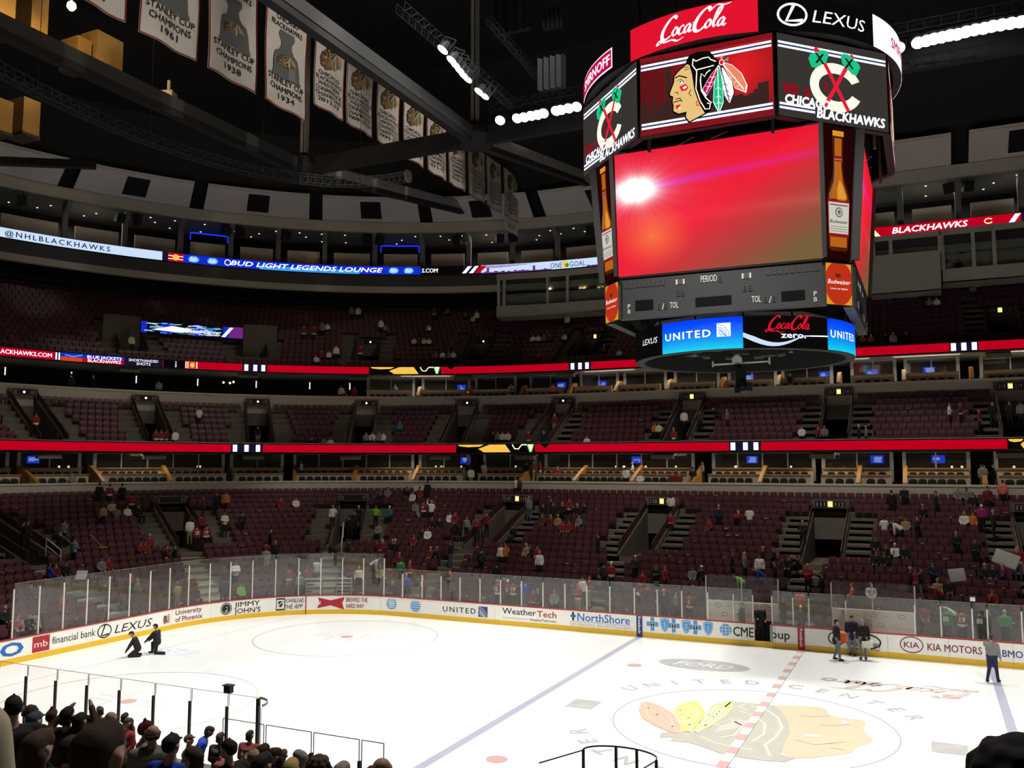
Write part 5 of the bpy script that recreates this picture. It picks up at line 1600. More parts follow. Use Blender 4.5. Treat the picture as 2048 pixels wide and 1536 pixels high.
def stat_art():
    a = Art(); f = crop_stat
    E('stat_white', 225, 225, 218, .9); M('stat_dim', (.05, .05, .05), .6); M('stat_box', (.006, .006, .007), .3)
    def T(s, x, y, h, w=None, m='stat_white'):
        p = f(x, y); a.text(s, p[0], p[1], h, m, 2, .01, w=w)
    T('PERIOD', 800, 200, .21, .50); T('8', 918, 196, .2, None, 'stat_dim')
    T('TOL', 580, 380, .20, .27); T('TOL', 1140, 330, .20, .27)
    T('8/8', 490, 392, .2, .32, 'stat_dim'); T('8/8', 1215, 330, .2, .38, 'stat_dim'); T('/', 523, 390, .2); T('/', 1252, 330, .2)
    for x, y in ((275, 388), (1537, 280)): T('P', x, y, .14); p = f(x, y); a.text('B', p[0], p[1]-.17, .14, 'stat_white', 2)
    T('88', 625, 298, .2, .28, 'stat_dim'); T('88', 1080, 258, .2, .3, 'stat_dim')
    for x0, y0, x1, y1 in ((330, 320, 460, 402), (760, 282, 1005, 365), (1332, 240, 1482, 318)):
        p, q = f(x0, y1), f(x1, y0); a.rect(p[0], min(p[1], q[1]), q[0], max(p[1], q[1]), 'stat_box', 1)
    for x0, x1, y in ((245, 550, 235), (1232, 1582, 130)):
        p, q = f(x0, y), f(x1, y-(x1-x0)*.1)
        n = 9
        for i in range(n): w_ = (q[0]-p[0])/n; a.rect(p[0]+i*w_+.02, p[1]-.08, p[0]+(i+1)*w_-.02, p[1]+.12, 'stat_dim', 1)
    for x, y in ((625, 218), (1078, 172)):
        p = f(x, y)
        for i in range(4): a.rect(p[0]+i*.075, p[1], p[0]+i*.075+.055, p[1]+.16, 'stat_white' if i in (0, 3) else 'label_grey', 2)
    return a
STAT = stat_art()
for i in range(4):
    an = PI/2*i
    n = Vector((math.sin(an), -math.cos(an), 0)); ex = Vector((math.cos(an), math.sin(an), 0))
    lo = n*BT+Vector((0, 0, ZM)); up = n*TP+Vector((0, 0, ZT)); ey = (up-lo); L = ey.length
    fn = on_plane(lo, ex, ey)
    b = MB()
    q = lambda x, y, l: fn(x, y, l)
    b.hexa([q(-HS-.06, -.06, -.3), q(-HS-.06, -.06, 0), q(HS+.06, -.06, 0), q(HS+.06, -.06, -.3)], [q(-HS-.06, L+.06, -.3), q(-HS-.06, L+.06, 0), q(HS+.06, L+.06, 0), q(HS+.06, L+.06, -.3)])
    mf_ = part(b, 'main_frame', 'frame_dark')
    video('main_picture', fn, star_pic, -HS, 0, HS, L, 96 if i == 0 else 24, 64 if i == 0 else 24, mf_, so, .01)
    # statistics panel under the screen
    f2 = on_plane(n*3.86+Vector((0, 0, ZS)), ex, (0, 0, 1))
    b = MB().box((n.x*3.7, n.y*3.7, (ZS+14.48)/2), (2*HS+.02, .3, 14.48-ZS), an)
    sp_ = part(b, 'statistics_panel', 'frame_grey')
    if i in (0, 1): on_board(Art().put(STAT), 'statistics_print', f2, sp_, .004)
    # chamfered corner to the right of this face: bottle panel, round badge and grey fin
    t0, t1 = up+ex*HS, None
    n2 = (n+ex).normalized(); e2 = (ex-n).normalized()
    cu = (TP-HS)*math.sqrt(2); cl_ = (BT-HS)*math.sqrt(2)
    A = lo+ex*HS; B = A+e2*cl_; Cc = up+ex*HS; D = Cc+e2*cu
    Wt, Wb = cu, cl_
    def fb(s, t, l, A=A, B=B, Cc=Cc, D=D, n2=n2):
        p = (A*(1-s)+B*s)*(1-t)+(Cc*(1-s)+D*s)*t; return p+n2*l
    b = MB().add([fb(0, 0, -.05), fb(1, 0, -.05), fb(1, 1, -.05), fb(0, 1, -.05)], [(0, 1, 2, 3)])
    cp_ = part(b, 'corner_panel', 'frame_dark')
    a = Art(); a.rect(0.02, 0, .86, 1, 'bottle_bg', 0, 1, 6)
    a.ell(.47, .55, .34, .42, 'bottle_bg', 1)
    # bottle: s across, t up
    out = [(.15, .08), (.15, .40), (.16, .48), (.22, .55), (.30, .62), (.32, .72), (.31, .90), (.31, .93), (.58, .93), (.58, .90), (.57, .72), (.60, .62), (.68, .55), (.76, .48), (.77, .40), (.77, .08), (.7, .06), (.22, .06)]
    a.poly(out, 'amber_dark', 2)
    a.poly([(.2, .09), (.2, .48), (.32, .58), (.36, .7), (.36, .91), (.53, .91), (.53, .7), (.58, .58), (.7, .48), (.72, .42), (.72, .09)], 'amber', 3)
    a.poly([(.42, .44), (.42, .52), (.48, .6), (.56, .56), (.66, .48), (.66, .44)], 'amber_light', 4); a.line([(.23, .44), (.25, .5), (.34, .6), (.35, .75)], .02, 'label_grey', 5)
    a.rect(.31, .925, .58, .965, 'bud_gold', 4)
    a.rect(.34, .735, .56, .775, 'label_red', 4); a.text('Budweiser', .45, .745, .012, 'label_white', 5, 0, .3, .2, 'c')
    a.rect(.15, .165, .77, .45, 'label_red', 4).rect(.17, .19, .75, .425, 'label_white', 5)
    a.ell(.46, .35, .11, .038, 'label_grey', 6, 14); a.ell(.46, .35, .08, .028, 'label_white', 7, 14); a.ell(.46, .35, .05, .018, 'label_grey', 8, 12)
    a.text('Budweiser', .46, .268, .026, 'px_black', 6, .01, .3, .54, 'c')
    for t in (.205, .222, .24): a.rect(.2, t, .72, t+.004, 'label_grey', 6)
    a.rect(.2, .40, .72, .408, 'label_red', 6)
    on_board(a, 'bottle_picture', fb, cp_, .006)
    # badge below the bottle
    A2 = n*3.86+ex*HS; e_ = A2+e2*cl_*.95
    def fg(s, t, l, A2=A2, e_=e_, n2=n2): p = A2*(1-s)+e_*s; return Vector((p.x, p.y, ZS+(ZM-.1-ZS)*t))+n2*l
    bp_ = part(MB().add([fg(-.02, 0, -.02), fg(1.1, 0, -.02), fg(1.1, 1, -.02), fg(-.02, 1, -.02)], [(0, 1, 2, 3)]), 'corner_panel', 'frame_grey')
    a = Art().rect(.04, .02, .92, .98, 'bud_gold', 0); a.ell(.48, .52, .5, .52, 'bud_red', 1, 28).clip(.04, .02, .92, .98)
    a.ell(.45, .7, .1, .05, 'bud_brown', 2, 10); a.text('Budweiser', .48, .5, .11, 'px_white', 3, .0, .3, .8, 'c', rot=0); a.text('KING OF BEERS.', .48, .37, .035, 'px_white', 3, 0, 0, .62, 'c')
    on_board(a, 'badge_picture', fg, bp_, .004)
    # grey fin along the corner
    b = MB(); f0 = .88
    w0 = fb(f0, 0, .03); w1 = fb(f0, 1, .03)
    b.add([w0, w0+ex*.22*1.0, w1+ex*.24, w1, w0+n*-.12, w0+ex*.22-n*.12, w1+ex*.24-n*.12, w1-n*.12], [(0, 1, 2, 3), (5, 4, 7, 6), (1, 5, 6, 2), (4, 0, 3, 7)])
    part(b, 'corner_fin', 'frame_grey')
    l0 = fb(f0, 0, .03)-ex*0
    n3 = n; 
part(MB().lathe([(3.3, 13.3), (3.6, 14.5), (3.9, 18.4), (3.9, 18.8)], (0, 0, 0), 8), 'core', 'frame_dark')
# catwalk bits between main cube and octagon
b = MB()
for i in range(26):
    an = PI*2*i/26; r = 4.35
    b.bar((r*math.sin(an), -r*math.cos(an), 18.5), (r*math.sin(an+.12), -r*math.cos(an+.12), 18.66), .03)
tl_ = part(b, 'truss_lattice', 'steel'); tl_['kind'] = 'stuff'
# left hand fin of the front face (mirrors the right one)
for i in range(4):
    an = PI/2*i
    n = Vector((math.sin(an), -math.cos(an), 0)); ex = Vector((math.cos(an), math.sin(an), 0))
    b = MB()
    w0 = n*(BT-.68)-ex*(HS+.70)+Vector((0, 0, ZM)); w1 = n*(TP-.95)-ex*(HS+.97)+Vector((0, 0, ZT))
    b.add([w0-ex*.2, w0, w1, w1-ex*.24, w0-ex*.2-n*.12, w0-n*.12, w1-n*.12, w1-ex*.24-n*.12], [(0, 1, 2, 3), (5, 4, 7, 6), (1, 5, 6, 2), (4, 0, 3, 7)])
    part(b, 'corner_fin', 'frame_grey')

# ------------------------------------------------------------------ lower ring
R1_, YA, YB = 3.63, 12.10, 13.08
lr_ = part(ringmesh(R1_, R1_-.3, YA-.02, YB), 'lower_ring', 'frame_dark')
h = YB-YA
fr = on_ring(R1_, 0, YA)
def unit_pic(s, t):
    return (0+10*(1-t), 60+(215-60)*(1-t)**1.3 if True else 0, 255-15*(1-t))
for d0, d1 in ((-32.6, 11.0), (55.3, 100)):
    x0, x1 = R1_*math.radians(d0), R1_*math.radians(d1)
    video('ring_picture', fr, unit_pic, x0, 0, x1, h, 20, 10, lr_, so, .004)
a = Art()
rseg(a, R1_, -100, -32.6, 'px_black', h); rseg(a, R1_, 11.0, 55.3, 'px_black', h)
x0 = R1_*math.radians(-32.6)
a.text('UNITED', x0+.17, .40, .24, 'px_white', 4, .03, w=1.62, space=1.25); united_mark(a, x0+1.98, .38, .42, 'px_white', 'led_sky')
a.text('UNITED', R1_*math.radians(55.3)+.12, .40, .24, 'px_white', 4, .03, w=1.62, space=1.25)
x0 = R1_*math.radians(11); W_ = R1_*math.radians(44.3)
a.put(coke('px_cokered'), x0+W_*.27, .54, .155, .155, 2); a.text('zero.', x0+W_*.4, .30, .19, 'px_white', 3, .02, w=.82)
n = 16; sw = []
for i in range(n+1):
    t = i/n; y = .34-.30*math.sin(PI*min(1, t*1.55))*(1 if t < .65 else .6)+(.12*max(0, t-.6)); sw.append((x0+W_*t, max(.04, y)))
up_ = [(x, y+.04+.13*max(0, 1-abs(i/n-.12)*2.0)) for i, (x, y) in enumerate(sw)]
for i in range(n): a.poly([sw[i], sw[i+1], up_[i+1], up_[i]], 'led_pale' if i < 12 else 'px_white', 2)
x1 = R1_*math.radians(-36); a.text('LEXUS', x1, .42, .2, 'px_white', 3, 0, .2, .95, 'r')
on_board(a, 'lower_ring_screen', fr, lr_, .006)
for i in range(14):
    an = 2*PI*i/14+.2; r = 2.9
    part(MB().bar((3.4*math.sin(an), -3.4*math.cos(an), 13.0), (3.3*math.sin(an), -3.3*math.cos(an), 13.5), .05), 'hanger_strut', 'charcoal')
    part(MB().box((2.2*math.sin(an), -2.2*math.cos(an), 12.75+.12*(i % 3)), (.55, .4, .5), an), 'loudspeaker', 'charcoal')
for i in range(10):
    an = 2*PI*i/10+.45; part(MB().box((1.6*math.sin(an), -1.6*math.cos(an), 12.4), (.3, .12, .08), an), 'lamp_fitting', 'beam_grey')
# hoist cables and frame up to the roof
for x in (-1, 1):
    for y in (-1, 1): part(MB().bar((x*2.6, y*2.6, 22.0), (x*3.4, y*3.4, 41.9), .035, n=6), 'hoist_cable', 'charcoal')

# ------------------------------------------------------------------ remote camera hung below the scoreboard
ac = empty('aerial_camera', (0, 0, 11.2), 'remote aerial camera with white bar and lens hanging under the scoreboard', 'camera'); ao = Vector(ac.location)
cc = Vector((0, -.3, 0))
for nm, b, m in (('arm', MB().bar((-.95, -.3, 12.0), (.95, -.3, 12.03), .05), 'white'), ('arm_tip', MB().bar((-.95, -.3, 11.93), (-.95, -.3, 12.12), .05).bar((.95, -.3, 11.93), (.95, -.3, 12.16), .05), 'white'),
                 ('ring', MB().lathe([(.10, 0), (.17, 0), (.17, .06), (.10, .06)], (-.12, -.36, 12.12), 16, ax='y'), 'white'),
                 ('cable', MB().bar((-.5, 0, 12.9), (-.1, -.3, 12.1), .04), 'beam_grey'),
                 ('body', MB().box((-.02, -.3, 11.55), (.34, .3, .62), .3).box((-.1, -.3, 11.86), (.2, .2, .2), 0).box((.1, -.3, 11.2), (.42, .34, .3), -.4).box((-.13, -.3, 11.1), (.2, .3, .22), .2), 'black'),
                 ('lens', MB().lathe([(.1, -.2), (.12, 0), (.07, .02)], (.12, -.42, 11.12), 12, ax='y'), 'charcoal'),
                 ('hanger', MB().bar((0, -.2, 12.0), (0, -.1, 12.9), .05), 'beam_grey')):
    mesh_child(rel(b, ao), nm, m, ac)
# ================================================================== roof beams, lamps, trusses
def struct(b, name, mat, label): return b.build(name, MATS[mat], label=label, kind='structure')
def beam(p, q, w_, h_, name='roof_beam', label='dark roof beam with pale lower flange', capmat='beam_mid'):
    t = empty(name, p, label, None, None, 'structure'); o = Vector(t.location)
    mesh_child(rel(MB().bar(p, q, w_, h_), o), 'web', 'beam_dark', t)
    p2, q2 = Vector(p)+Vector((0, 0, -h_/2)), Vector(q)+Vector((0, 0, -h_/2))
    d = (q2-p2).normalized(); sd = d.cross(Vector((0, 0, 1))).normalized()*(w_/2+.02)
    if capmat:
        side_ = MB().bar(Vector(p)+sd+Vector((0, 0, h_*.16)), Vector(q)+sd+Vector((0, 0, h_*.16)), .05, h_*.62)
        mesh_child(rel(side_, o), 'flange', capmat, t)
    return t
beam((-20.5, -14, 29.9), (-20.5, 18.6, 29.9), .55, 1.15)
beam((-20.5, 20.3, 30.1), (-20.5, 40.5, 33.5), .55, 1.15, capmat='beam_light')
beam((-34.6, -14, 29.9), (-34.5, 18.6, 29.9), .55, 1.15)
beam((-34.4, 20.3, 30.1), (-34.4, 50.0, 34.4), .55, 1.15, capmat='beam_light')
beam((-33.8, 19.3, 30.0), (-21.2, 19.3, 30.0), .5, 1.2, capmat=None)
beam((-19.8, 19.3, 30.0), (22.0, 19.3, 30.0), .5, 1.2, capmat=None)
beam(at_z(-60, 320, 31), at_z(190, 330, 31), .6, .55, capmat=None)
for x in (-20.5, -34.4):
    MB().lathe([(.3, -.9), (1.1, -.6), (1.25, 0), (1.1, .55), (.4, .9)], (0, 0, 0), 12).build('beam_node', MATS['beam_dark'], loc=(x, 19.4, 30.0), kind='structure', label='dark steel node where the roof beams meet')
    b = MB().box((0, 0, 0), (.5, .5, 11.2)); b2 = MB()
    t = empty('roof_post', (x, 19.2, 31), 'grey steel post rising from the beam node', None, None, 'structure')
    mesh_child(MB().box((0, 0, 5.4), (.36, .5, 10.8)), 'web', 'beam_dark', t); mesh_child(MB().box((.24, -.05, 5.4), (.05, .5, 10.8)).box((0, -.29, 5.4), (.2, .05, 10.8)), 'flange', 'beam_light', t)
def lattice(b, p, q, w_, n, r=.035, chord=.045):
    p, q = Vector(p), Vector(q); d = (q-p).normalized(); s_ = d.cross(Vector((0, 0, 1))).normalized()*w_/2; u_ = Vector((0, 0, w_/2))
    cs = [s_+u_, -s_+u_, -s_-u_, s_-u_]
    for c in cs: b.bar(p+c, q+c, chord, n=4)
    for i in range(n):
        a, e = p+(q-p)*(i/n), p+(q-p)*((i+1)/n)
        for j in range(4): b.bar(a+cs[j], e+cs[(j+1) % 4], r, n=3)
        for j in range(4): b.bar(a+cs[j], a+cs[(j+1) % 4], r, n=3)
# rows of rink floodlights: housings with glowing lenses on lattice trusses
E('lamp_lens', 255, 253, 245, 14.0)
lamp_me = MB().lathe([(.12, .55), (.30, .30), (.34, 0.02)], (0, 0, 0), 12).mesh('housing', MATS['charcoal'])
lens_me = MB().lathe([(.31, 0), (.31, .03)], (0, 0, 0), 14).mesh('lens', MATS['lamp_lens'])
yoke_me = MB().bar((-.36, 0, .2), (-.36, 0, .8), .05).bar((.36, 0, .2), (.36, 0, .8), .05).bar((-.36, 0, .8), (.36, 0, .8), .05).mesh('yoke', MATS['charcoal'])
LA = [(885, 100), (903, 121), (911, 131), (919, 141), (927, 151), (934, 158), (958, 184), (968, 192)]
LB = [(1000, 241), (1034, 237), (1048, 235), (1062, 232), (1075, 230), (1087, 227), (1112, 222), (1122, 220), (1137, 217), (1153, 214)]
LR = [(1797, 96), (1836, 86), (1853, 82), (1868, 78), (1884, 75), (1900, 71), (1915, 69), (1932, 64), (1950, 60), (1968, 57), (1985, 53), (2003, 50), (2022, 47), (2042, 44)]
def lamps(pts, group, tilt, lab):
    for j, (u, v) in enumerate(pts):
        p = at_z(u, v, LAMP_Z)
        t = empty('rink_floodlight_fixture', p, 'glowing floodlight, %s from the left in the row %s' % (ORD[min(j, 15)], lab), 'floodlight', group)
        t.rotation_euler = tilt
        for nm, me_ in (('housing', lamp_me), ('lens', lens_me), ('yoke', yoke_me)): link(nm, me_, t)
lamps(LA, 'floodlights by the banners', (-.35, .5, 0), 'beside the small banners')
lamps(LB, 'floodlights left of the scoreboard', (-.7, 0, 0), 'left of the scoreboard')
lamps(LR, 'floodlights right of the scoreboard', (-.7, 0, 0), 'right of the scoreboard')
for p, q, n in (((-16.9, 4.5, 30.9), (-16.9, 18.0, 30.9), 22), ((-18.5, 17.4, 30.9), (-4.0, 17.4, 30.9), 18), ((4.0, 17.4, 30.9), (18.0, 17.4, 30.9), 18)):
    b = MB(); lattice(b, p, q, .5, n, .014, .022)
    tag(b.build('lamp_truss', MATS['beam_dark']), 'lattice truss carrying floodlights, '+('beside the banners' if p[0] == q[0] else ('left of the scoreboard' if p[0] < 0 else 'right of the scoreboard')), 'truss', 'lamp trusses')
# curved lighting truss hanging at the left
b = MB(); path = [at_z(u, v, 27.0) for u, v in ((-60, 105), (0, 140), (75, 180), (150, 216), (225, 250), (300, 280), (375, 306), (450, 328), (525, 346), (600, 357), (660, 363), (720, 364), (770, 361), (815, 353))]
b2 = MB()
for i in range(len(path)-1): lattice(b if i < 9 else b2, path[i], path[i+1], .55, 4, .016, .028)
t = empty('curved_truss', path[7], 'long curved lattice lighting truss hanging from the roof at left', 'truss'); o = Vector(t.location)
mesh_child(rel(b, o), 'lattice', 'beam_dark', t); mesh_child(rel(b2, o), 'lattice', 'beam_grey', t)
for i in (2, 5, 8, 11): mesh_child(rel(MB().bar(path[i], path[i]+Vector((0, 0, 14)), .02, n=3), o), 'hoist_wire', 'charcoal', t)
mesh_child(rel(MB().lathe([(.25, 0), (.42, 0), (.42, .1), (.25, .1)], path[-1], 12, ax='x'), o), 'end_ring', 'steel', t)
# duct sides glowing in the warm work lamp, upper left
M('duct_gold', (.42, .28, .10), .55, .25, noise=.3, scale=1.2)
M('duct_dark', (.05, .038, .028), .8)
DU = [(-20, -30, 31, 48, 0), (62, -40, 96, 72, 1), (155, 68, 183, 128, 2), (193, 56, 246, 136, 3), (-15, 188, 26, 254, 4), (46, 190, 80, 262, 5)]
DN = ['at the upper left corner', 'under the warm work lamp', 'with streaky light beside the white banner', 'behind the first whole banner', 'at the left edge above the beige panels', 'near the left edge below the long beam']
for u0, v0, u1, v1, j in DU:
    p0, p1 = at_x(u0, v1, -40), at_x(u1, v1, -40); zt = at_x(u0, v0, -40).z
    t = empty('air_duct', ((-41.2), (p0.y+p1.y)/2, p0.z), 'golden lit duct in the dark roof, '+DN[j], 'air duct', 'roof air ducts'); o = Vector(t.location)
    y0, y1, z0 = p0.y, p1.y, min(p0.z, p1.z)
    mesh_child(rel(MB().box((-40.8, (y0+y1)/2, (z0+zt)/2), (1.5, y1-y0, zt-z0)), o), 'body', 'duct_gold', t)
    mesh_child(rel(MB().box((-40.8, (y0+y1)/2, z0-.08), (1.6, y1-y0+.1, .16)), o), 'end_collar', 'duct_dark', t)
wl = at_x(143, 12, -37)
t = empty('work_lamp', wl, 'small warm glowing work lamp hanging near the upper left corner', 'lamp')
E('work_glow', 255, 225, 150, 8.0)
MB().lathe([(.12, -.25), (.26, -.05), (.22, .15), (.06, .3)], (0, 0, 0), 10).build('bulb', MATS['work_glow'], t)
MB().bar((0, 0, .3), (0, 0, 6), .03, n=4).build('cord', MATS['black'], t)
l = bpy.data.lights.new('work_lamp_light', 'POINT'); l.energy = 900; l.color = (1, .62, .25); l.shadow_soft_size = .3
lo_ = bpy.data.objects.new('work_lamp_light', l); col.objects.link(lo_); lo_.location = wl+Vector((.6, 0, -.2))
p = at_z(337, 199, 31)
MB().box((0, 0, 0), (.75, .75, .9), .4).lathe([(.1, .45), (.1, 1.2)], (0, 0, 0), 6).build('access_point', MATS['white'], loc=p, label='small white box mounted on the long grey roof beam', cat='box')
# dark hanging speaker arrays and drapes that read as faint shapes high in the roof
M('truss_dark', (.05, .05, .05), .6)
M('drape', (.016, .015, .015), .95)
for j, (u0, v0, u1, v1, lab) in enumerate(((980, -20, 1055, 70, 'pale folded drape hanging at the top edge beside the red ring'), (1085, 10, 1120, 55, 'narrow grey drape hanging at the top edge'), (1075, 105, 1125, 180, 'dark speaker cluster hanging above the floodlights'))):
    p0, p1 = at_y(u0, v1, 14), at_y(u1, v0, 14)
    b = MB(); n = 8
    for i in range(n):
        xa, xb = p0.x+(p1.x-p0.x)*i/n, p0.x+(p1.x-p0.x)*(i+1)/n
        b.hexa([(xa, 14+.25*(i % 2), p0.z), (xb, 14+.25*((i+1) % 2), p0.z), (xb, 14.5, p0.z), (xa, 14.5, p0.z)], [(xa, 14+.25*(i % 2), p1.z), (xb, 14+.25*((i+1) % 2), p1.z), (xb, 14.5, p1.z), (xa, 14.5, p1.z)])
    b.build('roof_drape' if j < 2 else 'speaker_cluster', MATS['drape' if j < 2 else 'charcoal'], label=lab, cat='drape' if j < 2 else 'speaker')
b = MB(); lattice(b, at_z(978, 40, 33), at_z(1145, 235, 31), .35, 16, .012, .02); b.build('cable_truss', MATS['beam_dark'], label='thin slanting truss running down behind the floodlights', cat='truss')

# ================================================================== banners
M('cloth', (.66, .60, .52), .9, noise=.05, scale=3); M('cloth_red', (.22, .02, .02), .9); M('cup_grey', (.13, .13, .125), .8); M('cup_light', (.20, .20, .19), .8); M('banner_ink', (.02, .018, .017), .8)
M('bl_face', (.22, .13, .05), .8); M('bl_hair', (.03, .025, .02), .8); M('bl_line', (.5, .38, .12), .8); M('bl_gold', (.42, .36, .06), .8); M('bl_green', (.30, .38, .06), .8); M('bl_orange', (.55, .24, .09), .8); M('bl_olive', (.20, .19, .04), .8)
BX = -28.7
def unit_head(px, py): return ((px-584)/460, (716-py)/420)
BHEAD = head_logo(unit_head, 2, dict(face='bl_face', hair='bl_hair', line='bl_line', f1='bl_olive', f2='bl_green', f3='bl_gold', f4='bl_orange', red='bl_orange', white='cloth', dark='bl_hair'))
def cup():
    a = Art()
    pr = [(.5, 0), (.5, .06), (.46, .1), (.43, .38), (.38, .52), (.24, .58), (.18, .66), (.16, .76), (.2, .82), (.26, .9), (.24, 1.0)]
    a.poly([(x, y) for x, y in pr]+[(-x, y) for x, y in reversed(pr)], 'cup_grey', 1)
    a.poly([(.05, .02), (.3, .02), (.26, .4), (.05, .5)], 'cup_light', 2)
    a.put(BHEAD, -.36, .2, .62, .30, 2)
    return a
CUP = cup()
def banner(bl, br, zb, zt, lines, kind, label, tagtext=None):
    y0, y1 = at_x(bl[0], bl[1], BX).y, at_x(br[0], br[1], BX).y
    W_, H_ = y1-y0, zt-zb
    t = empty('championship_banner', (BX, (y0+y1)/2, zb), label, 'banner', 'hanging banners'); o = Vector(t.location)
    ph = y0*1.7
    def fn(x, y, l):
        w_ = .09*math.sin(x/W_*9+ph)*(.35+.65*(1-y/H_))+.05*math.sin(y*.9+ph)
        return Vector((BX+w_+l, y0+x, zb+y-.0))
    cl = Art().rect(0, 0, W_, H_, 'cloth', 0, 14, 18)
    g = cl.build('cloth', fn, None, .0); g.parent = t; g.matrix_parent_inverse = Matrix.Translation(-o)
    cl_ = g
    sol = g.modifiers.new('thickness', 'SOLIDIFY'); sol.thickness = .02; sol.offset = -1
    bd = Art(); e = .07
    for r in ((0, 0, W_, e), (0, H_-e, W_, H_), (0, 0, e, H_), (W_-e, 0, W_, H_)): bd.rect(*r, 'cloth_red', 1, 14, 18)
    g = bd.build('border', fn, None, .02); g.parent = cl_
    a = Art()
    if kind == 'cup':
        a.text('CHICAGO', W_/2, H_*.9, H_*.055, 'banner_ink', 1, .015, align='c', w=W_*.5); a.text('BLACKHAWKS', W_/2, H_*.825, H_*.055, 'banner_ink', 1, .015, align='c', w=W_*.72)
        a.put(CUP, W_/2, H_*.315, W_*.66, H_*.49, 1)
        for i, s in enumerate(lines): a.text(s, W_/2, H_*(.255-.085*i), H_*.06, 'banner_ink', 1, .015, align='c', w=W_*(.85, .74, .34)[i])
    else:
        a.put(BHEAD, W_*.16, H_*.58, W_*.7, H_*.36, 1)
        n = len(lines)
        for i, s in enumerate(lines): a.text(s, W_/2, H_*(.50-.46/n*i), H_*.34/n, 'banner_ink', 2, .015, align='c', w=W_*min(.86, .1*len(s)))
    g = a.build('print', fn, None, .02); g.parent = cl_
    mesh_child(rel(MB().bar((BX, y0-.05, zt+.03), (BX, y1+.05, zt+.03), .05, n=6), o), 'hanging_bar', 'beam_dark', t)
    [mesh_child(rel(MB().bar((BX, y_, zt), (BX, y_, 41), .015, n=3), o), 'hanging_wire', 'beam_dark', t) for y_ in (y0+.2, y1-.2)]
    if tagtext:
        g = Art().rect(0, -1.25, W_, -.1, 'cloth', 0).text(tagtext, W_/2, -.85, .4, 'banner_ink', 2, .01, align='c', w=W_*.5).build('tag_strip', lambda x, y, l: Vector((BX+l, y0+x, zb+y)), None, .02)
        g.parent = t; g.matrix_parent_inverse = Matrix.Translation(-o)
zc = at_x(533, 0, BX).z
zcb = at_x(611, 244, BX).z
SC = ['STANLEY CUP', 'CHAMPIONS']
banner((128, -22), (251, 43), zcb, zc, SC+['2010'], 'cup', 'white cup banner cut by the top edge, leftmost of the row')
banner((280, 60), (392, 119), zcb, zc, SC+['1961'], 'cup', 'tall white cup banner, first whole lower edge from the left')
banner((414, 136), (510, 187), zcb, zc, SC+['1938'], 'cup', 'tall white cup banner hanging between two other cup banners')
banner((527, 197), (611, 244), zcb, zc, SC+['1934'], 'cup', 'tall white cup banner showing the whole cup and its team lettering')
zs, zsb = at_x(630, 68, BX).z, at_x(687, 242, BX).z
CB = ['CHICAGO', 'BLACKHAWKS']; CC = ['CONFERENCE', 'CHAMPIONS']
SM = [((628, 208), (687, 242), CB+['WESTERN']+CC+['2012-13'], 'largest head emblem banner, next to the cup banners'),
      ((692, 247), (745, 277), CB+['WESTERN']+CC+['2009-2010'], 'head emblem banner second after the cup banners'),
      ((753, 282), (799, 310), CB+['CAMPBELL']+CC+['1991-92'], 'head emblem banner just above the crossing dark beam, third in its row'),
      ((806, 314), (848, 336), CB+['CAMPBELL']+CC+['1972-73'], 'head emblem banner cut by the dark crossing beam, fourth in its row'),
      ((853, 338), (893, 361), CB+['CAMPBELL']+CC+['1971-72'], 'bright lit head emblem banner under the beam, fifth in its row'),
      ((896, 362), (931, 383), CB+['CAMPBELL']+CC+['1970-71'], 'brightest head emblem banner below the beam node'),
      ((936, 385), (970, 404), CB+['WALES']+CC+['1969-70'], 'head emblem banner just right of the beam node'),
      ((973, 407), (1002, 424), CB+['NHL CHAMPIONS', 'PRINCE OF', 'WALES TROPHY', '1966-67'], 'head emblem banner, last but one of the row'),
      ((1008, 427), (1035, 442), CB+["PRESIDENT'S", 'TROPHY', 'CHAMPIONS', '1990-91'], 'shaded head emblem banner with a small tag below, last of the row')]
for i, (a0, a1, ln, lab) in enumerate(SM): banner(a0, a1, zsb, zs, ln, 'head', lab, '2012-13' if i == 8 else None)
for y, e in ((-2, 2600), (12, 2800), (26, 3200)):  # unseen spots added to brighten the banners
    spot('banner_fill_light', (-15.0, y-2, 37.5), (BX, y, 32), e, 60, (1, .93, .85), .4, .8)
# ================================================================== people
SLOTS = ['skin', 'shirt', 'pants', 'hair', 'shoes', 'trim']
def seg_capsule(b, p, q, ra, rb, n=10):
    p, q = Vector(p), Vector(q); d = q-p
    L = d.length
    d = d.normalized() if L > 1e-6 else Vector((0, 0, 1))
    up = Vector((0, 0, 1)) if abs(d.z) < .9 else Vector((0, 1, 0))
    s = d.cross(up).normalized(); u = s.cross(d)
    prof = [(p, ra, a) for a in (-80, -50, -20, 0)]+[(q, rb, a) for a in (0, 20, 50, 80)]
    vs, fs = [], []
    for c, r, a in prof:
        a = math.radians(a); cc = c+d*(r*math.sin(a)); rr = r*math.cos(a)
        vs += [cc+s*(rr*math.cos(2*PI*i/n))+u*(rr*math.sin(2*PI*i/n)) for i in range(n)]
    m = len(prof)
    for j in range(m-1):
        for i in range(n): fs.append((j*n+i, j*n+(i+1) % n, (j+1)*n+(i+1) % n, (j+1)*n+i))
    fs.append(tuple(range(n-1, -1, -1))); fs.append(tuple(range((m-1)*n, m*n)))
    b.add(vs, fs)
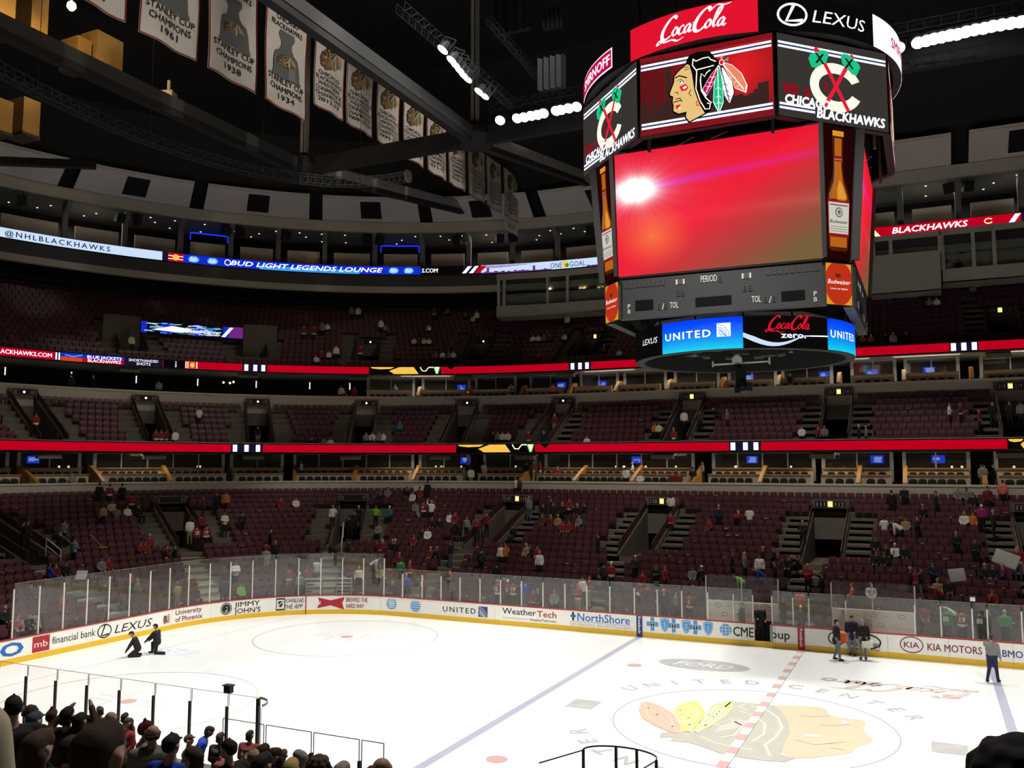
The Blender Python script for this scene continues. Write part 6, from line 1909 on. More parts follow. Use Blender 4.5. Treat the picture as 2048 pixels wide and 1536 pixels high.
def grow(prims, voxel, name, smooth=4):
    """one continuous surface round a set of tapered limbs; every face keeps the region of the limb it belongs to"""
    b = MB()
    for p, q, ra, rb, reg in prims: seg_capsule(b, p, q, ra, rb)
    me = b.mesh('tmp', MATS['white'])
    o = bpy.data.objects.new('tmp', me); col.objects.link(o)
    r = o.modifiers.new('r', 'REMESH'); r.mode = 'VOXEL'; r.voxel_size = voxel
    s = o.modifiers.new('s', 'SMOOTH'); s.factor = .5; s.iterations = smooth
    dg = bpy.context.evaluated_depsgraph_get(); dg.update()
    out = bpy.data.meshes.new_from_object(o.evaluated_get(dg))
    bpy.data.objects.remove(o); bpy.data.meshes.remove(me)
    n = len(out.polygons)
    c = np.zeros(n*3); out.polygons.foreach_get('center', c); c = c.reshape(-1, 3)
    best = np.full(n, 1e9); reg = np.zeros(n, int)
    for p, q, ra, rb, rg in prims:
        p, q = np.array(p, float), np.array(q, float); d = q-p; L2 = max(1e-9, d@d)
        t = np.clip(((c-p)@d)/L2, 0, 1); dist = np.linalg.norm(c-p-t[:, None]*d, axis=1)-(ra+(rb-ra)*t)
        m = dist < best; best[m] = dist[m]; reg[m] = SLOTS.index(rg)
    out.materials.clear()
    for sl in SLOTS: out.materials.append(MATS['white'])
    out.polygons.foreach_set('material_index', reg); out.polygons.foreach_set('use_smooth', [True]*n)
    out.name = name
    return out
def rot_x(p, c, a):
    y, z = p[1]-c[1], p[2]-c[2]; co, si = math.cos(a), math.sin(a)
    return (p[0], c[1]+y*co-z*si, c[2]+y*si+z*co)
def fig(hip=.95, lean=0.0, arms=None, legs=None, long_hair=False, jersey=True, hat=False, detail=False, head_turn=0.0, bulk=1.0, coat=False):
    """a person facing -y with feet at z=0; arms: (elbow, hand) for left and right before leaning; legs: (knee, ankle)"""
    dz = hip-.95
    C = (0, 0, hip)
    T = lambda p: rot_x((p[0], p[1], p[2]+dz), C, lean)
    P = []
    k = bulk
    P.append((T((-.07*k, 0, .98)), T((.07*k, 0, .98)), .12*k, .12*k, 'trim' if jersey else 'pants'))
    P.append((T((-.06*k, .0, 1.08)), T((.06*k, .0, 1.08)), .128*k, .128*k, 'shirt'))
    P.append((T((-.08*k, .005, 1.22)), T((.08*k, .005, 1.22)), .125*k, .125*k, 'shirt'))
    P.append((T((-.10*k, .01, 1.36)), T((.10*k, .01, 1.36)), .115*k, .115*k, 'shirt'))
    P.append((T((-.17*k, .01, 1.435)), T((.17*k, .01, 1.435)), .062, .062, 'shirt'))
    P.append((T((0, .012, 1.45)), T((0, -.005, 1.58)), .058, .052, 'skin'))
    hc = T((0, -.01, 1.65))
    cs, sn = math.cos(head_turn), math.sin(head_turn)
    def H(x, y, z):
        x, y = x*cs-y*sn, x*sn+y*cs
        return T((x, y-.01, z))
    P.append((H(0, .012, 1.665), H(0, -.012, 1.655), .083, .080, 'skin'))
    P.append((H(0, -.045, 1.595), H(0, -.03, 1.62), .048, .062, 'skin'))
    P.append((H(0, -.098, 1.628), H(0, -.088, 1.655), .016, .011, 'skin'))
    for s in (-1, 1): P.append((H(s*.082, .012, 1.625), H(s*.086, .018, 1.655), .018, .022, 'skin'))
    if hat is not None:
        P.append((H(0, .035, 1.695), H(0, -.02, 1.715), .083, .075, 'hair'))
        P.append((H(0, .05, 1.63), H(0, .045, 1.68), .062, .078, 'hair'))
    if hat: P.append((H(-.04, -.12, 1.715), H(.04, -.12, 1.715), .014, .014, 'hair')); P.append((H(-.045, -.08, 1.722), H(.045, -.08, 1.722), .018, .018, 'hair'))
    if long_hair:
        for s in (-1, 0, 1): P.append((H(s*.06, .05, 1.66), H(s*.07, .07, 1.46), .055, .04, 'hair'))
    arms = arms or {}
    for s, key in ((-1, 'l'), (1, 'r')):
        el, ha = arms.get(key, ((.255, .03, 1.16), (.245, -.07, .90)))
        sh = (s*.195*k, .01, 1.42); el = (s*el[0], el[1], el[2]); ha = (s*ha[0], ha[1], ha[2])
        sh, el, ha = T(sh), T(el), T(ha)
        P.append((sh, el, .066*k, .056*k, 'shirt'))
        e = Vector(el); h_ = Vector(ha); d = (h_-e)
        w_ = e+d*.82
        P.append((el, tuple(w_), .054*k, .043, 'shirt')); P.append((tuple(e+d*.88), ha, .034, .036, 'skin'))
        if detail:
            dn = d.normalized(); sd = dn.cross(Vector((0, 0, 1)))
            sd = sd.normalized() if sd.length > .1 else Vector((1, 0, 0))
            for fi in (-1.5, -.5, .5, 1.5): P.append((tuple(h_+sd*fi*.018), tuple(h_+sd*fi*.021+dn*(.075-.012*abs(fi))), .011, .009, 'skin'))
            P.append((tuple(h_+sd*.03), tuple(h_+sd*.06+dn*.03), .012, .010, 'skin'))
        else: P.append((ha, tuple(h_+d.normalized()*.06), .034, .022, 'skin'))
    legs = legs or {}
    for s, key in ((-1, 'l'), (1, 'r')):
        kn, an = legs.get(key, ((.105, -.02, .50), (.11, .02, .09)))
        kn = (s*kn[0], kn[1], kn[2]); an = (s*an[0], an[1], an[2])
        hj = (s*.085*k, 0, hip-.03)
        P.append((hj, kn, .098*k, .072, 'pants')); P.append((kn, an, .070, .055, 'pants'))
        toe = (an[0]*1.08, an[1]-.15, max(.045, an[2]-.045))
        P.append(((an[0], an[1]+.02, max(.05, an[2]-.035)), toe, .048, .042, 'shoes'))
    if coat: P.append((T((0, 0, .98)), T((0, .01, .82)), .15, .16, 'shirt'))
    return P
A_FRONT = dict(l=((.25, .0, 1.17), (.08, -.24, 1.12)), r=((.25, .0, 1.17), (.08, -.25, 1.08)))
A_CROSS = dict(l=((.25, -.05, 1.18), (-.06, -.22, 1.2)), r=((.25, -.05, 1.16), (-.08, -.2, 1.16)))
A_PHONE = dict(r=((.27, -.02, 1.2), (.13, -.10, 1.58)), l=((.255, .03, 1.16), (.245, -.07, .90)))
A_UP = dict(r=((.33, -.05, 1.55), (.25, -.1, 1.85)), l=((.25, 0, 1.17), (.08, -.25, 1.1)))
A_OUT = dict(l=((.42, 0, 1.36), (.66, -.05, 1.34)), r=((.3, 0, 1.2), (.36, -.1, .98)))
A_LAP = dict(l=((.25, -.04, 1.17), (.1, -.3, 1.02)), r=((.25, -.04, 1.17), (.1, -.3, 1.02)))
A_FACE = dict(l=((.2, -.2, 1.15), (.08, -.16, 1.5)), r=((.22, -.12, 1.12), (.05, -.28, 1.1)))
A_DOWN = dict(l=((.22, -.28, 1.2), (.17, -.5, 1.05)), r=((.22, -.28, 1.2), (.17, -.5, 1.05)))
L_SIT = dict(l=((.13, -.46, .50), (.13, -.42, .09)), r=((.13, -.46, .50), (.13, -.42, .09)))
L_WALK = dict(l=((.1, -.16, .52), (.1, -.22, .10)), r=((.1, .02, .50), (.1, .28, .14)))
L_KNEEL = dict(l=((.13, -.30, .46), (.13, -.30, .08)), r=((.12, -.02, .07), (.12, .40, .09)))
L_KNEEL2 = dict(l=((.16, -.34, .08), (.14, .08, .08)), r=((.16, -.34, .08), (.14, .08, .08)))
L_WIDE = dict(l=((.16, -.03, .5), (.2, .02, .09)), r=((.16, -.03, .5), (.2, .02, .09)))
VX = .036
FIG = {}
def F(key, vox=VX, **kw):
    FIG[key] = grow(fig(**kw), vox, 'person_'+key)
F('stand'); F('front', arms=A_FRONT); F('cross', arms=A_CROSS, long_hair=True); F('suit', arms=A_FRONT, jersey=False, coat=True); F('phone', arms=A_PHONE)
F('up', arms=A_UP); F('out', arms=A_OUT, jersey=True); F('sit', hip=.52, legs=L_SIT, arms=A_LAP); F('sith', hip=.52, legs=L_SIT, arms=A_LAP, long_hair=True); F('sitl', hip=.52, lean=-.0, legs=L_SIT, arms=A_FACE, hat=True)
F('bend', lean=1.0, arms=A_DOWN, legs=L_WIDE); F('walk', legs=L_WALK, arms=A_PHONE); F('hat', hat=True, arms=A_FRONT); F('long', long_hair=True)

SKIN = [M('skin_a', (.50, .29, .20), .6), M('skin_b', (.42, .23, .15), .6), M('skin_c', (.16, .08, .05), .6)]
COL = dict(red=(.60, .028, .03), white=(.78, .75, .70), black=(.012, .011, .012), grey=(.21, .205, .19), navy=(.018, .022, .05), green=(.02, .22, .05), lime=(.20, .50, .05), blue=(.02, .05, .42), sky=(.17, .30, .42), orange=(.60, .16, .02), tan=(.32, .26, .13), magenta=(.30, .02, .14), teal=(.02, .22, .28), cream=(.68, .60, .42), brown=(.07, .035, .022), coral=(.70, .16, .11), denim=(.06, .09, .14), khaki=(.30, .24, .12), darkred=(.14, .012, .014), blond=(.42, .29, .11), hairbrown=(.045, .026, .017), hairgrey=(.28, .26, .24), bald=(.42, .23, .16), olive=(.10, .11, .05), purple=(.16, .02, .20), pink=(.6, .2, .2))
for k_, c_ in COL.items(): M('cloth_'+k_, c_, .85, noise=.18, scale=14)
used_labels = {}
def dress(o, shirt, hair, pants, trim=None, shoes='black', skin=0):
    if trim is None: trim = 'white' if shirt in ('red', 'white') and rnd.random() < .7 else (shirt if rnd.random() < .6 else pants)
    for i, m in enumerate((SKIN[skin], 'cloth_'+shirt, 'cloth_'+pants, 'cloth_'+hair, 'cloth_'+shoes, 'cloth_'+trim)):
        o.material_slots[i].link = 'OBJECT'; o.material_slots[i].material = MATS[m] if isinstance(m, str) else m
def number(o, txt, mat='cloth_white', name=None, h=.24, fr=False, y=None):
    a = Art()
    a.text(txt, 0, 1.12, h, mat, 0, .04, align='c', w=.13*len(txt) if len(txt) < 4 else .34)
    if name: a.text(name, 0, 1.40, .07, mat, 0, .04, align='c', w=.26)
    yy = .152 if y is None else y
    f = (lambda x, z, l: Vector((-x, yy+l-abs(x)*.25, z))) if not fr else (lambda x, z, l: Vector((x, -yy-l+abs(x)*.2, z)))
    return a.build('jersey_number', f, o, .006)
words_ = dict(stand='standing', front='standing', cross='standing', suit='standing', phone='standing hand at head', up='standing arm raised', out='standing arms spread', sit='seated', sith='seated', sitl='seated', bend='bending over', walk='walking', hat='standing', long='standing')
FACE = dict(f=0.0, b=PI, l=-PI/2, r=PI/2)
def locate(u, v, rows, dep, head, dmin, dmax):
    """walk along the ray of a head until it is head metres above the tier floor"""
    r = ray(u, v); t = 8.0; prev = None
    while t < 150:
        p = CAM+r*t; d = off(p)
        if p.y > -20 and dmin-.5 < d < dmax+.6:
            f = rows[0][1]+(d-rows[0][0])/dep*(rows[1][1]-rows[0][1])
            g = p.z-(f+head)
            if prev is not None and prev > 0 >= g: break
            if prev is not None and prev < 0 <= g and False: break
            prev = g
            if g <= 0: break
        t += .15
    p = CAM+r*t
    d = off(p); i = int(round((d-rows[0][0])/dep)); i = max(0, min(len(rows)-1, i))
    return xy2k(p), i
crowd = []
far_people = []
def person(u, v, pose, face, shirt, hair='hairbrown', pants='black', tier='L', num=None, trim=None, skin=0, where=None, scale=1.0, nm=None):
    sit = pose.startswith('sit')
    hh = 1.30 if sit else (1.25 if pose == 'bend' else 1.77)
    if tier == 'L': rows, dep = LOW, .9
    elif tier == 'M': rows, dep = MID, .88
    else: rows, dep = UPP, .86
    if isinstance(tier, tuple):
        d, z = tier; k = ku(u, v, d); p, n = kp(k, d); row = None
    else:
        k, row = locate(u, v, rows, dep, hh*scale, rows[0][0]-.6, rows[-1][0]+.3)
        d, z = rows[row]
        d -= .28 if not sit else .02
        p, n = kp(k, d)
    if tier in ('M', 'U'):
        far_people.append((pose, (p.x, p.y, z-(.02 if sit else 0)), math.atan2(-n.x, n.y)+FACE[face]+rnd.uniform(-.25, .25), shirt, hair, pants, skin)); return None
    o = link('person', FIG[pose], None, (p.x, p.y, z), math.atan2(-n.x, n.y)+FACE[face]+rnd.uniform(-.25, .25))
    if sit: o.location.z = z-.02
    o.scale = (scale, scale, scale*rnd.uniform(.96, 1.03))
    dress(o, shirt, hair, pants, trim, skin=skin)
    if num: number(o, num, 'cloth_white' if shirt != 'white' else 'cloth_black', nm)
    st = {'L': 'lower stand', 'M': 'middle stand', 'U': 'upper stand'}.get(tier, 'suite row') if not where else where
    crowd.append((o, shirt, pose, st, u, v, row, face, num, hair))
    return o
SH = dict(R='red', W='white', K='black', G='grey', N='navy', E='green', I='lime', B='blue', Y='sky', O='orange', T='tan', P='magenta', C='teal', M='cream', w='brown', c='coral', D='darkred', o='olive', p='purple')
HR = dict(h='hairbrown', k='black', y='blond', g='hairgrey', b='bald', W='white', R='red')
def batch(txt, tier, **kw):
    for ln in txt.split():
        q = ln.split(','); u, v = float(q[0]), float(q[1])
        pose = dict(s='stand', f='front', c='cross', u='suit', p='phone', a='up', o='out', t='sit', h='sith', l='sitl', b='bend', w='walk', H='hat', g='long')[q[2][0]]
        person(u, v, pose, q[2][1], SH[q[3][0]], HR[q[3][1]], dict(k='black', d='denim', t='khaki', g='grey', n='navy').get(q[3][2:3], 'black'), tier, q[4] if len(q) > 4 else None, skin=2 if 'z' in q[3] else (1 if rnd.random() < .3 else 0), **kw)
# head position in the picture, pose and facing, shirt/hair/trousers, jersey number
batch('''200,970,sb,Kh 215,965,sb,Rh 240,964,ub,Kk 257,981,sb,Rh 203,1008,sb,Thk 226,1003,tf,Mh 237,1015,tb,Gh 250,1006,tf,Wh 262,1003,tf,Kh 276,1008,tf,Kh 43,1043,fr,Kk 58,1046,sf,Kk
127,1040,fr,Yk 122,1068,sl,Kh 136,1072,fr,Yk 375,1033,sb,Wht 402,1028,sb,Rh 393,1050,sb,Rhk,35 411,1048,sb,Rhk,19 447,1021,Hf,Mk 483,1021,ff,Kh 403,988,sl,Dh 432,981,ff,Kh 451,983,sf,Oh
562,997,tf,Rh 592,998,tf,Wh 280,1079,tf,Rh 291,1080,tf,Rk 302,1071,lf,RW 330,1088,tr,Rh 346,1085,tl,Kh 532,1078,tb,Rh 540,1051,pr,Kk 531,1092,sb,Ght 551,1086,sf,Kg
106,1131,tr,Bk 122,1131,tf,Dh 140,1128,tf,Kk 205,1118,hf,Gh 222,1119,tf,Rh 258,1143,sb,Rhk 275,1160,sb,ogd 360,1171,sb,Tyg 470,1124,cf,Wh 448,1158,sb,Kh 487,1178,tf,Ih 115,1188,tf,Rb 72,1172,tf,wk 16,1217,tf,Kg 30,1224,tf,Gg 49,1217,tf,Kh 66,1219,tf,Gh 60,1246,tf,Rh
666,1014,pf,Wbk 700,1031,sb,Kh 711,1019,sf,Kh 718,1012,Hf,KW 754,1009,of,Ih 757,1046,tf,Gh 781,1009,lf,CW 752,1085,tl,wh 763,1083,hf,Ry 785,1080,hf,Ky 791,1079,lf,KW 860,1095,tf,Ry 872,1095,lf,Kg 904,1081,sl,Khd 830,1064,tf,Rh 842,1062,tf,Kh 853,1061,tf,Wh 861,1039,tf,KR 877,1037,tf,Kh 898,1028,tf,Wh 912,1023,tf,Rh
937,1033,sf,Gh 925,1046,bl,Kk 963,1029,cf,Rk 978,1023,sf,Rk 831,1003,hf,Gh 843,1008,tf,Gh 851,997,sb,Rhk,9 868,996,ab,Wyk 858,962,sb,Kk 838,978,tf,Rk 813,976,tf,Kh 824,986,hf,Wh 775,976,tf,Gh 762,980,tf,Kh''', 'L')
batch('''577,1128,sb,Rhg 600,1151,sb,GW 613,1131,sb,Rh 633,1120,tb,Wh 672,1093,bl,Kk 722,1126,sf,Mb 742,1124,br,Wh 763,1127,tf,Tg 790,1155,tf,Ng 800,1124,sb,Eh 820,1142,sb,By 840,1157,sb,Rhk,3 826,1115,fr,Rh 900,1141,cf,Dh 908,1152,gl,ok 990,1167,sb,Rgk,15 795,1112,tf,Dg
973,1090,sb,Nkk 1000,1089,sf,Wh 1011,1088,pf,Oh 997,1124,tb,Kk 1050,1092,hf,Ty 1061,1087,tf,Kh 1073,1091,tf,Rh 1086,1097,sf,Wyk 1025,1052,tf,Kh 1197,1069,sl,Kk 1063,991,pb,Gyd 1085,1008,tf,Kh 1097,1001,tf,Nh 1108,1006,sf,Kh 1128,1004,uf,Kb 1138,999,ff,Rh 1150,1003,tf,Kh 1159,1004,tf,Kg 1176,1001,fl,Khd
1080,1033,hf,wh 1098,1033,hf,Dy 1112,1033,tf,Tg 1128,1038,tf,Rh 1141,1039,tf,Rh 1155,1034,tf,Gh 1213,1120,sb,Nk 1226,1123,sb,RW 1270,1116,Hf,KW 1287,1140,tf,Rh 1312,1131,cf,Kh 1334,1125,sr,Rh 1383,1137,hf,Gh 1403,1133,lf,KW 1282,1173,br,Rh 1325,1187,sb,Nyk 1345,1196,sr,Gh 1372,1203,sb,Rhk,4
1012,1154,tf,Ky 1013,1167,Hb,RW,2 1034,1157,sb,Rhk,19 1060,1154,pb,Bhd 1057,1190,tf,Rh 1070,1186,tf,Kb 1107,1184,tf,Gg 1165,1155,sf,Wh 1158,1169,cf,Ryt 1187,1146,fr,RRt 1030,1180,sb,Kk 1343,1020,tf,Rk
1465,1105,gr,Kh 1490,1107,gr,Gyk 1527,1091,sr,Kb 1548,1092,fl,Kk 1520,1108,sf,Wk 1553,1114,sl,Kh 1575,1115,tf,Kk 1592,1117,tl,Kk 1617,1121,cf,Ry 1495,1149,bl,Ihd 1530,1144,bl,Bhd 1627,1151,tb,Gb 1645,1140,sl,Kk 1705,1161,fl,ch 1742,1164,tf,Wg 1820,1133,sr,Kg 1830,1128,tf,Rh 1840,1137,Hr,Kkg 1866,1121,Hf,Nk 1875,1162,tf,Ty 1896,1149,tf,Kh 1885,1186,bl,Rh 1985,1184,lf,RR
1750,1080,tf,Kh 1772,1083,tf,Kh 1790,1084,lf,WW 1808,1086,tf,Kh 1752,1097,tf,Kh 1768,1099,tf,Kh 1912,1066,uf,Kb 1950,1083,Hf,Kk 1768,1033,tb,Wk 1786,1030,tf,Kh 1811,1032,tf,Th 1803,1050,bl,Whk 1834,1027,ul,Kh 1970,1132,tf,Kg 1984,1120,tf,Kh 2006,1135,tl,py 2035,1101,gf,Ryd
1927,1019,hf,Wy 1945,1019,tf,Ok 1963,1014,sb,PW 1985,1019,sl,Kg 1845,1004,tf,Kb 1783,983,sb,Kh 1808,971,uf,Kg 1871,981,sl,Kh 1915,979,tf,Gy 1933,979,tf,Gk 1945,985,tf,Kh 1973,967,gf,Dk 2005,964,sb,chk 1438,1012,sb,Nb 1418,1035,tf,Rh 1475,1026,bb,Rb 1500,1013,Hb,Whd 1345,985,gb,Wh 1607,1033,uf,Kb''', 'L')
batch('''1848,1211,tf,Rk 1892,1218,sb,Egk,88 1925,1247,sb,Rhk,19 1960,1240,sb,Kkk,88 1978,1228,sl,Kh 2010,1230,sb,Eg 1908,1212,bl,Wh 1565,1204,sr,Kh 1600,1219,lf,KW 1600,1178,sb,ckkz 1668,1216,sf,Kh''', 'L', where='seats behind the right glass')
batch('65,820,sb,Rh,19 397,813,fb,Wh 310,857,sb,Rhk,10 322,860,sb,Rh 334,861,tb,Rh 347,855,sb,Wk,35 515,845,sb,Kkg,16 623,875,tf,Kh 648,873,tf,Gh 661,874,tf,Wh 732,866,tf,Gh 744,866,tf,Wh 757,868,tf,Gh 766,865,tf,Wh 800,842,tf,Ch 985,866,tf,Kh 994,866,tf,Gh 1002,868,tf,Wh 1014,866,tf,Wh 1063,857,af,Rh 1090,861,sf,Kh 1108,832,sf,Dht 1371,817,sb,Wk 1402,818,sb,wk 1350,854,sb,Rbk,2 1308,848,tf,Oh 1318,845,tf,Mh 1443,820,bl,Kh 1456,817,sl,Gh 1898,810,fr,Wh 1920,806,fl,Rk 1957,816,sl,Rh 1983,800,sf,Kk 2018,805,ff,Kh 2041,806,sb,Gh 1604,850,tf,Wh 1635,858,tf,Rh 1648,854,tf,Gh 1718,849,sr,Kb 1732,851,sl,Gh 1175,870,tf,Wh', 'M')
batch('608,648,sf,Rh 628,648,sf,Rh 645,648,sf,Gh 655,646,tf,Wh 703,616,sf,Gh 717,613,sf,Wh 763,636,sf,Wh 771,646,tf,Th 858,649,tf,Wh 870,611,sf,Rh 895,618,tf,Gh 931,624,tf,Gh 945,634,tf,Wh 955,621,sf,Wh 828,676,tf,Wh 838,676,tf,Rh 848,675,tf,Wh 857,679,tf,Wh 673,687,sf,Wh 722,689,sf,Rh 797,698,tf,Rh 872,700,tf,Gh 885,702,tf,Wh 899,700,tf,Gh 908,699,tf,Wh 1137,628,sf,Wh 1068,664,tf,Wh 1078,666,tf,Wh 1090,664,tf,Gh 1100,666,tf,Rh 1130,665,tf,Wh 1075,709,tf,Rh 633,705,tf,Wh 643,703,tf,Rh 658,704,tf,Wh 30,700,sf,Dh 262,668,sf,Mh 1210,685,tf,Rh 1238,698,tf,Wh 1705,668,tf,Wh 1725,670,tf,Oh 1742,670,tf,Oh 1772,664,tf,Kh 1786,664,sf,Gh 1812,665,tf,Kh 1840,575,tf,Wh 1850,572,tf,Wh 1858,592,tf,Gh 1873,594,tf,Wh 1791,578,tf,Oh 1945,566,tf,Gh 1955,563,tf,Wh', 'U')
# suite balconies, press box and lounge
for u, v, po, fa, sh, ha, pa, t_ in ((603, 915, 'front', 'l', 'white', 'black', 'black', (21.2, 7.15)), (935, 928, 'stand', 'r', 'black', 'hairbrown', 'black', (20.6, 7.1)), (942, 938, 'stand', 'b', 'white', 'black', 'khaki', (19.5, 6.7)), (968, 920, 'phone', 'b', 'white', 'hairbrown', 'black', (20.6, 7.0)), (1067, 912, 'stand', 'r', 'red', 'hairbrown', 'khaki', (20.8, 7.15)), (1080, 911, 'stand', 'l', 'red', 'hairbrown', 'khaki', (21.1, 7.15)), (1053, 914, 'front', 'f', 'black', 'hairbrown', 'black', (21.3, 7.1)), (1385, 908, 'suit', 'b', 'black', 'hairbrown', 'khaki', (19.6, 6.7)), (1405, 915, 'stand', 'l', 'grey', 'hairbrown', 'black', (21.2, 7.1)), (1265, 920, 'front', 'l', 'white', 'hairgrey', 'black', (21.2, 7.1)), (1252, 930, 'stand', 'b', 'white', 'black', 'black', (19.7, 6.7)), (1280, 945, 'front', 'f', 'white', 'black', 'black', (18.55, 6.3)), (1358, 950, 'sit', 'f', 'red', 'hairgrey', 'black', (19.4, 6.75)), (1345, 950, 'sit', 'f', 'darkred', 'hairbrown', 'black', (19.4, 6.75)), (1115, 920, 'sit', 'f', 'red', 'hairbrown', 'black', (21.2, 7.15)), (1098, 916, 'stand', 'f', 'darkred', 'black', 'black', (22.4, 6.95)), (1480, 915, 'stand', 'f', 'black', 'hairbrown', 'black', (22.5, 6.95)), (1660, 915, 'stand', 'f', 'grey', 'hairgrey', 'black', (22.8, 6.95)), (1965, 935, 'stand', 'b', 'grey', 'hairbrown', 'denim', (20.0, 6.9)), (1985, 915, 'suit', 'l', 'black', 'hairbrown', 'black', (22.0, 6.95)), (145, 940, 'sit', 'f', 'grey', 'hairbrown', 'black', (19.4, 6.75)), (880, 912, 'stand', 'l', 'white', 'black', 'black', (22.6, 6.95)), (1032, 945, 'stand', 'l', 'white', 'brown', 'black', (18.2, 5.9)), (1040, 944, 'stand', 'r', 'darkred', 'hairbrown', 'black', (18.2, 5.9)),
                                  (143, 764, 'stand', 'b', 'black', 'hairbrown', 'black', (27.4, 14.0)), (186, 770, 'stand', 'l', 'black', 'hairgrey', 'black', (27.4, 14.0)), (318, 764, 'stand', 'b', 'grey', 'black', 'black', (27.6, 14.0)), (683, 762, 'stand', 'f', 'cream', 'hairbrown', 'black', (28.0, 14.0)), (709, 758, 'stand', 'f', 'red', 'hairbrown', 'black', (28.4, 14.0)), (690, 772, 'sit', 'f', 'red', 'hairbrown', 'black', (27.5, 14.0)), (1022, 766, 'stand', 'f', 'white', 'black', 'black', (29.0, 14.2)), (1105, 770, 'stand', 'b', 'coral', 'hairbrown', 'black', (27.7, 14.0)), (1580, 747, 'front', 'f', 'black', 'hairbrown', 'khaki', (27.6, 14.0)), (1889, 728, 'stand', 'f', 'coral', 'bald', 'black', (30.5, 14.2)), (1964, 725, 'stand', 'f', 'black', 'hairbrown', 'black', (30.3, 14.2)), (790, 762, 'front', 'f', 'sky', 'hairbrown', 'black', (29.2, 14.2)),
                                  (1895, 520, 'sit', 'f', 'white', 'hairbrown', 'black', (34.3, 27.0)), (1917, 518, 'sit', 'f', 'black', 'hairbrown', 'black', (34.3, 27.0)), (1940, 522, 'sit', 'f', 'white', 'hairbrown', 'black', (34.3, 27.0))):
    o = person(u, v, po, fa, sh, ha, pa, t_, where='suite balcony row' if v > 850 else ('upper suite row' if v > 600 else 'press box'))
    # stand them on whatever lies below: fit the head to its place in the picture
    p_ = at_d(u, v, t_[0]); hh = (1.30 if po == 'sit' else 1.77)
    if v < 600: o.location.z = p_.z-hh

# the many small figures of the two upper stands: one mass
PLOW = {}
b = MB()
spec = dict(stand={}, front=dict(arms=A_FRONT), sit=dict(hip=.52, legs=L_SIT, arms=A_LAP), bend=dict(lean=1.0, arms=A_DOWN, legs=L_WIDE), up=dict(arms=A_UP))
for po, loc_, rz_, sh, ha, pa, sk in far_people:
    po = po if po in spec else 'stand'
    if po not in PLOW:
        m_ = grow(fig(**spec[po]), .055, 'figure_'+po, 3)
        PLOW[po] = ([v.co.copy() for v in m_.vertices], [(tuple(q.vertices), q.material_index) for q in m_.polygons])
    vs_, fs_ = PLOW[po]
    c_, s_ = math.cos(rz_), math.sin(rz_)
    pal = [SKIN[sk], MATS['cloth_'+sh], MATS['cloth_'+pa], MATS['cloth_'+ha], MATS['cloth_black'], MATS['cloth_'+('white' if sh == 'red' else sh)]]
    n0_ = len(b.v)
    b.v += [(loc_[0]+v.x*c_-v.y*s_, loc_[1]+v.x*s_+v.y*c_, loc_[2]+v.z) for v in vs_]
    idx = [b.mi(q) for q in pal]
    b.f += [tuple(i+n0_ for i in f) for f, _ in fs_]; b.m += [idx[mi_] for _, mi_ in fs_]
b.build('distant_crowd', None, label='small scattered spectators in the middle and upper stands', cat='crowd', kind='stuff', smooth=True)
# ------------------------------------------------------------------ labels that single people out: look, tier, nearest landmark, order
def landmark(u, v, st):
    if st in ('lower stand', 'seats behind the right glass'):
        L = [(2048, 'by the right picture edge'), (1910, 'above the green jerseys'), (1790, 'right of the fifth portal'), (1655, 'below the fifth portal'), (1480, 'left of the fifth portal'), (1310, 'near the fourth portal'), (1140, 'left of the fourth portal'), (1015, 'near the third portal'), (860, 'left of the third portal'), (703, 'near the second portal'), (530, 'left of the second portal'), (375, 'near the first portal'), (215, 'above the left corner glass'), (60, 'by the left picture edge')]
    else:
        L = [(2030, 'by the right picture edge'), (1850, 'right of the scoreboard'), (1680, 'under the scoreboard right corner'), (1490, 'under the scoreboard'), (1330, 'under the scoreboard left corner'), (1150, 'left of the scoreboard'), (1000, 'below the press box'), (860, 'at the bend of the stands'), (720, 'left of the yellow ribbon emblem'), (560, 'right of the blue screen board'), (390, 'below the blue screen board'), (200, 'left of the blue screen board'), (60, 'by the left picture edge')]
    return min(L, key=lambda q: abs(q[0]-u))[1]
groups_ = {}
CN = {'sky': 'pale blue', 'darkred': 'dark red'}
for c in crowd:
    o, sh, po, st, u, v, row, fa, num, hair = c
    back = {'b': ' from behind', 'l': ' sideways', 'r': ' sideways', 'f': ''}[fa]
    hr = {'blond': 'fair-haired ', 'white': 'white-capped ', 'bald': 'bald ', 'hairgrey': 'grey-haired ', 'red': 'red-capped '}.get(hair, '')
    lvl = '' if row is None else (' low' if row < 6 else (' high' if row > 11 else ''))
    st2 = 'stand' if st in ('lower stand', 'seats behind the right glass') else st
    key = '%sperson in %s %s%s,%s %s %s' % (hr, CN.get(sh, sh), words_[po], back, lvl, st2, landmark(u, v, st))
    groups_.setdefault(key.replace('  ', ' '), []).append(c)
for key, cs in groups_.items():
    cs.sort(key=lambda c: c[4])
    for i, c in enumerate(cs):
        lab = key
        if len(cs) > 1: lab = ('leftmost ' if i == 0 else ('rightmost ' if i == len(cs)-1 else ORD[i]+' ')) + lab
        tag(c[0], lab, 'person', 'spectators in the '+c[3])
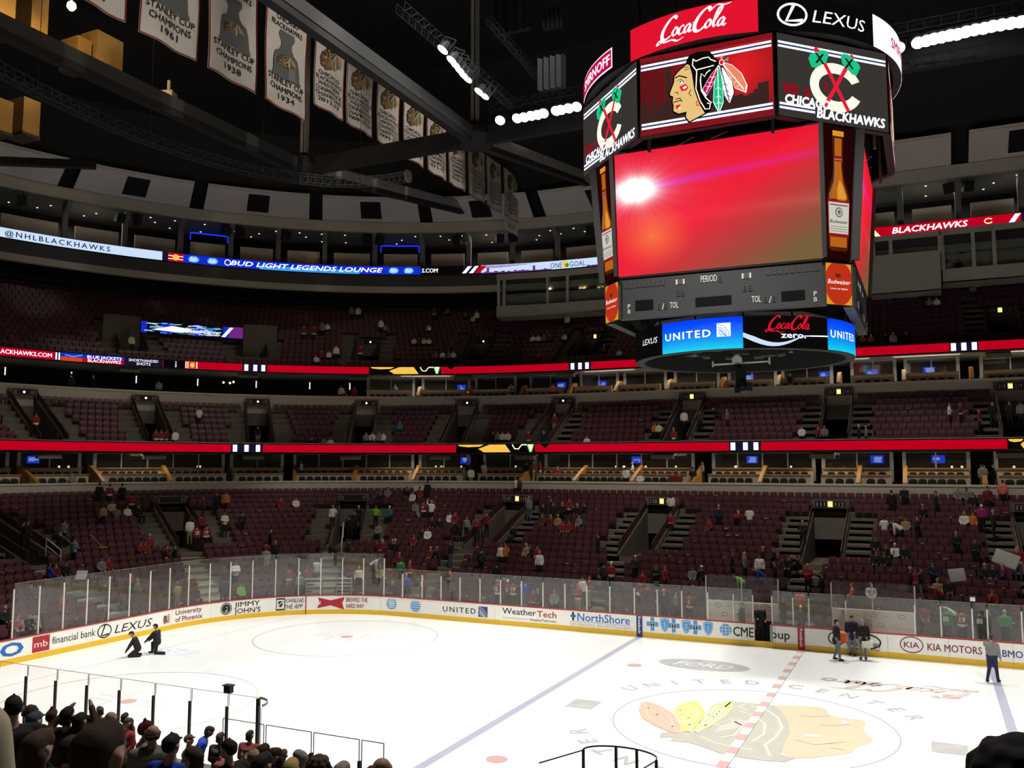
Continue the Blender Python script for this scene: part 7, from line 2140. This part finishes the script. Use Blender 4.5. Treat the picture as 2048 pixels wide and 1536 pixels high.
# ================================================================== people on the ice (larger in the picture, finer figures)
VF = .02
F('kneel', VF, hip=.50, lean=.15, bulk=1.12, legs=L_KNEEL, arms=A_DOWN, hat=True, jersey=False, detail=True)
F('kneel2', VF, hip=.34, lean=.42, bulk=1.15, legs=L_KNEEL2, arms=A_DOWN, hat=True, jersey=False, detail=True)
F('suit_hi', VF, bulk=1.08, arms=dict(l=((.25, .03, 1.16), (.24, -.1, .92)), r=((.25, 0, 1.17), (.12, -.26, 1.05))), jersey=False, detail=True, coat=True)
F('suit_walk', VF, bulk=1.08, arms=dict(l=((.26, .04, 1.16), (.26, -.03, .88)), r=((.26, .04, 1.16), (.25, -.06, .88))), legs=dict(l=((.1, -.05, .5), (.13, -.06, .09)), r=((.1, -.03, .5), (.13, .1, .1))), jersey=False, detail=True, coat=True)
F('strider', VF, bulk=1.1, arms=dict(l=((.27, .03, 1.15), (.3, -.02, .88)), r=((.27, -.14, 1.32), (.1, -.14, 1.62))), legs=dict(l=((.1, -.12, .52), (.13, -.16, .09)), r=((.1, .02, .5), (.12, .22, .11))), jersey=False, detail=True, head_turn=.5)
def ice_person(pose, u, v, face, label, shirt, pants, hair, trim=None, scale=1.0, skin=0):
    p = at_z(u, v, 0)
    o = link('person', FIG[pose], None, (p.x, p.y, 0), face); o.scale = (scale,)*3
    dress(o, shirt, hair, pants, trim or pants, skin=skin)
    return tag(o, label, 'person', 'people on the ice')
ice_person('kneel2', 276, 1313, -.9, 'man in black with a black cap kneeling on both knees on the ice', 'black', 'black', 'black', scale=1.02)
ice_person('kneel', 314, 1308, -1.25, 'man in black kneeling on one knee on the ice beside a second man', 'black', 'black', 'black', scale=1.02)
M('slush', (.62, .66, .74), .5)
b = MB()
c0 = at_z(318, 1306, 0)
for i in range(60):
    a_ = rnd.uniform(0, 2*PI); r_ = rnd.random()**.5
    b.lathe([(.0, .015), (.09, .012), (.13, 0)], (c0.x+.5+1.6*r_*math.cos(a_), c0.y+.9*r_*math.sin(a_)+.3, .0), 6)
b.build('ice_slush', MATS['slush'], label='patch of scraped snow on the ice round the kneeling men', cat='snow', kind='stuff')
ice_person('suit_walk', 1675, 1321, 2.01, 'man in dark suit standing sideways on the ice, leftmost of three', 'black', 'grey', 'black')
ice_person('suit_hi', 1705, 1311, .05, 'man in dark suit and tie facing the viewer, middle of three', 'navy', 'grey', 'hairbrown')
ice_person('suit_walk', 1727, 1320, 3.5, 'man in black suit carrying a white case, rightmost of three', 'black', 'grey', 'hairgrey')
ice_person('strider', 1986, 1365, 2.75, 'man in grey pullover and dark jeans walking on the ice, hand at head', 'grey', 'navy', 'hairbrown', scale=1.05)
p = at_z(1735, 1319, 0)
t = empty('white_case', (p.x, p.y-.15, .55), 'white plastic case carried by the man in black suit', 'case'); t.rotation_euler = (0, 0, .3)
M('case_white', (.75, .72, .62), .5)
mesh_child(MB().box((0, 0, .13), (.46, .3, .24)), 'box', 'case_white', t); mesh_child(MB().box((0, 0, .27), (.5, .34, .05)), 'lid', 'white', t); mesh_child(MB().bar((-.15, 0, .3), (-.15, 0, .42), .02).bar((-.15, 0, .42), (.15, 0, .42), .02).bar((.15, 0, .42), (.15, 0, .3), .02), 'handle', 'charcoal', t)
p = at_z(1688, 1320, 0)
M('carton_orange', (.75, .13, .03), .6)
b = MB().box((0, 0, .0), (.3, .24, .42)); b.build('orange_carton', MATS['carton_orange'], loc=(p.x, p.y, .96), label='orange and white carton held by the man in dark suit', cat='carton')
# ------------------------------------------------------------------ men in the gate and the penalty box
F('gate_man', VF, bulk=1.1, arms=dict(l=((.27, -.06, 1.16), (.2, -.3, 1.12)), r=((.26, .03, 1.16), (.2, -.16, 1.0))), jersey=False, detail=True, coat=True)
for u, d, face, lab, sh, ha in ((1520, .55, .5, 'bald man in black jacket standing in the open gate of the boards', 'black', 'bald'), (1484, .9, -1.6, 'grey-haired man in dark suit beside the open gate', 'navy', 'hairgrey')):
    p = P3(ku(u, 1240, d), d, .08)
    o = link('person', FIG['gate_man'], None, p, face); o.scale = (1.04,)*3
    dress(o, sh, ha, 'black', 'black'); tag(o, lab, 'person', 'people at the boards')

# ================================================================== the crowd at the near corner, seen from behind
NEAR0, NSL = .75, .372/.9
def nfloor(d): return NEAR0+NSL*max(0, d-2.7)
VB = .024
HA = dict(l=((.25, .02, 1.16), (.2, -.16, 1.0)), r=((.25, .02, 1.16), (.2, -.16, 1.0)))
FIG['near'] = grow(fig(arms=HA, hat=None, jersey=False, bulk=1.08), .016, 'person_near', 5)
FIG['near_up'] = grow(fig(arms=dict(l=((.34, -.1, 1.5), (.18, -.25, 1.75)), r=((.3, -.12, 1.45), (.1, -.3, 1.7))), hat=None, jersey=False, bulk=1.05), .02, 'person_near_up', 5)
FIG['near_bend'] = grow(fig(arms=HA, hat=None, jersey=False, bulk=1.08, lean=.45), .02, 'person_near_bend', 5)
def shell(prims, vox, name): 
    me = grow([(p, q, a, b_, 'hair') for p, q, a, b_ in prims], vox, name, 3)
    me.materials.clear(); me.materials.append(MATS['white']); me.polygons.foreach_set('material_index', [0]*len(me.polygons)); return me
Hh = 1.655
HAIRS = dict(
    short=shell([((0, .03, 1.69), (0, -.03, 1.705), .082, .075), ((0, .045, 1.64), (0, .04, 1.68), .068, .08), ((-.03, .05, 1.6), (.03, .05, 1.6), .05, .05)], .012, 'hair_short'),
    long=shell([((0, .03, 1.69), (0, -.035, 1.705), .086, .08), ((0, .05, 1.62), (0, .045, 1.68), .078, .086), ((-.06, .05, 1.62), (-.07, .06, 1.42), .055, .04), ((.06, .05, 1.62), (.07, .06, 1.42), .055, .04), ((0, .07, 1.62), (0, .08, 1.42), .06, .045)], .014, 'hair_long'),
    curly=shell([((.105*math.cos(a)*math.cos(e), .02+.105*math.sin(a)*math.cos(e), 1.67+.105*math.sin(e)), (.108*math.cos(a)*math.cos(e), .02+.108*math.sin(a)*math.cos(e), 1.675+.105*math.sin(e)), .034, .034) for e in (.0, .45, .9, 1.4) for a in [i*.7+e for i in range(9)] if math.sin(a)*math.cos(e) > -.5 or e > .8]+[((0, .02, 1.67), (0, .02, 1.7), .09, .085)], .012, 'hair_curly'),
    cap=shell([((0, .025, 1.69), (0, -.02, 1.71), .088, .08), ((0, .04, 1.67), (0, .03, 1.69), .078, .086), ((-.05, -.11, 1.712), (.05, -.11, 1.712), .012, .012), ((-.055, -.08, 1.718), (.055, -.08, 1.718), .014, .014), ((-.04, -.135, 1.708), (.04, -.135, 1.708), .01, .01), ((0, .0, 1.795), (0, .0, 1.8), .012, .012)], .011, 'cap'),
    beanie=shell([((0, .025, 1.69), (0, -.02, 1.72), .092, .085), ((0, .03, 1.66), (0, .0, 1.66), .09, .088), ((0, .01, 1.8), (0, .01, 1.82), .03, .025)], .012, 'beanie'),
    rim=shell([((-.06, .06, 1.62), (-.08, .01, 1.64), .028, .02), ((.06, .06, 1.62), (.08, .01, 1.64), .028, .02), ((-.05, .07, 1.61), (.05, .07, 1.61), .032, .032)], .011, 'hair_rim'))
placed_near = []
def near_person(u, v, wpx, style, hair, shirt, label, face=0.0, pose='near', skin=0, num=None, name=None, pants='black', turn=0.0):
    r = ray(u, v)
    D0 = .172*FPX/wpx
    best = None
    for q in range(-30, 31):
        D = D0*(1+q*.012)
        p = CAM+r*D
        d = -12.955-p.y
        h_ = p.z-nfloor(d)
        c = abs(h_-1.79)+abs(q)*.006
        if best is None or c < best[0]: best = (c, D, p, h_, d)
    _, D, p, h_, d = best
    s = max(.86, min(1.13, h_/1.79))
    yaw = math.atan2(-(CAM.x-p.x), (CAM.y-p.y))   # facing away from or towards the viewer is set by face
    o = link('person', FIG[pose], None, (p.x, p.y, p.z-1.79*s), face+rnd.uniform(-.1, .1)+PI); o.scale = (s, s, s)
    z_f = nfloor(d)
    placed_near.append((d, p.z-1.79*s))
    dress(o, shirt, hair, pants, shirt, skin=skin)
    if style != 'bald':
        g = link('cap' if style in ('cap', 'beanie') else 'hair', HAIRS[style], o)
        g.material_slots[0].link = 'OBJECT'; g.material_slots[0].material = MATS['cloth_'+hair]
        if pose == 'near_bend': g.matrix_local = Matrix.Translation((0, 0, .95)) @ Matrix.Rotation(.45, 4, 'X') @ Matrix.Translation((0, 0, -.95))
    if num or name: 
        a = Art()
        if name: a.text(name, 0, 1.37, .075, 'cloth_white', 0, .04, align='c', w=.27)
        if num: a.text(num, 0, 1.08, .26, 'cloth_white', 0, .04, align='c', w=.14*len(num))
        a.build('jersey_print', lambda x, z, l: Vector((-x, .152+l-abs(x)*.3, z)), o, .006)
    tag(o, label, 'person', 'crowd at the near corner')
    return o
NP = near_person
TW = 2.6        # roughly: turned to look along the rink to the right
NP(28, 1390, 33, 'cap', 'black', 'black', 'person in black cap and jacket looking along the ice, upper left of the crowd', 1.2)
NP(62, 1411, 20, 'curly', 'hairbrown', 'black', 'person with curly brown hair behind the black-capped fan', .6)
NP(70, 1421, 27, 'cap', 'denim', 'black', 'person in faded blue-grey cap in the dark left crowd')
NP(104, 1418, 19, 'beanie', 'brown', 'black', 'person in dark knit hat close to the glass at left', .5)
NP(135, 1411, 25, 'short', 'black', 'brown', 'person in brown jacket holding both arms up to take a picture', .4, 'near_up')
NP(160, 1423, 25, 'short', 'black', 'black', 'dark-haired person right of the raised arms', .2)
NP(173, 1428, 21, 'short', 'black', 'black', 'dark-haired person turned sideways above the big brown head', -1.2)
NP(200, 1411, 18, 'short', 'hairbrown', 'grey', 'short-haired man looking right just above the big brown head', 1.3)
NP(222, 1417, 21, 'rim', 'hairbrown', 'grey', 'bald man seen from behind near the glass post', .2)
NP(250, 1424, 19, 'short', 'black', 'red', 'dark-haired fan in red behind the smiling woman', .3)
NP(257, 1434, 19, 'long', 'hairbrown', 'red', 'smiling woman in dark red jersey turned towards the viewer', PI-.3)
NP(291, 1442, 20, 'beanie', 'darkred', 'grey', 'person in maroon and white knit hat left of the grey sweatshirt', -.6)
NP(306, 1443, 26, 'rim', 'hairbrown', 'grey', 'big bald man in grey sweatshirt seen from behind', .9)
NP(343, 1466, 33, 'cap', 'black', 'blue', 'fan in black cap and blue hockey jersey with white lettering', .25, num='19', name='TOEWS')
NP(388, 1490, 38, 'short', 'hairbrown', 'black', 'man with brown hair and glasses looking right, black jacket', 1.4)
NP(391, 1446, 19, 'short', 'black', 'blue', 'man in blue jacket bending his head by the glass', -.9, 'near_bend', 2)
NP(378, 1468, 18, 'cap', 'brown', 'brown', 'person in brown with a red cap brim beside the blue jacket', -1.0)
NP(441, 1463, 19, 'short', 'hairbrown', 'black', 'short-haired fan in black jersey with white lettering', .1, name='TOEWS')
NP(459, 1477, 27, 'cap', 'black', 'black', 'young man in grey and black cap looking right', 1.5)
NP(500, 1459, 19, 'short', 'black', 'red', 'fan in red hockey jersey with white number by the glass', .2, num='19', name='TOEWS')
NP(441, 1519, 26, 'beanie', 'pink', 'black', 'person in pink knit hat at the bottom edge', 0)
NP(508, 1497, 25, 'cap', 'khaki', 'black', 'person in camouflage tan cap near the bottom edge', .7)
NP(527, 1485, 23, 'short', 'hairbrown', 'black', 'brown-haired person below the red jersey')
NP(526, 1503, 35, 'long', 'black', 'black', 'person with long black hair at the bottom edge')
NP(550, 1493, 23, 'long', 'hairbrown', 'brown', 'woman with brown hair looking down, face visible', 2.6)
NP(567, 1497, 17, 'short', 'hairbrown', 'black', 'short-haired man behind the woman looking down', .3)
NP(600, 1497, 25, 'short', 'hairgrey', 'tan', 'grey-haired man in beige jacket looking right', 1.4)
NP(583, 1514, 32, 'long', 'blond', 'black', 'fair-haired woman cut by the bottom edge', .4)
NP(618, 1507, 16, 'short', 'hairbrown', 'black', 'brown-haired child beside the grey-haired man')
NP(641, 1511, 35, 'curly', 'brown', 'black', 'person with big dark curly hair at the bottom edge')
NP(684, 1520, 33, 'short', 'hairgrey', 'black', 'person with grey-black hair right of the curly head')
NP(741, 1530, 22, 'short', 'hairbrown', 'black', 'low brown head left of the bald red-faced man')
NP(764, 1505, 36, 'rim', 'hairbrown', 'black', 'bald red-faced man at the bottom edge, rightmost of the corner crowd', 1.0, skin=1)
NP(78, 1456, 58, 'long', 'brown', 'red', 'long-haired person in red hood in front at left', .1)
NP(140, 1468, 44, 'short', 'black', 'black', 'dark figure between the red hood and the big brown head', .3)
NP(200, 1434, 104, 'short', 'hairbrown', 'black', 'huge brown short-haired head close to the viewer at lower left', .25)
NP(2040, 1480, 78, 'curly', 'black', 'black', 'dark fuzzy-haired head close to the viewer at the lower right corner', 0)
NP(-318, 1075, 190, 'short', 'hairbrown', 'cream', 'beige shoulder of a person cut by the left picture edge', 1.07)
# ================================================================== posters, brooms, rails and small boxes in the stands
def poster(u, v, d, w_, h_, rot, lab):
    p = at_d(u, v, d); _, n = kp(xy2k(p), d)
    t = MB().box((0, 0, 0), (w_, .02, h_)).build('white_poster', MATS['white'], loc=p, label=lab, cat='poster', group='posters held by fans')
    t.rotation_euler = (.2, rot, math.atan2(-n.x, n.y))
poster(1914, 1150, 6.6, .75, .65, -.15, 'white poster held up above the tan coat at right')
poster(2012, 1118, 8.6, 1.15, .75, .35, 'large tilted white poster beside the fan in red at the right edge')
poster(837, 977, 17.2, .75, .42, 0, 'white poster high in the stand under the suites')
poster(163, 1150, 6.0, .7, .5, .1, 'white board leaning by the pale stairs at left')
M('broom_wood', (.5, .42, .25), .6)
def broom(u0, v0, u1, v1, d, lab):
    p, q = at_d(u0, v0, d), at_d(u1, v1, d-.6)
    t = empty('push_broom', q, lab, 'broom', 'push brooms'); o = Vector(t.location)
    mesh_child(rel(MB().bar(p, q, .022, n=6), o), 'handle', 'broom_wood', t)
    mesh_child(MB().box((0, 0, 0), (.5, .08, .07), .5), 'head', 'kick_yellow', t); mesh_child(MB().box((0, 0, -.08), (.48, .06, .1), .5), 'bristles', 'charcoal', t)
broom(118, 1065, 152, 1096, 10.3, 'push broom with yellow head held by the left cleaner')
broom(181, 1069, 206, 1095, 10.3, 'push broom held by the right cleaner in pale blue')
person_b = None
def rail(pts, lab, mat='white', r=.03):
    q = [Vector(p) for p in pts]; c = q[0]
    t = empty('stair_rail', (c.x, c.y, c.z-1), lab, 'rail', 'white stair rails'); o = Vector(t.location)
    for a_, b_ in zip(q[:-1], q[1:]):
        mesh_child(rel(MB().bar(a_, b_, r, n=6), o), 'top_bar', mat, t); mesh_child(rel(MB().bar(a_-Vector((0, 0, .4)), b_-Vector((0, 0, .4)), r, n=6), o), 'middle_bar', mat, t)
    for p in q: mesh_child(rel(MB().bar(p, p-Vector((0, 0, 1.0)), r, n=6), o), 'post', mat, t)
rail([at_d(93, 1077, 10.2), at_d(122, 1100, 9.0)], 'white stair rail beside the cleaners at left')
rail([at_d(687, 1045, 10.0), at_d(683, 1085, 8.6)], 'white rail at the head of the pale steps below the second portal')
k0, k1 = ku(613, 1175, 1.4), ku(703, 1175, 1.4)
t = empty('guard_rail', P3((k0+k1)/2, 1.4, .5), 'silver barred guard rail behind the far corner glass', 'guard rail'); o = Vector(t.location)
for z_ in (.75, .95, 1.15, 1.35, 1.55, 1.8): mesh_child(rel(MB().sweep([(1.38, z_), (1.38, z_+.07), (1.43, z_+.07), (1.43, z_)], kspan(k0, k1, .3), closed=True), o), 'bar', 'steel', t)
for i in range(4):
    p = P3(k0+(k1-k0)*i/3, 1.4, 1.0); mesh_child(rel(MB().box(p, (.06, .06, 1.75)), o), 'post', 'steel', t)
for u, v, d, m, lab in ((457, 1386, None, 'charcoal', 'small dark camera box on top of a near glass post'), (1313, 1168, .07, 'charcoal', 'small dark camera box on top of a far glass post'), (1945, 1198, .07, 'white', 'small white box on top of a glass post by the green jerseys')):
    p = at_y(u, v, -12.98) if d is None else at_d(u, v, d)
    if d is None: p.z = 2.92
    t = empty('post_box', p, lab, 'box', 'boxes on glass posts')
    mesh_child(MB().box((0, 0, .0), (.2, .14, .17)), 'case', m, t); mesh_child(MB().box((0, 0, .1), (.26, .18, .03)), 'lid', 'charcoal', t)
